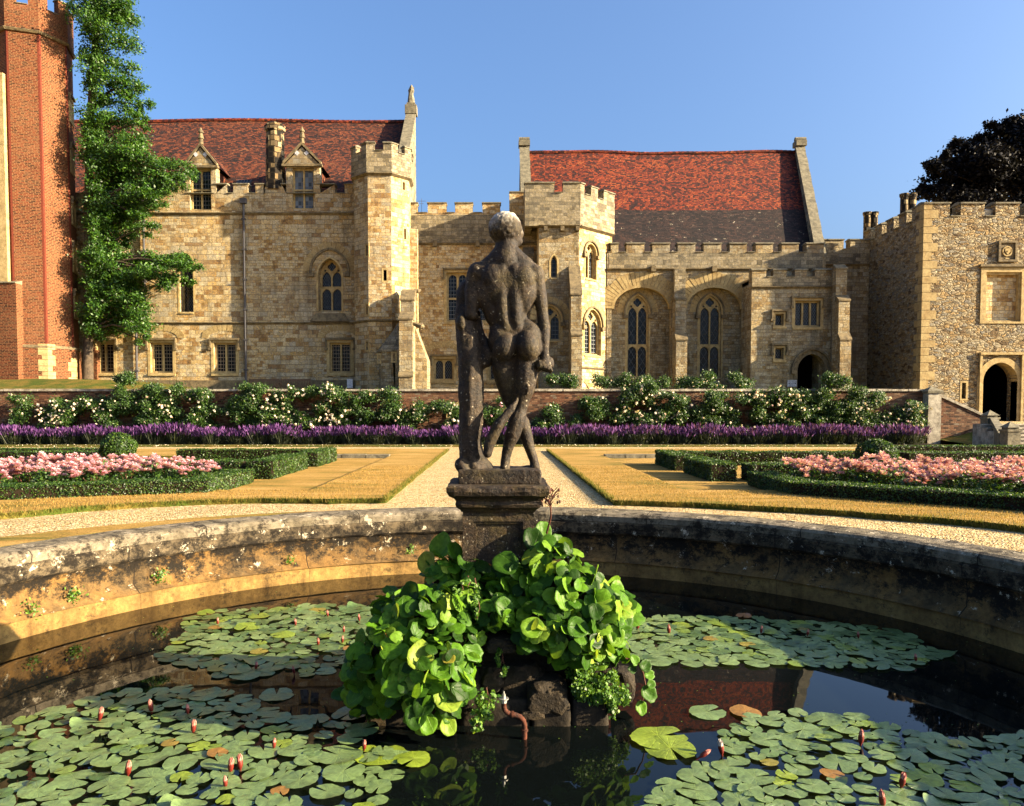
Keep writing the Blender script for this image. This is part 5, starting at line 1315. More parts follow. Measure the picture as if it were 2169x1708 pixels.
tb += [(290, 300, 30, 20), (262, 432, 45, 26), (300, 482, 28, 16), (262, 622, 44, 26), (300, 668, 32, 24), (322, 562, 40, 18), (382, 548, 28, 15), (255, 350, 40, 28), (330, 352, 28, 15), (272, 182, 32, 18), (262, 30, 26, 22), (370, 380, 30, 16), (355, 590, 26, 16), (185, 30, 30, 40), (188, 150, 24, 40), (192, 260, 24, 40), (205, 330, 30, 40), (215, 430, 34, 34), (200, 480, 26, 30), (205, 560, 30, 36), (225, 600, 40, 30), (205, 690, 26, 28), (250, 690, 30, 22), (240, 520, 26, 20), (255, 470, 26, 20), (220, -60, 60, 50), (215, -110, 40, 35)]
bl = []
for k, (x, y, rx, ry) in enumerate(tb):
    d = TD + (rnd.uniform(-.9, .9) if x > 212 else rnd.uniform(-.9, -.3)); c = at(x, y, d); s_ = d/F
    if x > 300 : d = TD-.6
    bl.append((tuple(c), (rx*s_*1.08, min(1.7, .9*rx*s_+.2), ry*s_*1.15), rx*ry/900.0))
    # limb from trunk to clump
    k_ = min(range(len(tk)), key=lambda i: abs(tk[i].z-(c.z-.8 if x < 330 else c.z+.3)))
    a = tk[k_]; m_ = (a+c)/2+Vector((0, 0, .3)); limb(mb, [a, m_, c], .085, .02)
mb.build('trunk', M['bark'], tree, smooth=True)
pts = cloud(rg, bl, 1700, 13, .21)
pts = pts[~((pts[:, 0] < -22.6) & (pts[:, 1] > 39) & (pts[:, 1] < 42.6) & (pts[:, 2] < 99))]
C_, T_, B_ = rand_leaves(rg, pts, .135, (0.3, -.3, .8))
quads_mesh('crown', C_, T_, B_, M['leaf_tree'], tree)

beech = empty('copper_beech', (at(2200, 500, 58).x, 58, 2.0), 'dark purple-leaved tree rising behind the corner tower', 'tree')
bb = [(2150, 330, 80, 60), (2090, 345, 60, 45), (2160, 280, 45, 35), (2040, 350, 50, 35), (2080, 300, 34, 22), (2105, 275, 26, 16), (2035, 312, 24, 16), (1990, 360, 34, 18), (1968, 346, 16, 8), (2000, 335, 20, 12), (1985, 392, 40, 14), (1945, 398, 14, 6), (1960, 415, 30, 10), (2050, 400, 70, 30), (2130, 400, 70, 40), (2010, 415, 50, 18), (2150, 252, 22, 14), (2230, 300, 80, 80), (2300, 380, 90, 110), (2230, 420, 90, 60), (2190, 480, 120, 50), (2060, 440, 60, 30)]
bl = []; mb = MB(); root = at(2230, 640, 58); root.z = 2.0; top = at(2220, 420, 58)
mb.tube([root, (root+top)/2, top], [.8, .6, .35], 10)
for (x, y, rx, ry) in bb:
    d = 58+rnd.uniform(-1.5, 1.5); c = at(x, y, d); s_ = d/F; bl.append((tuple(c), (rx*s_, rx*s_*.9, ry*s_), rx*ry/1100.0)); limb(mb, [top-Z*2, (top+c)/2-Z*.4, c], .09, .02)
mb.build('trunk', M['bark'], beech, smooth=True)
pts = cloud(rg, bl, 2000, 16, .22); C_, T_, B_ = rand_leaves(rg, pts, .27, (0, 0, .9)); quads_mesh('crown', C_, T_, B_, M['leaf_beech'], beech)

# ================================================================ CLIMBING ROSES on the wall
def blossom_mesh(centres, sizes, rg_, petals=5):
    """crumpled little cups: several quads per flower"""
    C2, T2, B2 = [], [], []
    for c, s in zip(centres, sizes):
        k = petals
        N_ = unit(rg_.normal(size=(k, 3))+np.array([.2, -.7, .5])); A = unit(np.cross(N_, rg_.normal(size=(k, 3)))); B_ = np.cross(N_, A)
        C2.append(c+N_*s*.25+rg_.normal(size=(k, 3))*s*.12); T2.append(A*s*.5); B2.append(B_*s*.5)
    return np.concatenate(C2), np.concatenate(T2), np.concatenate(B2)
ROSEG = 'climbing roses trained on the brick terrace wall'
def climber(x0, x1, y0, y1, nbl, label, leafn=1.0, d=34.05, thick=.32, stemy=905, petal='petal_white', bs=.10, grp=ROSEG, top=None, nm='climbing_rose'):
    a, b = at(x0, (y0+y1)/2, d), at(x1, (y0+y1)/2, d); zt_ = at((x0+x1)/2, y0, d).z; zb_ = at((x0+x1)/2, y1, d).z
    if y0 > 800: zt_ -= .20
    e = empty(nm, ((a.x+b.x)/2, d, .05), label, 'climbing rose' if nm == 'climbing_rose' else 'plant', grp)
    W_, H_ = b.x-a.x, zt_-zb_; n_ = max(5, int(W_*H_*4.6)); bl = []
    for k in range(n_):
        fx = rnd.random(); fz = rnd.random()**.8
        arc = 1-.35*(abs(fx-.5)*2)**2.5
        bl.append(((a.x+W_*fx, d+rnd.uniform(-.12, .12), zb_+H_*fz*arc), (.30+.1*rnd.random(), thick, .26), 1))
    pts = cloud(rg, bl, int(900*leafn), 6, .34); 
    pts = pts[(pts[:, 1] < d+.42)]
    pts[:, 2] = np.maximum(pts[:, 2], .1)
    if y0 > 800: pts = pts[pts[:, 2] < zt_+.26+.14*rg.random(len(pts))]
    C_, T_, B_ = rand_leaves(rg, pts, .085, (.3, -.8, .6)); quads_mesh('foliage', C_, T_, B_, M['leaf_rose'], e)
    m_ = MB()
    for k in range(3):
        x = a.x+W_*(.3+.2*k); pt = [Vector((x, d+.25, 0.05 if zb_ < 2 else zb_)), Vector((x+rnd.uniform(-.2, .2), d+.2, zb_+H_*.4)), Vector((x+rnd.uniform(-.4, .4), d+.15, zb_+H_*.8))]; limb(m_, pt, .025, .01)
    m_.build('stem', M['bark'], e)
    if nbl:
        idx = rg.integers(0, len(pts), nbl); cs = pts[idx].copy(); cs[:, 1] = d-.12-thick*rg.random(nbl)*1.0; cs[:, 0] += rg.normal(size=nbl)*.06; cs[:, 2] += rg.normal(size=nbl)*.06+.03
        C_, T_, B_ = blossom_mesh(cs, bs*(.7+.6*rg.random(nbl)), rg); quads_mesh('blossom', C_, T_, B_, M[petal], e)
climber(34, 60, 828, 895, 7, 'thin climbing rose with a few flowers at the far left of the brick wall', .6)
climber(85, 232, 835, 915, 110, 'broad white-flowered climbing rose, first large one from the left')
climber(226, 335, 795, 905, 8, 'tall leafy green rose rising above the wall coping, left of the pale bench')
climber(318, 450, 812, 908, 48, 'climbing rose with scattered cream flowers, just right of the tallest left rose')
climber(490, 576, 803, 905, 8, 'dense dark green rose below the long wooden bench, almost flowerless')
climber(570, 755, 812, 912, 150, 'widest white-flowered climbing rose, below the right half of the bench')
climber(745, 856, 822, 905, 12, 'dark leafy rose with few flowers below the stair turret')
climber(850, 968, 842, 912, 42, 'climbing rose with cream flowers beside the arched wall door')
climber(1030, 1078, 832, 912, 5, 'green rose seen between the statue legs, with single pink flowers', .9, petal='petal_pink')
climber(1128, 1188, 850, 922, 6, 'loose green rose just right of the statue')
climber(1219, 1280, 832, 908, 2, 'narrow upright green rose on bare brick below the angled bay')
climber(1303, 1450, 808, 918, 105, 'large white-flowered rose reaching over the wall below the first chapel window')
climber(1462, 1556, 828, 908, 5, 'dark green rose with hardly any flowers below the second chapel window')
climber(1550, 1720, 818, 918, 100, 'white-flowered rose below the stone porch')
climber(1702, 1818, 795, 922, 6, 'tall leafy rose with shoots standing up in front of the porch doorway')
climber(1806, 1956, 828, 926, 105, 'white-flowered rose filling the right end of the wall beside the pier')
climber(1146, 1292, 800, 824, 10, 'low green shrubs along the terrace under the angled bay', .8, d=36.2, nm='low_shrub', grp='green shrubs on the terrace edge', bs=.06)
climber(1292, 1420, 800, 824, 14, 'low green shrubs along the terrace under the first chapel window', .8, d=36.2, nm='low_shrub', grp='green shrubs on the terrace edge', bs=.06)
climber(1440, 1590, 796, 824, 16, 'low green shrubs along the terrace under the second chapel window', .9, d=36.2, nm='low_shrub', grp='green shrubs on the terrace edge', bs=.06)
# upright shoots of the tall roses
# ================================================================ LAVENDER
def lav_mesh(seed):
    g2 = np.random.default_rng(seed); n = 330
    ang = g2.random(n)*2*PI; rad = np.sqrt(g2.random(n)); lean = rad*(.55); L = .40+.36*g2.random(n)
    bx = np.stack([np.cos(ang)*rad*.42, np.sin(ang)*rad*.30, np.zeros(n)], 1)
    dr_ = np.stack([np.cos(ang)*lean, np.sin(ang)*lean*.6, np.ones(n)], 1); dr_ = unit(dr_+g2.normal(size=(n, 3))*.07)
    mid = bx+dr_*L[:, None]*.45; sideb = unit(np.cross(dr_, g2.normal(size=(n, 3))))
    C1, T1, B1 = mid, dr_*L[:, None]*.5, sideb*.011
    hd = bx+dr_*(L[:, None]+.03); C2, T2, B2 = hd, dr_*(.075+.04*g2.random(n))[:, None], sideb*.026
    m2 = 900; a2 = g2.random(m2)*2*PI; r2 = np.sqrt(g2.random(m2)); hz = g2.random(m2)*.50
    P3 = np.stack([np.cos(a2)*r2*(.45+hz*.45), np.sin(a2)*r2*.38, hz], 1); C3, T3, B3 = rand_leaves(g2, P3, .085, (0, -.2, 0), asp=.25); T3[:, 2] = np.abs(T3[:, 2])+.02
    return (C1, T1, B1), (C2, T2, B2), (C3, T3, B3)
lavs = []
for sd_ in range(3):
    e = empty('lavender_bush', (0, 33.4, 0.04), 'x', 'lavender', 'lavender bushes in a row at the foot of the wall')
    (C1, T1, B1), (C2, T2, B2), (C3, T3, B3) = lav_mesh(sd_)
    zero = (0, 0, 0)
    a_ = quads_mesh('foliage', np.concatenate([C1, C3]), np.concatenate([T1, T3]), np.concatenate([B1, B3]), M['leaf_lav'], e, base=zero)
    b_ = quads_mesh('flower_spikes', C2, T2, B2, M['purple'], e, base=zero); lavs.append((e, a_, b_))
lavall = []; used = set(); x = -21.9; cnt = 0
while x < 19.15:
    k = cnt % 3; e, a_, b_ = lavs[k]
    if k not in used: o = e; used.add(k)
    else:
        o = e.copy(); COL.objects.link(o)
        for c_ in (a_, b_): n_ = c_.copy(); COL.objects.link(n_); n_.parent = o
    sc_ = rnd.uniform(.88, 1.12); o.location = (x, 33.45+rnd.uniform(-.08, .08), .04); o.scale = (sc_*1.12, sc_, sc_*rnd.uniform(.82, 1.12)); o.rotation_euler = (0, 0, rnd.uniform(-.3, .3))
    lavall.append((x, o))
    x += rnd.uniform(.74, 1.12); cnt += 1

def nth(k): return ('first second third fourth fifth sixth seventh eighth ninth tenth eleventh twelfth thirteenth fourteenth fifteenth sixteenth seventeenth eighteenth nineteenth twentieth'.split()+['%dth' % j for j in range(21, 99)])[k]
for j, (x, o) in enumerate(lavall):
    if x < -1.6: o['label'] = 'purple lavender bush under the brick wall, '+nth(j)+' from the left edge'
    else: o['label'] = 'purple lavender bush under the brick wall, '+nth(len(lavall)-1-j)+' from the stone pier'
# ================================================================ HEDGES
def hedge(path, width, height, label, z0=0.0, dens=1500, size=.042, mat='leaf_box', close=False):
    c = Vector((sum(p_[0] for p_ in path)/len(path), sum(p_[1] for p_ in path)/len(path), z0)); e = empty('box_hedge', c, label, 'hedge', 'clipped low box hedges of the parterre')
    pts = [Vector((p_[0], p_[1])) for p_ in path]; m_ = MB(); rows = []
    w2 = width/2
    offs = []
    for i, q in enumerate(pts):
        d0 = (q-pts[i-1]).normalized() if i > 0 else None; d1 = (pts[i+1]-q).normalized() if i < len(pts)-1 else None
        if d0 is None: d0 = d1
        if d1 is None: d1 = d0
        n0 = Vector((-d0.y, d0.x)); n1 = Vector((-d1.y, d1.x)); nn_ = (n0+n1).normalized(); k = 1/max(.5, nn_.dot(n0)); offs.append(nn_*k)
    for sgn in (0,):
        for i in range(len(pts)-1):
            a, b = pts[i], pts[i+1]; oa, ob = offs[i]*(w2-.02), offs[i+1]*(w2-.02)
            v_ = [a-oa, b-ob, b+ob, a+oa]
            m_.hexa([Vector((q.x, q.y, z0)) for q in v_]+[Vector((q.x, q.y, z0+height-.02)) for q in v_])
    m_.build('twig_core', M['soil'], e)
    P_ = []; B0 = []
    for i in range(len(pts)-1):
        a, b = pts[i], pts[i+1]; L = (b-a).length; d = (b-a)/L; per = 2*height+width; n = int(L*per*dens)
        s_ = rg.random(n); t_ = rg.random(n)*per; 
        nrm = np.zeros((n, 3)); pos_ = np.zeros((n, 3))
        oa, ob = offs[i], offs[i+1]
        for k in range(n):
            o_ = oa*(1-s_[k])+ob*s_[k]; base = a*(1-s_[k])+b*s_[k]; t = t_[k]
            if t < height: pos_[k] = (base.x-o_.x*w2, base.y-o_.y*w2, t); nrm[k] = (-o_.x, -o_.y, .2)
            elif t < height+width: f = (t-height)/width*2-1; pos_[k] = (base.x+o_.x*w2*f, base.y+o_.y*w2*f, height); nrm[k] = (0, 0, 1)
            else: pos_[k] = (base.x+o_.x*w2, base.y+o_.y*w2, t-height-width); nrm[k] = (o_.x, o_.y, .2)
        P_.append(pos_); B0.append(nrm)
    for q, o_ in ((pts[0], (pts[0]-pts[1]).normalized()), (pts[-1], (pts[-1]-pts[-2]).normalized())):
        n = int(width*height*dens); u_ = rg.random(n)*2-1; nn_ = Vector((-o_.y, o_.x))
        P_.append(np.stack([q.x+nn_.x*u_*w2, q.y+nn_.y*u_*w2, rg.random(n)*height], 1)); B0.append(np.tile([o_.x, o_.y, .2], (n, 1)))
    P_ = np.concatenate(P_); B0 = np.concatenate(B0); P_[:, 2] += z0; n = len(P_)
    wob = np.array([mnoise.noise(Vector((p_[0]*2.2, p_[1]*2.2, p_[2]*3))) for p_ in P_])[:, None]
    P_ = P_+B0*(wob*.035+rg.random((n, 1))*.03-.015)
    N_ = unit(B0*1.0+rg.normal(size=(n, 3))*.75); A = unit(np.cross(N_, rg.normal(size=(n, 3)))); Bb = np.cross(N_, A); s = size*(.7+.6*rg.random((n, 1)))
    quads_mesh('foliage', P_, A*s*.5, Bb*s*.32, M[mat], e)
    return e
def ballbush(px, py, d, r_, label):
    c = at(px, py, d); e = empty('box_ball', (c.x, d, 0.0), label, 'bush', 'clipped box balls'); n = 5200
    m_ = MB(); bm = bmesh.new(); bmesh.ops.create_icosphere(bm, subdivisions=2, radius=r_-.04); m_.add([v.co+c for v in bm.verts], [[v.index for v in f.verts] for f in bm.faces]); bm.free()
    m_.wbox(c.x-.08, c.x+.08, d-.08, d+.08, 0, c.z)
    m_.build('twig_core', M['soil'], e)
    d_ = unit(rg.normal(size=(n, 3))); wob = np.array([mnoise.noise(Vector(tuple(q*2.5))) for q in d_])[:, None]; P_ = np.array(c)+d_*np.array([1.06, 1.0, .92])*(r_+wob*.06+rg.random((n, 1))*.03)
    N_ = unit(d_+rg.normal(size=(n, 3))*.7); A = unit(np.cross(N_, rg.normal(size=(n, 3)))); Bb = np.cross(N_, A); quads_mesh('foliage', P_, A*.028, Bb*.018, M['leaf_box'], e)
h1L = [(-5.25, 15.7), (-5.25, 13.35), (-6.6, 12.85), (-8.1, 12.25), (-9.6, 11.3), (-10.8, 10.0)]
hedge(h1L, .5, .27, 'front box hedge of the left rose bed, nearest the pond path', 0.03, 3000, .034)
hedge([(-5.6, 16.9), (-11.5, 16.9), (-15, 16.9)], .75, .40, 'second box hedge on the left, behind the pink rose bed', 0.0, 1500)
hedge([(-5.15, 16.55), (-5.15, 19.6)], .55, .405, 'short box hedge running back from the end of the second left hedge', 0.0, 2200)
hedge([(-5.0, 20.2), (-5.0, 22.6)], .5, .40, 'short dark box hedge at the inner end of the third left row', 0.0, 2000)
hedge([(-5.3, 22.2), (-9.2, 22.2)], .6, .38, 'third box hedge on the left, nearest the lavender', 0.0, 1200)
hedge([(-9.8, 20.3), (-16.5, 20.3)], .6, .42, 'far left box hedge behind the round bush', 0.0, 1000)
hedge([(-11.6, 23.2), (-18, 23.2)], .6, .36, 'farthest left box hedge beside the gravel walk', 0.0, 900)
h1R = [(5.2, 15.1), (5.2, 13.0), (6.0, 12.25), (7.1, 11.35), (8.2, 10.2), (9.2, 8.8)]
hedge(h1R, .5, .27, 'front box hedge of the right rose bed, nearest the pond path', 0.03, 3000, .034)
hedge([(5.3, 16.2), (11, 16.2), (15, 16.2)], .75, .38, 'second box hedge on the right, behind the pink rose bed', 0.0, 1500)
hedge([(4.75, 16.0), (4.75, 18.3)], .55, .385, 'short box hedge running back from the end of the second right hedge', 0.0, 2200)
hedge([(4.65, 18.9), (4.65, 21.3)], .5, .40, 'short box hedge at the inner end of the third right row', 0.0, 2000)
hedge([(4.95, 21.0), (10.0, 21.0)], .6, .38, 'third box hedge on the right, nearest the lavender', 0.0, 1200)
hedge([(10.4, 19.6), (20, 19.6)], .7, .44, 'long box hedge to the right of the round bush', 0.0, 1000)
hedge([(12.0, 23.6), (20, 23.6)], .6, .42, 'farthest right box hedge in front of the steps', 0.0, 900)
ballbush(250, 949, 18.7, .37, 'round clipped box ball on the left, between the hedges')
ballbush(1857, 968, 17.2, .40, 'round clipped box ball on the right, between the hedges')

# ================================================================ BED ROSES
def rosebush_parts(seed):
    g2 = np.random.default_rng(seed); bl = [((g2.normal()*.13, g2.normal()*.13, .10+.28*g2.random()), (.2, .2, .13), 1) for _ in range(7)]
    pts = cloud(g2, bl, 70, 5, .4); pts[:, 2] = np.clip(pts[:, 2], .02, .5); L_ = rand_leaves(g2, pts, .055, (.2, -.3, .8))
    nb = 7; cs = np.stack([g2.normal(size=nb)*.19, g2.normal(size=nb)*.19, .38+.14*g2.random(nb)], 1)
    C2, T2, B2 = [], [], []
    for c in cs:
        for _ in range(2 + int(g2.random()*3)):
            cc = c + g2.normal(size=3)*np.array([.05, .05, .025]); s = .098*(.75+.5*g2.random())
            for ringi, (k, rad, tilt) in enumerate(((7, .48, .5), (5, .3, 1.1), (4, .14, 1.8))):
                for j in range(k):
                    a = 2*PI*j/k+ringi; o_ = np.array([math.cos(a), math.sin(a), 0]); up = np.array([0, 0, 1.])
                    n_ = unit((up - o_*tilt*.6)[None])[0]; A = np.array([-math.sin(a), math.cos(a), 0]); B_ = np.cross(n_, A)
                    C2.append(cc+o_*s*rad+up*s*(.12+.15*ringi)); T2.append(A*s*.36); B2.append(B_*s*.40)
    st_ = MB()
    for _ in range(5):
        q = Vector((rnd.uniform(-.15, .15), rnd.uniform(-.15, .15), .35)); st_.tube([Vector((0, 0, -.02)), q*.5+Vector((0, 0, .05)), q], [.01, .008, .006], 5)
    return L_, (np.array(C2), np.array(T2), np.array(B2)), st_
protos = []
for sd_ in range(4):
    e = empty('rose_bush', (0, 14, .02), 'x', 'rose bush', 'pink bedding roses'); L_, Bq, st_ = rosebush_parts(40+sd_)
    a_ = quads_mesh('foliage', *L_, M['leaf_rose'], e, base=(0, 0, 0)); b_ = quads_mesh('blossom', *Bq, M['petal_pink'], e, base=(0, 0, 0))
    ROOTS[e.name] = Vector((0, 0, 0)); c_ = st_.build('stem', M['drystalk'], e)
    protos.append((e, a_, b_, c_))
usedp = set()
def place_rose(x, y, lab):
    k = rnd.randrange(4); e = protos[k]
    if k not in usedp: o = e[0]; usedp.add(k)
    else:
        o = e[0].copy(); COL.objects.link(o)
        for c_ in e[1:]: n_ = c_.copy(); COL.objects.link(n_); n_.parent = o
    s_ = rnd.uniform(.85, 1.15); o.location = (x, y, .015); o.scale = (s_, s_, s_*rnd.uniform(.85, 1.05)); o.rotation_euler = (0, 0, rnd.uniform(0, 6.28)); o['label'] = lab
def inside(x, y, poly):
    c = False; n = len(poly)
    for i in range(n):
        a, b = poly[i], poly[(i+1) % n]
        if (a[1] > y) != (b[1] > y) and x < (b[0]-a[0])*(y-a[1])/(b[1]-a[1])+a[0]: c = not c
    return c
def fillbed(poly, step, lab):
    got = []; x0 = min(p_[0] for p_ in poly); x1 = max(p_[0] for p_ in poly); y0 = min(p_[1] for p_ in poly); y1 = max(p_[1] for p_ in poly)
    for _ in range(4000):
        x, y = rnd.uniform(x0, x1), rnd.uniform(y0, y1)
        if inside(x, y, poly) and all((x-a)**2+(y-b)**2 > step*step for a, b in got): got.append((x, y)); place_rose(x, y, lab+(', front row' if y < y0+(y1-y0)*.4 else (', middle row' if y < y0+(y1-y0)*.7 else ', back row'))+(', inner end' if abs(x) < 7.2 else (', middle of the bed' if abs(x) < 9 else ', outer end')))
    return len(got)
bedL = [(-5.9, 15.9), (-5.75, 14.3), (-6.8, 13.5), (-8.3, 12.9), (-9.8, 12.0), (-11, 14.0), (-11, 16.0)]
bedR = [(5.8, 15.2), (5.75, 13.7), (6.5, 12.8), (7.6, 11.9), (8.6, 10.9), (9.6, 10), (11.5, 12.0), (11, 14.6), (8, 15.3)]
nL = fillbed(bedL, .40, 'pink-flowered bush in the rose bed left of the statue'); nR = fillbed(bedR, .40, 'pink-flowered bush in the rose bed right of the statue')
slab('rose_bed', [(-5.5, 16.4), (-5.5, 13.7), (-11.5, 13.62), (-11.5, 16.4)], [], .019, .004, [M['soil'], M['soil']])
slab('rose_bed', [(5.45, 15.7), (5.45, 13.62), (12, 13.62), (12, 15.7)], [], .019, .004, [M['soil'], M['soil']])

# grass blades: fringe along the lawn edges and sparse straw over the near lawn
def blades(name, P_, h_, mat, label=None):
    n = len(P_); lean = rg.normal(size=(n, 3))*.35; up = unit(lean+np.array([0, 0, 1.])); side = unit(np.cross(up, rg.normal(size=(n, 3))))
    hh = h_*(.6+.8*rg.random((n, 1))); o = quads_mesh(name, P_+up*hh*.45, up*hh*.5, side*.0035, M[mat]); tag(o, kind='stuff'); return o
E = []
for path in (edgeL, edgeR):
    for i in range(len(path)-1):
        a, b = np.array(path[i]), np.array(path[i+1]); L = np.linalg.norm(b-a)
        if a[1] < 7: continue
        n = int(L*380); t = rg.random((n, 1)); q = a*(1-t)+b*t+rg.normal(size=(n, 2))*.018; E.append(np.concatenate([q, rg.random((n, 1))*.06+.01], 1))
for x_ in (xLi, xRi):
    n = 4200; y_ = 12.2+(rg.random((n, 1))**1.4)*16; E.append(np.concatenate([x_+rg.normal(size=(n, 1))*.02, y_, rg.random((n, 1))*.06+.02], 1))
blades('edge_grass', np.concatenate(E), .075, 'grassblade')
n = 90000
X_ = (rg.random(n)*2-1)*7.5; Y_ = 9.5+rg.random(n)**1.3*10; 
def rowin(x, y):
    return inside(x, y, lawnL) or inside(x, y, lawnR)
ok = np.array([rowin(a, b) and not (abs(a) > 3.3 and b > 13.55) for a, b in zip(X_, Y_)])
P_ = np.stack([X_[ok], Y_[ok], np.full(ok.sum(), LH)], 1); blades('straw_grass', P_, .03, 'straw')
# fallen petals / loose stones on the gravel verge
n = 700; P_ = np.stack([(rg.random(n)*2-1)*19-1, 30.5+rg.random(n)*2.1, np.full(n, .07)], 1); C_, T_, B_ = rand_leaves(rg, P_, .05, (0, 0, 2)); o = quads_mesh('fallen_petals', C_, T_, B_, M['petal_white']); tag(o, kind='stuff')

# ================================================================ BENCH, BOARD, SIGN
def bench(px0, px1, d, label):
    a, b = at(px0, 812, d).x, at(px1, 812, d).x; zg = tz((a+b)/2, d)-.02; zb = at((px0+px1)/2, 803, d).z
    e = empty('garden_bench', ((a+b)/2, d, zg), label, 'bench', 'slatted teak benches along the hall wall')
    zs_ = zb-.48
    m_ = MB(); m_.wbox(a, b, d+.05, d+.10, zb-.09, zb); m_.wbox(a, b, d+.03, d+.08, zs_+.06, zs_+.12)
    k = a+.06
    while k < b-.04: m_.wbox(k, k+.035, d+.045, d+.07, zs_+.12, zb-.09); k += .095
    m_.build('backrest', M['wood'], e)
    m_ = MB()
    for k in range(4): m_.wbox(a, b, d-.42+k*.11, d-.34+k*.11, zs_-.02, zs_+.01)
    m_.build('seat', M['wood'], e)
    for x_ in (a, b-.06):
        for (y_, zt_) in ((d-.42, zs_+.2), (d+.04, zb+.02)):
            m_ = MB(); m_.wbox(x_, x_+.06, y_, y_+.06, zg-.05, zt_); m_.build('leg', M['wood'], e)
        m_ = MB(); m_.wbox(x_-.01, x_+.07, d-.46, d+.05, zs_+.2, zs_+.24); m_.build('armrest', M['wood'], e)
bench(527, 591, 41.8, 'slatted wooden bench in front of the hall wall, left one of the pair')
bench(593, 657, 41.8, 'slatted wooden bench in front of the hall wall, right one of the pair')
fb_ = front(41.6); u0, u1, v0, v1 = fb_.rect(735, 803, 747, 826)
nb = empty('notice_board', ((u0+u1)/2, 41.6, v0), 'small plain pale grey panel leaning by the stair turret foot', 'board')
m_ = MB(); m_.box(fb_, u0, u1, v0+.1, v1, -.05, 0); m_.build('panel', M['white'], nb); m_ = MB(); m_.box(fb_, u0+.02, u0+.06, v0-.3, v0+.1, -.04, -.01); m_.box(fb_, u1-.06, u1-.02, v0-.3, v0+.1, -.04, -.01); m_.build('leg', M['pipe'], nb)
fs_ = front(D5-.06); u0, u1, v0, v1 = fs_.rect(1668.5, 805.5, 1687.5, 819)
sg = empty('wall_sign', ((u0+u1)/2, D5-.04, v0), 'small white sign with three lines of dark lettering beside the porch doorway', 'sign')
m_ = MB(); m_.box(fs_, u0, u1, v0, v1, -.05, 0); m_.build('board', M['white'], sg)
um = (u0+u1)/2; H_ = v1-v0; rs = random.Random(5)
m_ = MB()
for fv, words, hh in ((.80, (4, 7), .085), (.50, (7,), .07), (.20, (8,), .06)):       # lettering too small to read in the photograph: strokes only
    tot = sum(words)*.042+(len(words)-1)*.05; x = um-tot/2
    for w_ in words:
        for c_ in range(w_):
            y = v0+H_*fv; m_.box(fs_, x, x+.008, y-hh/2, y+hh/2, .0005, .004)
            if rs.random() < .8: m_.box(fs_, x+.0085, x+.030, y+hh/2-.012, y+hh/2, .0005, .004)
            if rs.random() < .6: m_.box(fs_, x+.0085, x+.028, y-.006, y+.006, .0005, .004)
            if rs.random() < .5: m_.box(fs_, x+.0085, x+.030, y-hh/2, y-hh/2+.012, .0005, .004)
            x += .042
        x += .05
for x in (u0+.075, u1-.075): m_.panel(fs_, circ(x, v0+H_*.5, .036, 12), [], .0005, .004)
m_.build('lettering', M['ink'], sg)

# ================================================================ POND
pond = empty('stone_pond', (PC.x, PC.y, WZ), 'big round stone-walled pond with lichened coping, in front of the gravel path', 'pond')
mb = MB(); mb.lathe(PC, [(RW+.06, -.125), (RW+.04, -.12), (RW+.03, -.04), (RW+.06, -.005), (RW+.11, .012), (RO-.05, .022), (RO, .0), (RO, -.1)], 128)
for i, v_ in enumerate(mb.v): 
    s_ = mnoise.noise(v_*5.0)*.012+mnoise.noise(v_*17)*.006; mb.v[i] = v_+Vector((s_, s_, s_*.8))
cop = mb.build('coping', M['pcope'], pond, smooth=False)
mb = MB(); mb.lathe(PC, [(RW+.07, -.32), (RW+.035, -.29), (RW+.028, -.15), (RW+.05, -.122)], 128)
for i, v_ in enumerate(mb.v): s_ = mnoise.noise(v_*5)*.014+mnoise.noise(v_*18)*.005; mb.v[i] = v_+Vector((s_, s_, s_*.5))
mb.build('coping_band', M['pband'], pond)
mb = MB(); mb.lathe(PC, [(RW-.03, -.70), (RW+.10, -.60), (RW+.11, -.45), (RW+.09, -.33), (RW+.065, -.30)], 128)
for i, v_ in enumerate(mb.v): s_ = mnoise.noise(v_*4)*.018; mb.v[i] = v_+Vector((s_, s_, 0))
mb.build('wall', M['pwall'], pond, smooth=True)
mb = MB(); mb.lathe(PC, [(RW-.0, -1.3), (RW, -.70), (RW+.015, -.675), (RW+.10, -.665), (RW+.12, -.64)], 128); mb.build('ledge', M['pledge'], pond, smooth=True)
for o in (cop,):
    o.data.flip_normals() if False else None
mb = MB(); mb.lathe(PC, [(0.001, 0), (RW+.02, 0)], 96)
mb.v = [v_+Z*WZ for v_ in mb.v]; wat = mb.build('pond_water', M['water']); tag(wat, kind='structure')
if wat.data.polygons[5].normal.z < 0: wat.data.flip_normals()

# small weeds on the pond wall
def weed(px, py, r_, lab, n=90):
    dr_ = ray(px, py); 
    # hit the wall cylinder
    a = dr_.x**2+dr_.y**2; b = 2*(CAMP.x*dr_.x+(CAMP.y-PC.y)*dr_.y); c = CAMP.x**2+(CAMP.y-PC.y)**2-(RW+.07)**2; t = (-b+math.sqrt(b*b-4*a*c))/(2*a)
    q = CAMP+dr_*t; e = empty('wall_weed', q, lab, 'weed', 'small weeds rooted in the pond wall'); inw = Vector((PC.x-q.x, PC.y-q.y, 0)).normalized()
    pts = np.array(q+inw*.03)+rg.normal(size=(n, 3))*np.array([r_, r_, r_])*.6; C_, T_, B_ = rand_leaves(rg, pts, .035, (inw.x, inw.y, .6)); quads_mesh('foliage', C_, T_, B_, M['ivy'], e)
    m_ = MB(); m_.tube([q-inw*.02, q+inw*.03, q+inw*.05+Z*r_*.5], [.006, .005, .002], 5); m_.build('stem', M['drystalk'], e)
weed(153, 1265, .075, 'bright green weed tuft on the left pond wall ledge, nearest the camera', 160)
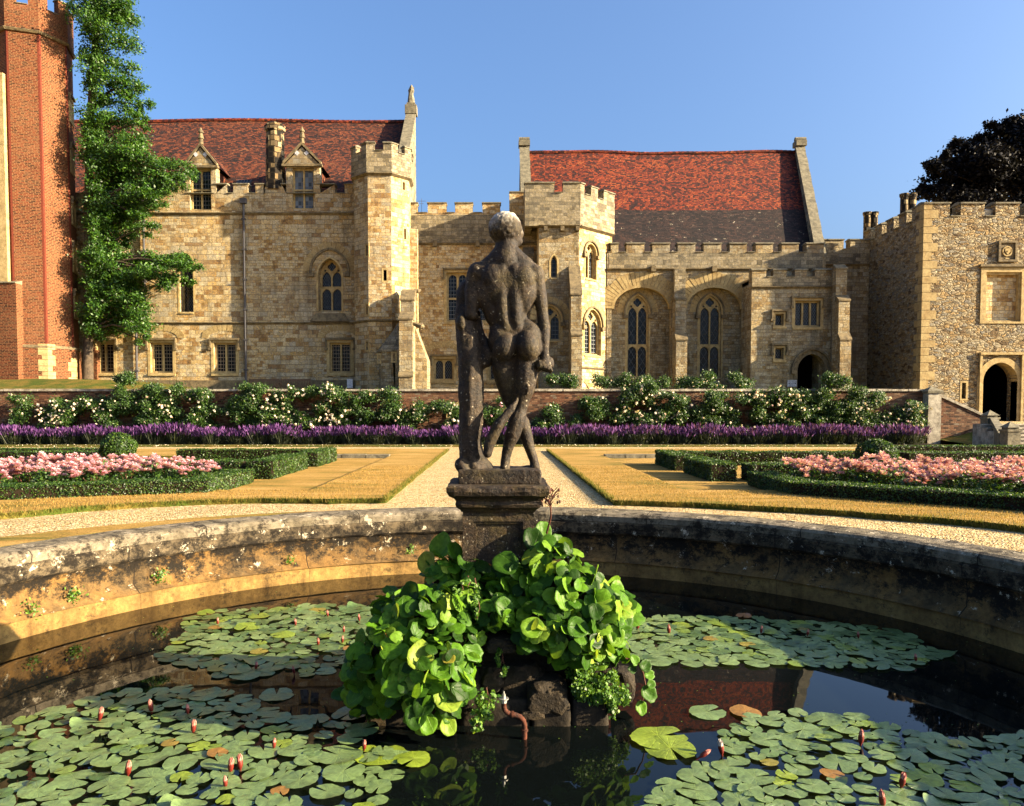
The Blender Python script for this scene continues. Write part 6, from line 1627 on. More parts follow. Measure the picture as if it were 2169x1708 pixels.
weed(60, 1290, .08, 'straggly weed low on the pond wall at the left edge', 80)
weed(338, 1222, .085, 'leafy weed on the left pond wall ledge, below a dark stain', 110)
weed(612, 1185, .05, 'small weed on the pond wall, left of the leafy mound', 50)
weed(870, 1163, .06, 'small weed on the pond wall just left of the pedestal', 50)
weed(1100, 1150, .04, 'tiny weed on the far pond wall', 20) if False else None

# ================================================================ STATUE
DS = 6.35
K = DS/F
def DA(cx, cy, dy=0.0):   # crop A coordinates -> world
    return at(880.1+cx*.22404, 428.6+cy*.22404, DS+dy)
def DB(cx, cy, dy=0.0):
    return at(880.1+cx*.2689, 727+cy*.2689, DS+dy)
kA, kB = .22404*K, .2689*K
class Blob:
    def __init__(s): s.m = MB()
    def ell(s, c, r_, rot=None, sub=3):
        bm = bmesh.new(); bmesh.ops.create_icosphere(bm, subdivisions=sub, radius=1.0)
        Mx = (rot or Matrix.Identity(3))
        s.m.add([Vector(c)+Mx @ Vector((v.co.x*r_[0], v.co.y*r_[1], v.co.z*r_[2])) for v in bm.verts], [[v.index for v in f.verts] for f in bm.faces]); bm.free()
    def cap(s, a, ra, b, rb, fy=1.0, n=7):
        """tapered capsule as a chain of overlapping spheres"""
        a, b = Vector(a), Vector(b); L = (b-a).length; k = max(2, int(L/(min(ra, rb)*.35))+1)
        for i in range(k+1):
            t = i/k; r_ = ra+(rb-ra)*t; s.ell(a+(b-a)*t, (r_, r_*fy, r_), None, 2)
    def chain(s, pts, fy=1.0):
        for i in range(len(pts)-1): s.cap(pts[i][0], pts[i][1], pts[i+1][0], pts[i+1][1], fy)
    def finish(s, name, mat, parent, vox=.010, smooth=6, disp=None):
        tmp = s.m.build('tmp_blob', mat, None); md = tmp.modifiers.new('r', 'REMESH'); md.mode = 'VOXEL'; md.voxel_size = vox
        sm = tmp.modifiers.new('s', 'SMOOTH'); sm.factor = .6; sm.iterations = smooth
        dg = bpy.context.evaluated_depsgraph_get(); me = bpy.data.meshes.new_from_object(tmp.evaluated_get(dg)); bpy.data.objects.remove(tmp)
        me.name = name; base = rootloc(parent); n = len(me.vertices); co = np.empty(n*3, dtype=np.float32); me.vertices.foreach_get('co', co); co = co.reshape(-1, 3)
        no = np.empty(n*3, dtype=np.float32); me.vertices.foreach_get('normal', no); no = no.reshape(-1, 3)
        if disp: co = co+no*np.array([disp(Vector(map(float, c))) for c in co], dtype=np.float32)[:, None]
        co = co-np.array(base, dtype=np.float32); me.vertices.foreach_set('co', co.ravel()); me.polygons.foreach_set('use_smooth', [True]*len(me.polygons)); me.update()
        if not me.materials: me.materials.append(mat)
        me.materials[0] = mat; o = bpy.data.objects.new(name, me); COL.objects.link(o); o.parent = parent; return o
zhead = DA(860, 92).z
M['statue'] = statuemat('weathered_statue_stone', zhead)
M['pedestal'] = statuemat('dark_pedestal_stone', None, .75)
pz = DB(600, 1008).z
statue = empty('statue', (DB(665, 1085).x, DS, DB(665, 1088).z), 'dark weathered stone statue of a standing nude man seen from behind', 'statue')
E_ = Vector
bd = Blob()
rotY = lambda a: Matrix.Rotation(R(a), 3, 'Y')
rotX = lambda a: Matrix.Rotation(R(a), 3, 'X')
rotZ = lambda a: Matrix.Rotation(R(a), 3, 'Z')
# head, turned to the right
hc = DA(852, 262)
bd.ell(hc+E_((-.005, 0, .012)), (.138, .125, .138)); bd.ell(hc+E_((.03, .03, -.05)), (.098, .095, .115), rotY(-12))
bd.ell(hc+E_((.102, .035, .0)), (.038, .055, .075)); bd.ell(hc+E_((.140, .045, -.022)), (.014, .020, .026))  # brow/face, nose
bd.ell(hc+E_((.108, .045, -.085)), (.034, .045, .034))  # chin
bd.ell(hc+E_((.118, .045, -.058)), (.020, .025, .010)); bd.ell(hc+E_((.045, -.085, -.035)), (.016, .016, .032), rotY(-10)); bd.ell(hc+E_((.052, -.092, -.052)), (.010, .010, .012))  # lips, ear
# neck and trapezius
bd.chain([(DA(862, 385, .01), .096), (DA(855, 470, .0), .102), (DA(850, 560), .125)])
bd.chain([(DA(835, 470), .085), (DA(760, 560), .085), (DA(680, 620), .08)]); bd.chain([(DA(885, 470), .085), (DA(960, 550), .085), (DA(1030, 600), .08)])
bd.chain([(DA(850, 520), .075), (DA(720, 600), .075), (DA(615, 662), .070)], 1.0)
bd.chain([(DA(860, 520), .075), (DA(990, 580), .075), (DA(1100, 655), .072)], 1.0)
# thorax, back, waist
bd.ell(DA(880, 760, .02), (.232, .145, .245)); bd.ell(DA(770, 790, .0), (.135, .130, .205), rotY(8)); bd.ell(DA(1000, 790, .0), (.130, .130, .205), rotY(-8))
bd.ell(DA(868, 980, .03), (.182, .125, .20)); bd.ell(DA(868, 1090, .03), (.168, .120, .14))
bd.ell(DA(735, 700, -.085), (.095, .055, .105), rotY(20)); bd.ell(DA(1015, 710, -.085), (.095, .055, .105), rotY(-22))   # shoulder blades
bd.chain([(DA(812, 640, -.075), .055), (DA(815, 860, -.070), .058), (DA(828, 1080, -.062), .056), (DA(860, 1200, -.06), .045)])
bd.chain([(DA(935, 640, -.075), .055), (DA(945, 860, -.070), .058), (DA(950, 1080, -.062), .056), (DA(965, 1180, -.06), .045)])
bd.ell(DA(672, 850, -.01), (.085, .09, .20), rotY(-6)); bd.ell(DA(720, 1000, .01), (.075, .09, .16), rotY(-6)); bd.ell(DA(1050, 860, -.01), (.070, .085, .17), rotY(8))    # lats
# pelvis and buttocks
bd.ell(DA(905, 1215, .03), (.185, .125, .13), rotY(8)); bd.ell(DA(945, 1330, .03), (.192, .125, .16)); bd.ell(DA(1045, 1240, .01), (.09, .10, .12))
bd.ell(DA(845, 1375, -.045), (.100, .112, .128), rotY(6)); bd.ell(DA(1062, 1362, -.06), (.106, .120, .135), rotY(-5)); bd.ell(DA(800, 1290, .0), (.10, .11, .14)); bd.ell(DA(1090, 1290, .0), (.085, .11, .14))
# left arm (upper arm back to the stump, forearm forward)
bd.ell(DA(590, 672, -.0), (.088, .088, .092)); bd.ell(DA(655, 690, .0), (.10, .10, .11)); bd.chain([(DA(558, 690, .0), .070), (DA(540, 830, .0), .070), (DA(535, 950, -.01), .062), (DA(525, 1060, -.01), .056)])
bd.chain([(DA(525, 1060, .0), .055), (DA(560, 1110, .14), .055), (DA(600, 1170, .26), .045)])
# right arm hanging
bd.ell(DA(1128, 695, .0), (.082, .085, .09)); bd.chain([(DA(1148, 740, .0), .066), (DA(1180, 900, .01), .060), (DA(1200, 1060, .02), .050), (DA(1215, 1180, .0), .054), (DA(1220, 1300, -.02), .045), (DA(1222, 1410, -.04), .036), (DA(1222, 1470, -.05), .042)])
# fist with separate knuckles round a stub
fh = DA(1220, 1530, -.06); bd.ell(fh, (.052, .045, .055))
for k in range(4):
    o_ = E_((-.045+.030*k, -.038, .020-.012*k)); bd.cap(fh+o_, .0145-.001*k, fh+o_+E_((.012, -.012, -.038)), .0135-.001*k); bd.cap(fh+o_+E_((.012, -.012, -.038)), .013, fh+o_+E_((.004, .012, -.062)), .012)
bd.cap(fh+E_((-.05, -.02, .015)), .016, fh+E_((-.055, -.045, -.030)), .014)
bd.chain([(DA(1240, 1500, -.04), .035), (DA(1270, 1500, -.04), .034), (DA(1285, 1540, -.04), .026)])
# legs
bd.chain([(DB(690, 90, -.0), .105), (DB(700, 110, -.0), .105), (DB(693, 200, .02), .102), (DB(712, 320, .03), .083), (DB(742, 440, .045), .068), (DB(775, 500, .06), .062)])
bd.chain([(DB(790, 540, .09), .056), (DB(838, 630, .10), .067), (DB(868, 720, .10), .059), (DB(900, 830, .10), .046), (DB(930, 920, .09), .040), (DB(945, 985, .08), .042)])
bd.chain([(DB(870, 130, .0), .108), (DB(868, 240, -.01), .108), (DB(858, 350, -.015), .094), (DB(836, 450, -.01), .069), (DB(822, 530, -.005), .061), (DB(800, 610, -.02), .074), (DB(770, 700, -.02), .069), (DB(738, 790, -.01), .053), (DB(715, 880, .0), .043), (DB(706, 950, -.005), .042), (DB(704, 985, -.01), .044)])
# feet: heel, instep, toes pointing away
for (fx, dx, dy0) in ((704, .030, -.0), (935, -.095, .08)):
    h_ = DB(fx, 990, dy0); bd.cap(h_, .038, h_+E_((dx*.6, .10, -.005)), .034); bd.cap(h_+E_((dx*.6, .10, -.008)), .034, h_+E_((dx, .17, -.015)), .026)
    for t_ in range(5): a_ = h_+E_((dx+(t_-2)*.018, .18, -.02)); bd.cap(a_, .013, a_+E_((0, .035-.004*t_, -.004)), .010)
def bodydisp(c):
    h_ = max(0, min(1, (c.z-(zhead-.26))/.05)); 
    curl = mnoise.noise(c*42)*.008*h_ if (c-hc).length < .17 and c.x < hc.x+.085 else 0
    return curl + mnoise.noise(c*14)*.002+mnoise.noise(c*40)*.0015
bd.finish('figure', M['statue'], statue, .0095, 5, bodydisp)
# tree stump with the draped lion skin, and strut
ts = Blob()
ts.chain([(DA(500, 860, .12), .080), (DA(470, 960, .11), .085), (DA(470, 1080, .08), .088), (DA(480, 1200, .05), .092), (DA(505, 1330, .04), .104), (DA(520, 1480, .03), .112), (DB(438, 330, .02), .108), (DB(437, 480, .02), .104), (DB(436, 620, .02), .103), (DB(432, 780, .02), .100), (DB(440, 900, .02), .108), (DB(470, 985, .02), .120)])
ts.ell(DA(470, 880, .10), (.078, .09, .13), rotY(14)); ts.ell(DA(430, 1140, -.02), (.045, .05, .06)); ts.ell(DA(690, 1440, .03), (.055, .055, .095), rotY(-14)); ts.ell(DA(650, 1500, .02), (.06, .05, .07))
ts.chain([(DA(592, 1040, .06), .018), (DA(608, 1150, .05), .020), (DA(640, 1270, .04), .024), (DA(675, 1345, .03), .032)])
ts.chain([(DB(360, 960, -.06), .06), (DB(380, 1000, -.08), .05)]); ts.chain([(DB(520, 940, .0), .06), (DB(575, 990, .0), .045)])
def barkdisp(c): return mnoise.noise(Vector((c.x*16, c.y*16, c.z*6)))*.012+mnoise.noise(c*40)*.003
ts.finish('tree_stump', M['statue'], statue, .011, 3, barkdisp)
cb = Blob()
cb.chain([(DB(800, 432, -.07), .016), (DB(792, 460, -.09), .020), (DB(760, 510, -.11), .030), (DB(700, 585, -.12), .038), (DB(645, 655, -.12), .042), (DB(608, 730, -.12), .046), (DB(582, 800, -.11), .045), (DB(570, 868, -.10), .038)])
cb.finish('club', M['statue'], statue, .009, 3, barkdisp)
cb = Blob()
cb.chain([(DB(1000, 160, -.02), .045), (DB(940, 190, .04), .052), (DB(870, 205, .09), .052), (DB(800, 250, .10), .045)])
cb.chain([(DB(860, 290, -.085), .018), (DB(885, 350, -.095), .020), (DB(880, 400, -.09), .014)])
cb.finish('drapery', M['statue'], statue, .010, 3, barkdisp)
# plinth slab
def roughbox(x0, x1, y0, y1, z0, z1, vox=.02, sm=2, amp=.008, name='plinth', mat=None, parent=None):
    b = Blob(); b.m.wbox(x0, x1, y0, y1, z0, z1); return b.finish(name, mat, parent, vox, sm, lambda c: mnoise.noise(c*8)*amp+mnoise.noise(c*30)*amp*.4)
xa, xb = at(970, 1010, DS-.22).x, at(1147, 1010, DS-.22).x; zt0, zt1 = at(1060, 1022, DS-.22).z, at(1060, 999, DS-.22).z
roughbox(xa, xb, DS-.22, DS+.28, zt0-.02, zt1+.01, .012, 2, .006, 'plinth', M['statue'], statue)

# ---------------------------------------------------------------- PEDESTAL
pcx = (at(948, 1040, DS-.36).x+at(1163, 1040, DS-.36).x)/2
ped = empty('pedestal', (pcx, DS, WZ), 'dark square stone pedestal with a moulded cap and sunken panel, under the statue', 'pedestal')
ztop = zt0-.015
dF = DS-.40
def pw(px, d): return abs(at(px, 1040, d).x-pcx)
prof = []
for (py, w_) in ((1020, .392), (1024, .408), (1032, .410), (1040, .398), (1047, .352), (1053, .338), (1060, .346), (1066, .336), (1072, .305), (1077, .296)):
    prof.append((w_, ztop-(py-1020)*K*.97))
def sqlathe(m_, cx, cy, prof, rough=.004):
    N_ = 12; rows = []
    for (w_, z_) in prof:
        ring_ = []
        for s_ in range(4):
            a = [(-1, -1), (1, -1), (1, 1), (-1, 1)][s_]; b = [(1, -1), (1, 1), (-1, 1), (-1, -1)][s_]
            for k in range(N_):
                t = k/N_; x, y = a[0]+(b[0]-a[0])*t, a[1]+(b[1]-a[1])*t
                rr_ = min(1, 1.0); c_ = .985 if k == 0 else 1.0
                p_ = Vector((cx+x*w_*c_, cy+y*w_*c_, z_)); nz = mnoise.noise(p_*9)*rough*2+mnoise.noise(p_*33)*rough; ring_.append(p_+Vector((x*nz, y*nz, nz*.6)))
        rows.append(ring_)
    n = 4*N_; m_.add([q for r_ in rows for q in r_], [(i*n+k, (i+1)*n+k, (i+1)*n+(k+1) % n, i*n+(k+1) % n) for i in range(len(rows)-1) for k in range(n)])
    m_.add(rows[0], [tuple(range(n))])
mb = MB(); sqlathe(mb, pcx, DS, prof, .006); mb.build('cap', M['pedestal'], ped)
hw = .283; zc = prof[-1][1]; zb0 = -.72
mb = MB(); mb.wbox(pcx-hw+.03, pcx+hw-.03, DS-hw+.03, DS+hw-.03, zb0, zc+.01)
for s_ in (0, 1, 2, 3):
    fr = [Fr((pcx, DS-hw), (1, 0)), Fr((pcx+hw, DS), (0, 1)), Fr((pcx, DS+hw), (-1, 0)), Fr((pcx-hw, DS), (0, -1))][s_]
    e_ = 0 if s_ % 2 == 0 else .031
    o_ = rectp(-hw+e_, hw-e_, zb0, zc); i1 = rectp(-hw+.085, hw-.085, zb0+.05, zc-.075); mb.panel(fr, o_, [i1], -.031, 0)
    i2 = rectp(-hw+.105, hw-.105, zb0+.07, zc-.095); mb.panel(fr, i1[:], [i2], -.03, -.012)
mb.build('shaft', M['pedestal'], ped)
mb = MB(); sqlathe(mb, pcx, DS, [(.33, zb0-.0), (.36, zb0-.06), (.36, zb0-.3)], .006); mb.build('base', M['pedestal'], ped)

# ---------------------------------------------------------------- ROCKWORK
fb0 = at(1110, 1548, 5.72); xR = at(1292, 1525, 5.72).x
isl = empty('fountain_island', (0, 6.4, WZ), 'dark wet square stone block base rising from the water under the rocks', 'base')
w_ = xR
for k, (a, b) in enumerate(((-w_, -w_*.35), (-w_*.35, w_*.30), (w_*.30, w_*.66), (w_*.66, w_))):
    m_ = Blob(); m_.m.wbox(a+.006, b-.006, 5.72+(.01*k % .02), 7.3, WZ-.15, WZ+.19+.01*(k % 2)); m_.finish('block', M['slabwet'], isl, .025, 2, lambda c: mnoise.noise(c*7)*.012)
def rock(px, py, d, rx, ry, rz, lab, seed=0, z=None):
    c = at(px, py, d) if z is None else Vector((px, d, z)); e = empty('rock', c, lab, 'rock', 'damp rocks piled round the pedestal foot')
    bm = bmesh.new(); bmesh.ops.create_icosphere(bm, subdivisions=4, radius=1.0); m_ = MB(); vv = []
    for v in bm.verts:
        q = v.co.copy(); n_ = mnoise.noise(q*1.3+Vector((seed*3.1, 0, 0)))*.28+mnoise.noise(q*3.5+Vector((seed, 2, 0)))*.13+mnoise.noise(q*11)*.035
        q = q*(1+n_); 
        for ax in range(3): q[ax] = max(-.82, min(.82, q[ax]))
        vv.append(c+Vector((q.x*rx, q.y*ry, q.z*rz)))
    m_.add(vv, [[v.index for v in f.verts] for f in bm.faces]); bm.free(); o = m_.build('stone', M['rock'], e); return e
rock(1158, 1470, 5.86, .19, .2, .155, 'largest pale-veined angular rock, right of the rusty pipe', 1)
rock(1128, 1512, 5.74, .11, .07, .04, 'flat wedge of rock under the largest rock', 2)
rock(1062, 1362, 5.86, .14, .15, .075, 'layered rock topping the dark gap between the two leafy mounds', 3)
rock(1040, 1432, 5.9, .12, .16, .12, 'upright dark rock in the gap, left of the pipe', 4)
rock(1278, 1418, 5.98, .13, .16, .16, 'brown rock face under the right leafy mound', 5)
rock(1320, 1450, 6.1, .11, .14, .15, 'dark rock at the far right of the rockwork', 6)
for k, (x, y, z, r_) in enumerate(((-.62, 6.05, -.55, .38), (-.25, 6.3, -.45, .42), (.3, 6.35, -.42, .44), (.62, 6.3, -.5, .34), (-.5, 6.6, -.35, .4), (.45, 6.75, -.4, .38), (0, 6.25, -.55, .36), (.2, 6.0, -.62, .22), (-.3, 5.95, -.62, .24))):
    rock(x, 0, y, r_, r_, r_*.8, 'dark damp rock hidden under the leaves at the pedestal foot', 10+k, z=z)

# ---------------------------------------------------------------- BERGENIA
def berg_leaf(rg_, c, nrm, up, s, cup, fold, wav):
    """cupped round leaf with a notch; returns verts, faces"""
    n = Vector(nrm).normalized(); u = Vector(up)-n*Vector(up).dot(n); 
    if u.length < .05: u = Vector((1, 0, 0))
    u.normalize(); w = n.cross(u); rings = (0.0, .34, .68, .90, 1.0); A = 14; vs_ = [Vector(c)-u*s*.42]; uvs = [(0, .75)]
    ph = rg_.random()*6.28
    for r_ in rings[1:]:
        for k in range(A):
            t = 2*PI*k/A; rad = r_*(1+.05*math.sin(3*t+ph)+wav*.05*math.sin(9*t+ph)*(r_ > .8)); ca, sa = math.cos(t), math.sin(t)
            y_ = ca*rad*s*.56+.08*s*r_; x_ = sa*rad*s*.50*(1.0-.12*ca)
            h_ = cup*(r_**2)*s*.28 + fold*abs(sa)*r_*s*.22 + wav*.035*s*math.sin(7*t+ph)*r_*r_ - (.10*s*r_**3 if cup < .3 else .04*s*(r_ > .95))
            if r_ < .9 and ca < -.9: y_ *= .9
            vs_.append(Vector(c)+u*y_+w*x_+n*h_); uvs.append((x_/s*1.6, y_/s*1.6+.75))
    vs_[0] = Vector(c)+u*(-.0*s)
    fs = [(0, 1+k, 1+(k+1) % A) for k in range(A)]
    for j in range(len(rings)-2):
        for k in range(A): a = 1+j*A+k; b = 1+j*A+(k+1) % A; fs.append((a, a+A, b+A, b))
    return vs_, fs, u, [[uvs[i] for i in f] for f in fs]
def berg_clump(label, blobs, nleaf, seed, smin=.085, smax=.175, extra=(), zmin=-.84):
    g2 = np.random.default_rng(seed); cx = sum(b[0][0] for b in blobs)/len(blobs); e = empty('bergenia_clump', (cx, 6.0, -.7), label, 'plant', 'large-leaved bergenia clumps on the rockwork')
    m_ = MB(); st_ = MB(); got = []; tries = 0
    wts = np.array([b[1][0]*b[1][2] for b in blobs]); wts /= wts.sum()
    while len(got) < nleaf and tries < nleaf*60:
        tries += 1; c0, r_ = blobs[g2.choice(len(blobs), p=wts)]; d = g2.normal(size=3); d[1] -= .55; d /= np.linalg.norm(d)
        if d[1] > .35: continue
        p_ = np.array(c0)+d*np.array(r_)*(.78+.27*g2.random()); s = smin+(smax-smin)*g2.random()**1.3
        if p_[2] < zmin: continue
        insd = False
        for c1, r1 in blobs:
            if c1 is c0: continue
            q = (p_-np.array(c1))/np.array(r1)
            if q.dot(q) < .62: insd = True; break
        if insd: continue
        if any(np.dot(p_-q, p_-q) < (s*.42)**2 for q in got[-400:]): continue
        got.append(p_); nn_ = d*np.array([.8, .9, .55])+np.array([.22, -.32, .52])+g2.normal(size=3)*.5
        upv = Vector((d[0]*.5, -.15, -.55+.5*g2.random()))*-1 if g2.random() < .35 else Vector((d[0]*.9+g2.normal()*.3, -.3, -.35+.8*g2.random()))
        vs_, fs, u, uq = berg_leaf(g2, p_, nn_, upv, s, .35*g2.random(), .05+.35*g2.random(), .5+1.0*g2.random()); m_.add(vs_, fs, 0, uq)
        a = Vector(p_)-u*s*.40; b = Vector(np.array(c0)+(p_-np.array(c0))*.45)-Z*.05
        if len(got) % 2 == 0: st_.tube([a, (a+b)/2-Z*.015, b], [.005, .006, .007], 5)
    for (px, py, d, s, nrm, up) in extra:
        vs_, fs, u, uq = berg_leaf(g2, at(px, py, d), nrm, up, s, .4, .25, .6); m_.add(vs_, fs, 0, uq); a = at(px, py, d)-Vector(u)*s*.4; st_.tube([a, a-Vector(u)*.12+Vector((0, .08, -.03))], [.005, .007], 5)
    o = m_.build('foliage', M['berg'], e, smooth=True); st_.build('leaf_stems', M['ivy'], e)
    # dark heart of old leaves and soil
    c_ = MB()
    for c0, r_ in blobs:
        bm = bmesh.new(); bmesh.ops.create_icosphere(bm, subdivisions=2, radius=1.0); c_.add([Vector(c0)+Vector((v.co.x*r_[0]*.66, v.co.y*r_[1]*.66, v.co.z*r_[2]*.66)) for v in bm.verts], [[v.index for v in f.verts] for f in bm.faces]); bm.free()
    c_.build('root_mass', M['soil'], e)
    return e
def B(px, py, d, rx, ry, rd=None): c = at(px, py, d); s_ = d/F; return (tuple(c), (rx*s_, (rd or (rx+ry)/2*.8)*s_, ry*s_))
left = [B(900, 1320, 5.85, 105, 80), B(840, 1385, 5.72, 92, 85), B(905, 1430, 5.58, 95, 85), B(800, 1440, 5.85, 75, 85), B(955, 1380, 5.7, 62, 80), B(975, 1280, 6.0, 65, 55), B(1040, 1290, 5.95, 45, 45), B(945, 1230, 6.2, 42, 55), B(915, 1490, 5.5, 55, 48), B(860, 1300, 6.15, 70, 50), B(1015, 1225, 6.1, 40, 40)]
right = [B(1165, 1200, 6.0, 62, 60), B(1200, 1260, 5.9, 85, 70), B(1255, 1310, 5.85, 80, 70), B(1150, 1320, 5.78, 62, 55), B(1215, 1350, 5.75, 80, 52), B(1290, 1290, 6.1, 50, 55), B(1110, 1250, 5.95, 40, 50), B(1285, 1370, 5.95, 42, 40), B(1090, 1300, 5.9, 30, 40), B(1070, 1240, 6.05, 40, 35), B(1052, 1300, 5.78, 40, 34)]
berg_clump('big bright green mound of round bergenia leaves left of the pedestal, hanging to the water', left, 430, 5, extra=[(935, 1160, 6.25, .20, (-.3, -.7, .4), (0, 0, 1)), (962, 1170, 6.15, .14, (.4, -.7, .5), (0, 0, 1)), (905, 1195, 6.2, .17, (-.4, -.8, .3), (0, 0, 1)), (985, 1195, 6.05, .14, (.3, -.6, .6), (0, 0, 1)), (890, 1395, 5.42, .2, (.3, -.8, .5), (.2, 0, 1)), (935, 1420, 5.40, .17, (.2, -.8, .5), (.8, 0, 1)), (945, 1475, 5.4, .2, (.2, -.85, .4), (.8, 0, -.6)), (875, 1450, 5.42, .17, (.35, -.8, .4), (-1, 0, -.1)), (880, 1515, 5.35, .16, (.1, -.9, .3), (0, 0, -1)), (905, 1530, 5.36, .14, (.3, -.9, .3), (.1, 0, -1)), (948, 1535, 5.4, .13, (.4, -.8, .3), (.1, 0, -1))])
berg_clump('bright green mound of round bergenia leaves right of the pedestal, above the rocks', right, 350, 6, zmin=-.62, extra=[(1075, 1195, 5.9, .19, (-.05, -.8, .5), (-.8, 0, .2)), (1128, 1145, 6.05, .17, (.2, -.9, .3), (0, 0, 1)), (1150, 1128, 6.15, .15, (.4, -.8, .4), (.2, 0, 1)), (1180, 1155, 6.1, .15, (.5, -.7, .4), (.3, 0, 1)), (1158, 1170, 5.98, .13, (.3, -.8, .5), (0, 0, 1)), (1220, 1330, 5.6, .16, (.25, -.8, .5), (1, 0, -.1)), (1195, 1270, 5.68, .18, (.4, -.8, .4), (.2, 0, 1)), (1130, 1330, 5.62, .16, (.1, -.8, .5), (-.7, 0, -.2)), (1305, 1250, 6.1, .14, (.5, -.7, .4), (.6, 0, .8))])
# trailing runner at the right
tr = empty('trailing_plant', at(1360, 1450, 5.9), 'trailing stem with broad green leaves hanging over the water, right end of the rocks', 'plant')
g2 = np.random.default_rng(3); m_ = MB(); s_ = MB()
path_ = [at(x, y, 5.9) for x, y in ((1325, 1395), (1348, 1398), (1362, 1425), (1368, 1455), (1360, 1490))]
s_.tube(path_, [.008, .008, .006, .006, .004], 6)
for (x, y, sz, u_) in ((1345, 1400, .08, (-.5, 0, 1)), (1366, 1412, .10, (.6, 0, .6)), (1374, 1430, .08, (.9, 0, .1)), (1372, 1468, .13, (.5, 0, -.5)), (1357, 1498, .10, (-.1, 0, -1)), (1340, 1418, .07, (-1, 0, 0)), (1378, 1450, .07, (1, 0, .5))):
    vs_, fs, u, uq = berg_leaf(g2, at(x, y, 5.85), (.3, -.8, .4), u_, sz, .3, .4, 1.2); m_.add(vs_, fs, 0, uq)
m_.build('foliage', M['berg'], tr, smooth=True); s_.build('stem', M['drystalk'], tr)
# creeping small-leaved plants
def creeper(label, areas, n, size, seed):
    g2 = np.random.default_rng(seed); e = empty('creeping_plant', at(areas[0][0], areas[0][1], areas[0][2]), label, 'plant'); bl = []
    for (px, py, d, rx, ry) in areas: s_ = d/F; bl.append((tuple(at(px, py, d)), (rx*s_, .06, ry*s_), rx*ry/600.0))
    pts = cloud(g2, bl, n, 9, .25); C_, T_, B_ = rand_leaves(g2, pts, size, (.3, -.8, .5), asp=.85); quads_mesh('foliage', C_, T_, B_, M['ivy'], e)
    m_ = MB()
    for c_, r_, _ in bl: c_ = Vector(c_); m_.tube([c_+Vector((0, .08, r_[2])), c_+Vector((.02, .03, 0)), c_-Vector((0, 0, r_[2]))], [.005, .004, .002], 5)
    m_.build('stem', M['drystalk'], e)
creeper('fine-leaved creeping plant spilling over the block on the right of the rocks', [(1238, 1415, 5.80, 26, 26), (1255, 1455, 5.76, 34, 26), (1280, 1480, 5.72, 26, 20), (1300, 1500, 5.70, 14, 22), (1215, 1425, 5.8, 16, 14), (1320, 1485, 5.8, 14, 12), (1295, 1435, 5.82, 16, 18), (1225, 1470, 5.74, 20, 24), (1260, 1400, 5.84, 24, 14), (1310, 1470, 5.78, 22, 26)], 620, .026, 21)
creeper('small ferny creeper in the gap left of the pipe', [(1030, 1490, 5.62, 22, 26), (1018, 1520, 5.55, 22, 16), (1060, 1395, 5.72, 10, 16), (1065, 1420, 5.7, 8, 16), (1005, 1540, 5.5, 16, 8)], 300, .028, 22)
creeper('pale feathery weed on top of the left leafy mound', [(1005, 1255, 5.72, 12, 26), (990, 1235, 5.75, 18, 10), (1010, 1290, 5.68, 10, 22), (975, 1250, 5.72, 14, 12)], 220, .022, 23)
# dry flower stalk beside the pedestal cap
dk = empty('dry_flower_stalk', at(1160, 1120, 6.1), 'dry reddish flower stalk standing by the right side of the pedestal cap', 'plant')
m_ = MB(); m_.tube([at(1158, 1130, 6.1), at(1167, 1095, 6.05), at(1166, 1070, 6.03)], [.009, .007, .006], 6); 
for k in range(16):
    a = at(1166+rnd.uniform(-3, 3), 1075-k*1.5, 6.03); b = at(1166+rnd.uniform(-20, 20), 1075-k*2.0-rnd.uniform(2, 20), 6.03+rnd.uniform(-.05, .05)); m_.tube([a, (a+b)/2+Vector((0, 0, .008)), b], [.004, .003, .003], 5)
m_.build('stem', M['rust'], dk)
m_ = MB()
for k in range(26):
    b = at(1166+rnd.uniform(-20, 20), 1052+rnd.uniform(-16, 20), 6.03+rnd.uniform(-.05, .05)); m_.tube([b-Z*.012, b, b+Z*.014], [.003, .010, .006], 6)
m_.build('seed_head', M['drystalk'], dk)
# rusty fountain pipe
pipe = empty('fountain_pipe', at(1080, 1560, 5.5), 'rusty bent iron fountain pipe with a pale nozzle, rising from the dark water', 'pipe')
m_ = MB(); pts_ = [at(x, y, 5.5) for x, y in ((1067, 1484), (1067, 1496), (1069, 1504), (1074, 1510), (1082, 1513), (1092, 1515), (1102, 1519), (1109, 1527), (1111, 1538), (1111, 1580))]; m_.tube(pts_, .019, 12)
m_.build('pipe_bend', M['rust'], pipe, smooth=True)
m_ = MB(); 
for (x, y) in ((1111, 1547), (1086, 1513.5)): c = at(x, y, 5.5); m_.tube([c-(Z if y > 1520 else Vector((1, 0, 0)))*.008, c+(Z if y > 1520 else Vector((1, 0, 0)))*.008], .026, 12)
m_.build('collar', M['rust'], pipe)
m_ = MB(); c = at(1067, 1480, 5.5); m_.tube([c-Z*.004, c+Z*.004], .036, 14); m_.tube([c-Z*.03, c-Z*.004], .024, 8); m_.build('flange', M['zinc'], pipe)
m_ = MB(); m_.tube([c+Z*.004, c+Z*.035, c+Z*.036, c+Z*.055], [.015, .014, .007, .005], 10); m_.build('nozzle', M['zinc'], pipe)

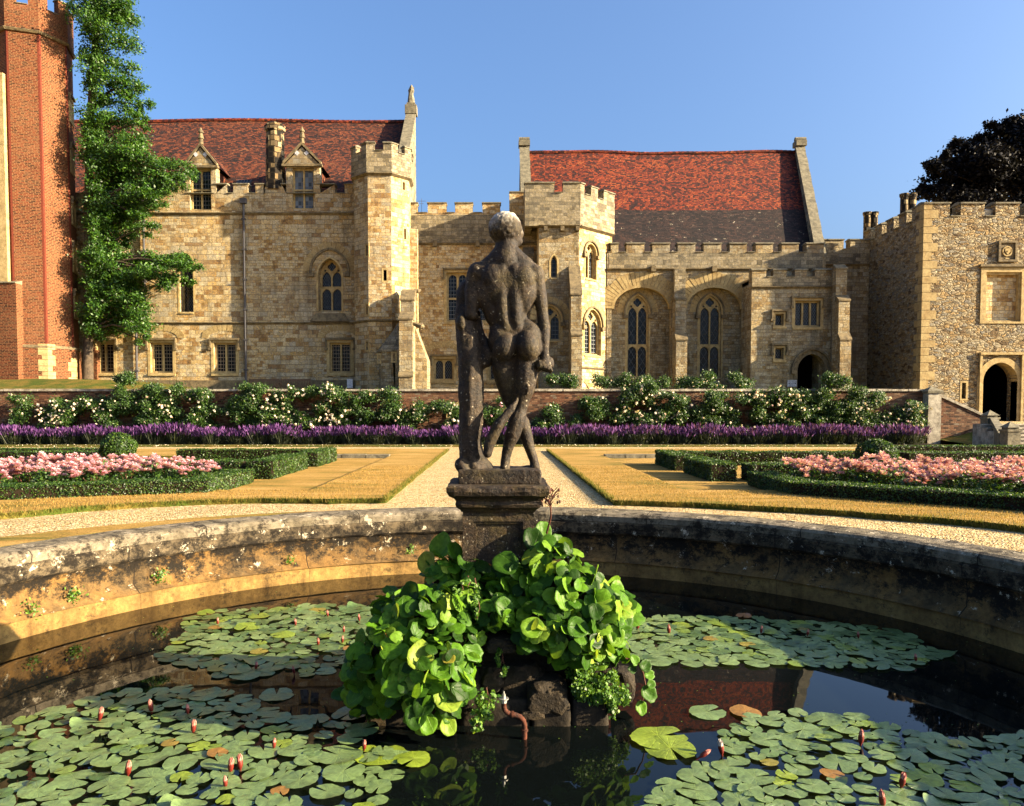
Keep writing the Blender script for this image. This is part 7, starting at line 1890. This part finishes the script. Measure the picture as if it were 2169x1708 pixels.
# ================================================================ WATER LILIES
def pad_mesh(seed, curl=0.0):
    g2 = random.Random(seed); A = 30; rings = (.22, .55, .82, 1.0); notch = .16; vs_ = [Vector((0.0, 0, 0))]
    ph = [g2.random()*6.28 for _ in range(4)]
    for r_ in rings:
        for k in range(A+1):
            t = notch+(2*PI-2*notch)*k/A; rad = r_*(1+.03*math.sin(2*t+ph[0])+.022*math.sin(5*t+ph[1]) + (.02*math.sin(17*t+ph[2]) if r_ > .9 else 0)); 
            if k in (0, A) and r_ > .9: rad *= .93
            h_ = .035*r_*r_*math.sin(2*t+ph[3])+.020*r_**2*math.sin(5*t+ph[1]) + curl*max(0, math.cos(t-ph[2]))**3*r_**3*.45 - .01*r_
            vs_.append(Vector((rad*math.cos(t), rad*math.sin(t)*.94, h_)))
    n = A+1; fs = [(0, 1+k, 2+k) for k in range(A)]
    for j in range(len(rings)-1):
        for k in range(A): a = 1+j*n+k; fs.append((a, a+n, a+n+1, a+1))
    me = bpy.data.meshes.new('lily_pad'); me.from_pydata([tuple(v) for v in vs_], [], fs); me.polygons.foreach_set('use_smooth', [True]*len(fs)); me.materials.append(M['pad']); me.update()
    uvl = me.uv_layers.new(name='UVMap').data
    for p_ in me.polygons:
        for li in p_.loop_indices: q = vs_[me.loops[li].vertex_index]; uvl[li].uv = (q.x, q.y)
    return me, vs_, fs
PM = [pad_mesh(s_, c_) for s_, c_ in ((1, 0), (2, 0), (3, 0), (4, .25), (5, 0), (6, .7), (7, 0), (8, 0))]
regions = [
 ('left of the statue base, nearest the camera', [(-120, 1560), (0, 1535), (90, 1502), (160, 1490), (190, 1478), (300, 1462), (470, 1462), (520, 1480), (560, 1500), (600, 1530), (700, 1515), (775, 1505), (770, 1560), (740, 1590), (850, 1590), (850, 1640), (800, 1800), (-200, 1800)], 1.0),
 ('far left, beyond the leafy mound', [(330, 1400), (385, 1345), (400, 1312), (450, 1298), (560, 1292), (700, 1282), (790, 1290), (800, 1330), (740, 1400), (700, 1425), (650, 1432), (600, 1410), (560, 1432), (480, 1438), (430, 1415), (380, 1405)], 1.0),
 ('far right, in the shade of the pond wall', [(1320, 1318), (1400, 1306), (1480, 1308), (1590, 1306), (1640, 1318), (1750, 1320), (1850, 1330), (1930, 1350), (1960, 1370), (2010, 1385), (1960, 1402), (1930, 1420), (1700, 1412), (1640, 1410), (1480, 1412), (1400, 1410), (1330, 1400)], 1.0),
 ('right side, nearest the camera', [(1560, 1530), (1640, 1515), (1720, 1512), (1820, 1520), (1900, 1545), (1990, 1570), (2080, 1575), (2169, 1560), (2300, 1570), (2300, 1800), (1360, 1800), (1385, 1680), (1440, 1650), (1540, 1600), (1535, 1560)], 1.0)]
pads = []
for lab, poly, dn in regions:
    wp = [GX(x, y, WZ) for x, y in poly]; x0 = min(p_[0] for p_ in wp); x1 = max(p_[0] for p_ in wp); y0 = min(p_[1] for p_ in wp); y1 = max(p_[1] for p_ in wp)
    got = []; near = 'nearest' in lab
    for _ in range(9000):
        x, y = rnd.uniform(x0, x1), rnd.uniform(y0, y1)
        if y < 4.2: continue
        r_ = (.062+.085*rnd.random()**1.4) if near else (.07+.075*rnd.random())
        if rnd.random() < .12: r_ *= 1.2
        if not inside(x, y, wp): continue
        if any((x-a)**2+(y-b)**2 < ((r_+c)*(.74 if near else .68))**2 for a, b, c in got): continue
        if abs(x) < .95 and 5.3 < y < 7.4: continue
        got.append((x, y, r_))
    for (x, y, r_) in got: pads.append((x, y, r_, lab))
for (px, py, r_, lab) in ((1498, 1511, .15, 'single lily pad floating alone on the red roof reflection'), (1395, 1566, .21, 'big yellow-green lily pad just right of the rocks, upper of two'), (1420, 1590, .19, 'big yellow-green lily pad just right of the rocks, lower of two'), (586, 1473, .155, 'single grey-green lily pad in open water, left of the leafy mound'), (805, 1600, .19, 'yellow-green lily pad at the right tip of the near left group'), (877, 1613, .12, 'small yellow-green lily pad farthest right in the near left group'), (1580, 1512, .13, 'torn brownish lily pad alone on the roof reflection')):
    q = G(px, py, WZ); pads.append((q.x, q.y, r_, '*'+lab))
def camdist(p_): return math.hypot(p_[0], p_[1])
pads.sort(key=lambda p_: -(p_[2]**2)/(camdist(p_)**3) - (10 if p_[3][0] == '*' else 0))
def padM(x, y, r_):
    return Matrix.Translation((x, y, WZ+.008+.016*rnd.random())) @ Matrix.Rotation(rnd.uniform(0, 6.28), 4, 'Z') @ Matrix.Rotation(rnd.uniform(-.05, .05), 4, 'X') @ Matrix.Scale(r_, 4)
matvar = [M['pad'], M['pad_y'], M['pad_b']]
pmv = {}
rest = MB()
for i, (x, y, r_, lab) in enumerate(pads):
    k = rnd.choice([0, 1, 2, 4, 6, 7, 0, 1, 2, 4, 6, 7, 0, 1, 2, 4, 3, 3, 5]); mv = 0 if rnd.random() < .90 else (1 if rnd.random() < .86 else 2)
    solo = lab[0] == '*'
    if solo: k = 0; mv = 1 if 'yellow' in lab else (2 if 'brown' in lab else 0)
    Mx = padM(x, y, r_)
    if i < 300:
        key = (k, mv)
        if key not in pmv:
            me = PM[k][0].copy(); me.name = 'lily_pad'; me.materials[0] = matvar[mv]; pmv[key] = me
        o = bpy.data.objects.new('lily_pad', pmv[key]); COL.objects.link(o); o.matrix_world = Mx
        if solo: tag(o, lab[1:], 'lily pad', 'water lily pads floating on the pond')
        else:
            q_ = Vector((x, y, WZ))-CAMP; sx = CX+F*q_.x/y; xs_ = [GX_(w_) for w_ in (0,)] if 0 else None
            zone = ('beside the mound' if abs(sx-1050) < 420 else ('mid group' if abs(sx-1050) < 760 else 'at the outer side'))+(', front row' if y < 5.1 else (', second row' if y < 5.6 else (', third row' if y < 6.3 else (', fourth row' if y < 7.1 else (', fifth row' if y < 8 else ', back row')))))
            word = ('flat grey-green', 'yellow-green', 'brown dying')[mv] if k not in (3, 5) else ('curled-up green', 'curled yellow-green', 'curled brown')[mv]
            tag(o, word+' lily pad, '+{'left of':'near left','far lef':'far left','far rig':'far right','right s':'near right'}[lab[:7]]+', '+zone, 'lily pad', 'water lily pads floating on the pond')
    else: rest.add([Mx @ v for v in PM[k][1]], PM[k][2], 0, [[(PM[k][1][i_].x, PM[k][1][i_].y) for i_ in f] for f in PM[k][2]])
if rest.v:
    o = rest.build('lily_pads', M['pad'], None, smooth=True); tag(o, 'mat of smaller distant lily pads', None, None, 'stuff')
buds = [(461, 1322, 'c'), (626, 1324, 'c'), (694, 1305, 'd'), (674, 1366, 'c'), (623, 1426, 'd'), (542, 1417, 'd'), (321, 1507, 'b'), (398, 1511, 'c'), (211, 1524, 'a'), (409, 1550, 'a'), (271, 1640, 'b'), (488, 1634, 'a'), (509, 1628, 'a'), (580, 1584, 'd'), (478, 1666, 'c'), (725, 1361, 'c'), (728, 1339, 'd'), (761, 1314, 'c'), (771, 1588, 'c'), (1350, 1332, 'b'), (1417, 1341, 'b'), (1612, 1340, 'c'), (1710, 1346, 'd'), (1818, 1351, 'd'), (1940, 1400, 'd'), (1529, 1596, 'w'), (1484, 1603, 'l'), (1823, 1575, 'b'), (1909, 1666, 'a'), (1870, 1706, 'b')]
def budmesh(tip, scale=1.0):
    m_ = MB(); n = 9; prof = [(.004, -.05), (.008, -.005), (.017, .012), (.021, .035), (.018, .060), (.010, .082), (.002, .098)]
    m_.lathe((0, 0, 0), prof[:5], n); b = m_
    t_ = MB(); 
    for k in range(5):
        a = 2*PI*k/5; c, s_ = math.cos(a), math.sin(a); sp = .006 if tip else .002
        t_.add([(c*.017-s_*.009, s_*.017+c*.009, .052), (c*.017+s_*.009, s_*.017-c*.009, .052), (c*(.012+sp)+s_*.006, s_*(.012+sp)-c*.006, .082), (c*sp, s_*sp, .104), (c*(.012+sp)-s_*.006, s_*(.012+sp)+c*.006, .082)], [(0, 1, 2, 3, 4)])
    t_.lathe((0, 0, 0), [(.017, .058), (.012, .08), (.001, .096)], 8)
    return b, t_
names = {'a': 'bright red open-tipped', 'b': 'tall brownish-red', 'c': 'slim red pale-tipped', 'd': 'small dark red', 'w': 'white-tipped half-open', 'l': 'leaning red'}
wheres = lambda x, y: ('near left' if y > 1440 else 'far left') if x < 1000 else ('far right' if y < 1450 else 'near right')
lists = {}
for i, (x, y, kd) in enumerate(buds):
    q = G(x, y, WZ+.02); s_ = {'a': .95, 'b': 1.0, 'c': .72, 'd': .68, 'w': 1.0, 'l': .85}[kd]
    nearest = ''
    w_ = wheres(x, y); cnt_ = lists.get((w_, kd), 0); lists[(w_, kd)] = cnt_+1
    same = [b_ for b_ in buds if b_[2] == kd and wheres(b_[0], b_[1]) == w_]; same.sort(); pos_ = same.index((x, y, kd))
    ordw = '' if len(same) == 1 else (', leftmost of its kind' if pos_ == 0 else (', rightmost of its kind' if pos_ == len(same)-1 else (', second from the left' if pos_ == 1 else ', third from the left')))
    e = empty('lily_bud', (q.x, q.y, WZ+.02), names[kd]+' water lily bud in the '+w_+' pad group'+ordw, 'lily bud', 'water lily buds')
    b, t_ = budmesh(kd in 'aw')
    ti = Matrix.Rotation(1.0 if kd == 'l' else rnd.uniform(-.18, .18), 4, 'Y') @ Matrix.Rotation(rnd.uniform(-.15, .15), 4, 'X'); base = Vector((q.x, q.y, WZ+.02))
    for mm in (b, t_): mm.v = [base+(ti @ (v*s_)) for v in mm.v]
    b.build('sepals', M['bud'], e, smooth=True); t_.build('petals', M['budwhite'] if kd == 'w' else M['budtip'], e)

# specks of duckweed and petals drifting on the water
n = 1500; a_ = rg.random(n)*2*PI; r_ = np.sqrt(rg.random(n))*5.3; X_ = PC.x+r_*np.cos(a_); Y_ = PC.y+r_*np.sin(a_)
cl = np.array([mnoise.noise(Vector((x*1.1, y*1.1, 3)))+.25*rg.random() for x, y in zip(X_, Y_)]); ok = cl > .16
C_ = np.stack([X_[ok], Y_[ok], np.full(ok.sum(), WZ+.003)], 1); m_ = ok.sum(); t_ = rg.random((m_, 1))*PI; s_ = .004+.006*rg.random((m_, 1))
T_ = np.concatenate([np.cos(t_), np.sin(t_), np.zeros((m_, 1))], 1)*s_; B_ = np.concatenate([-np.sin(t_), np.cos(t_), np.zeros((m_, 1))], 1)*s_*.7
o = quads_mesh('duckweed', C_, T_, B_, M['ivy']); tag(o, kind='stuff')
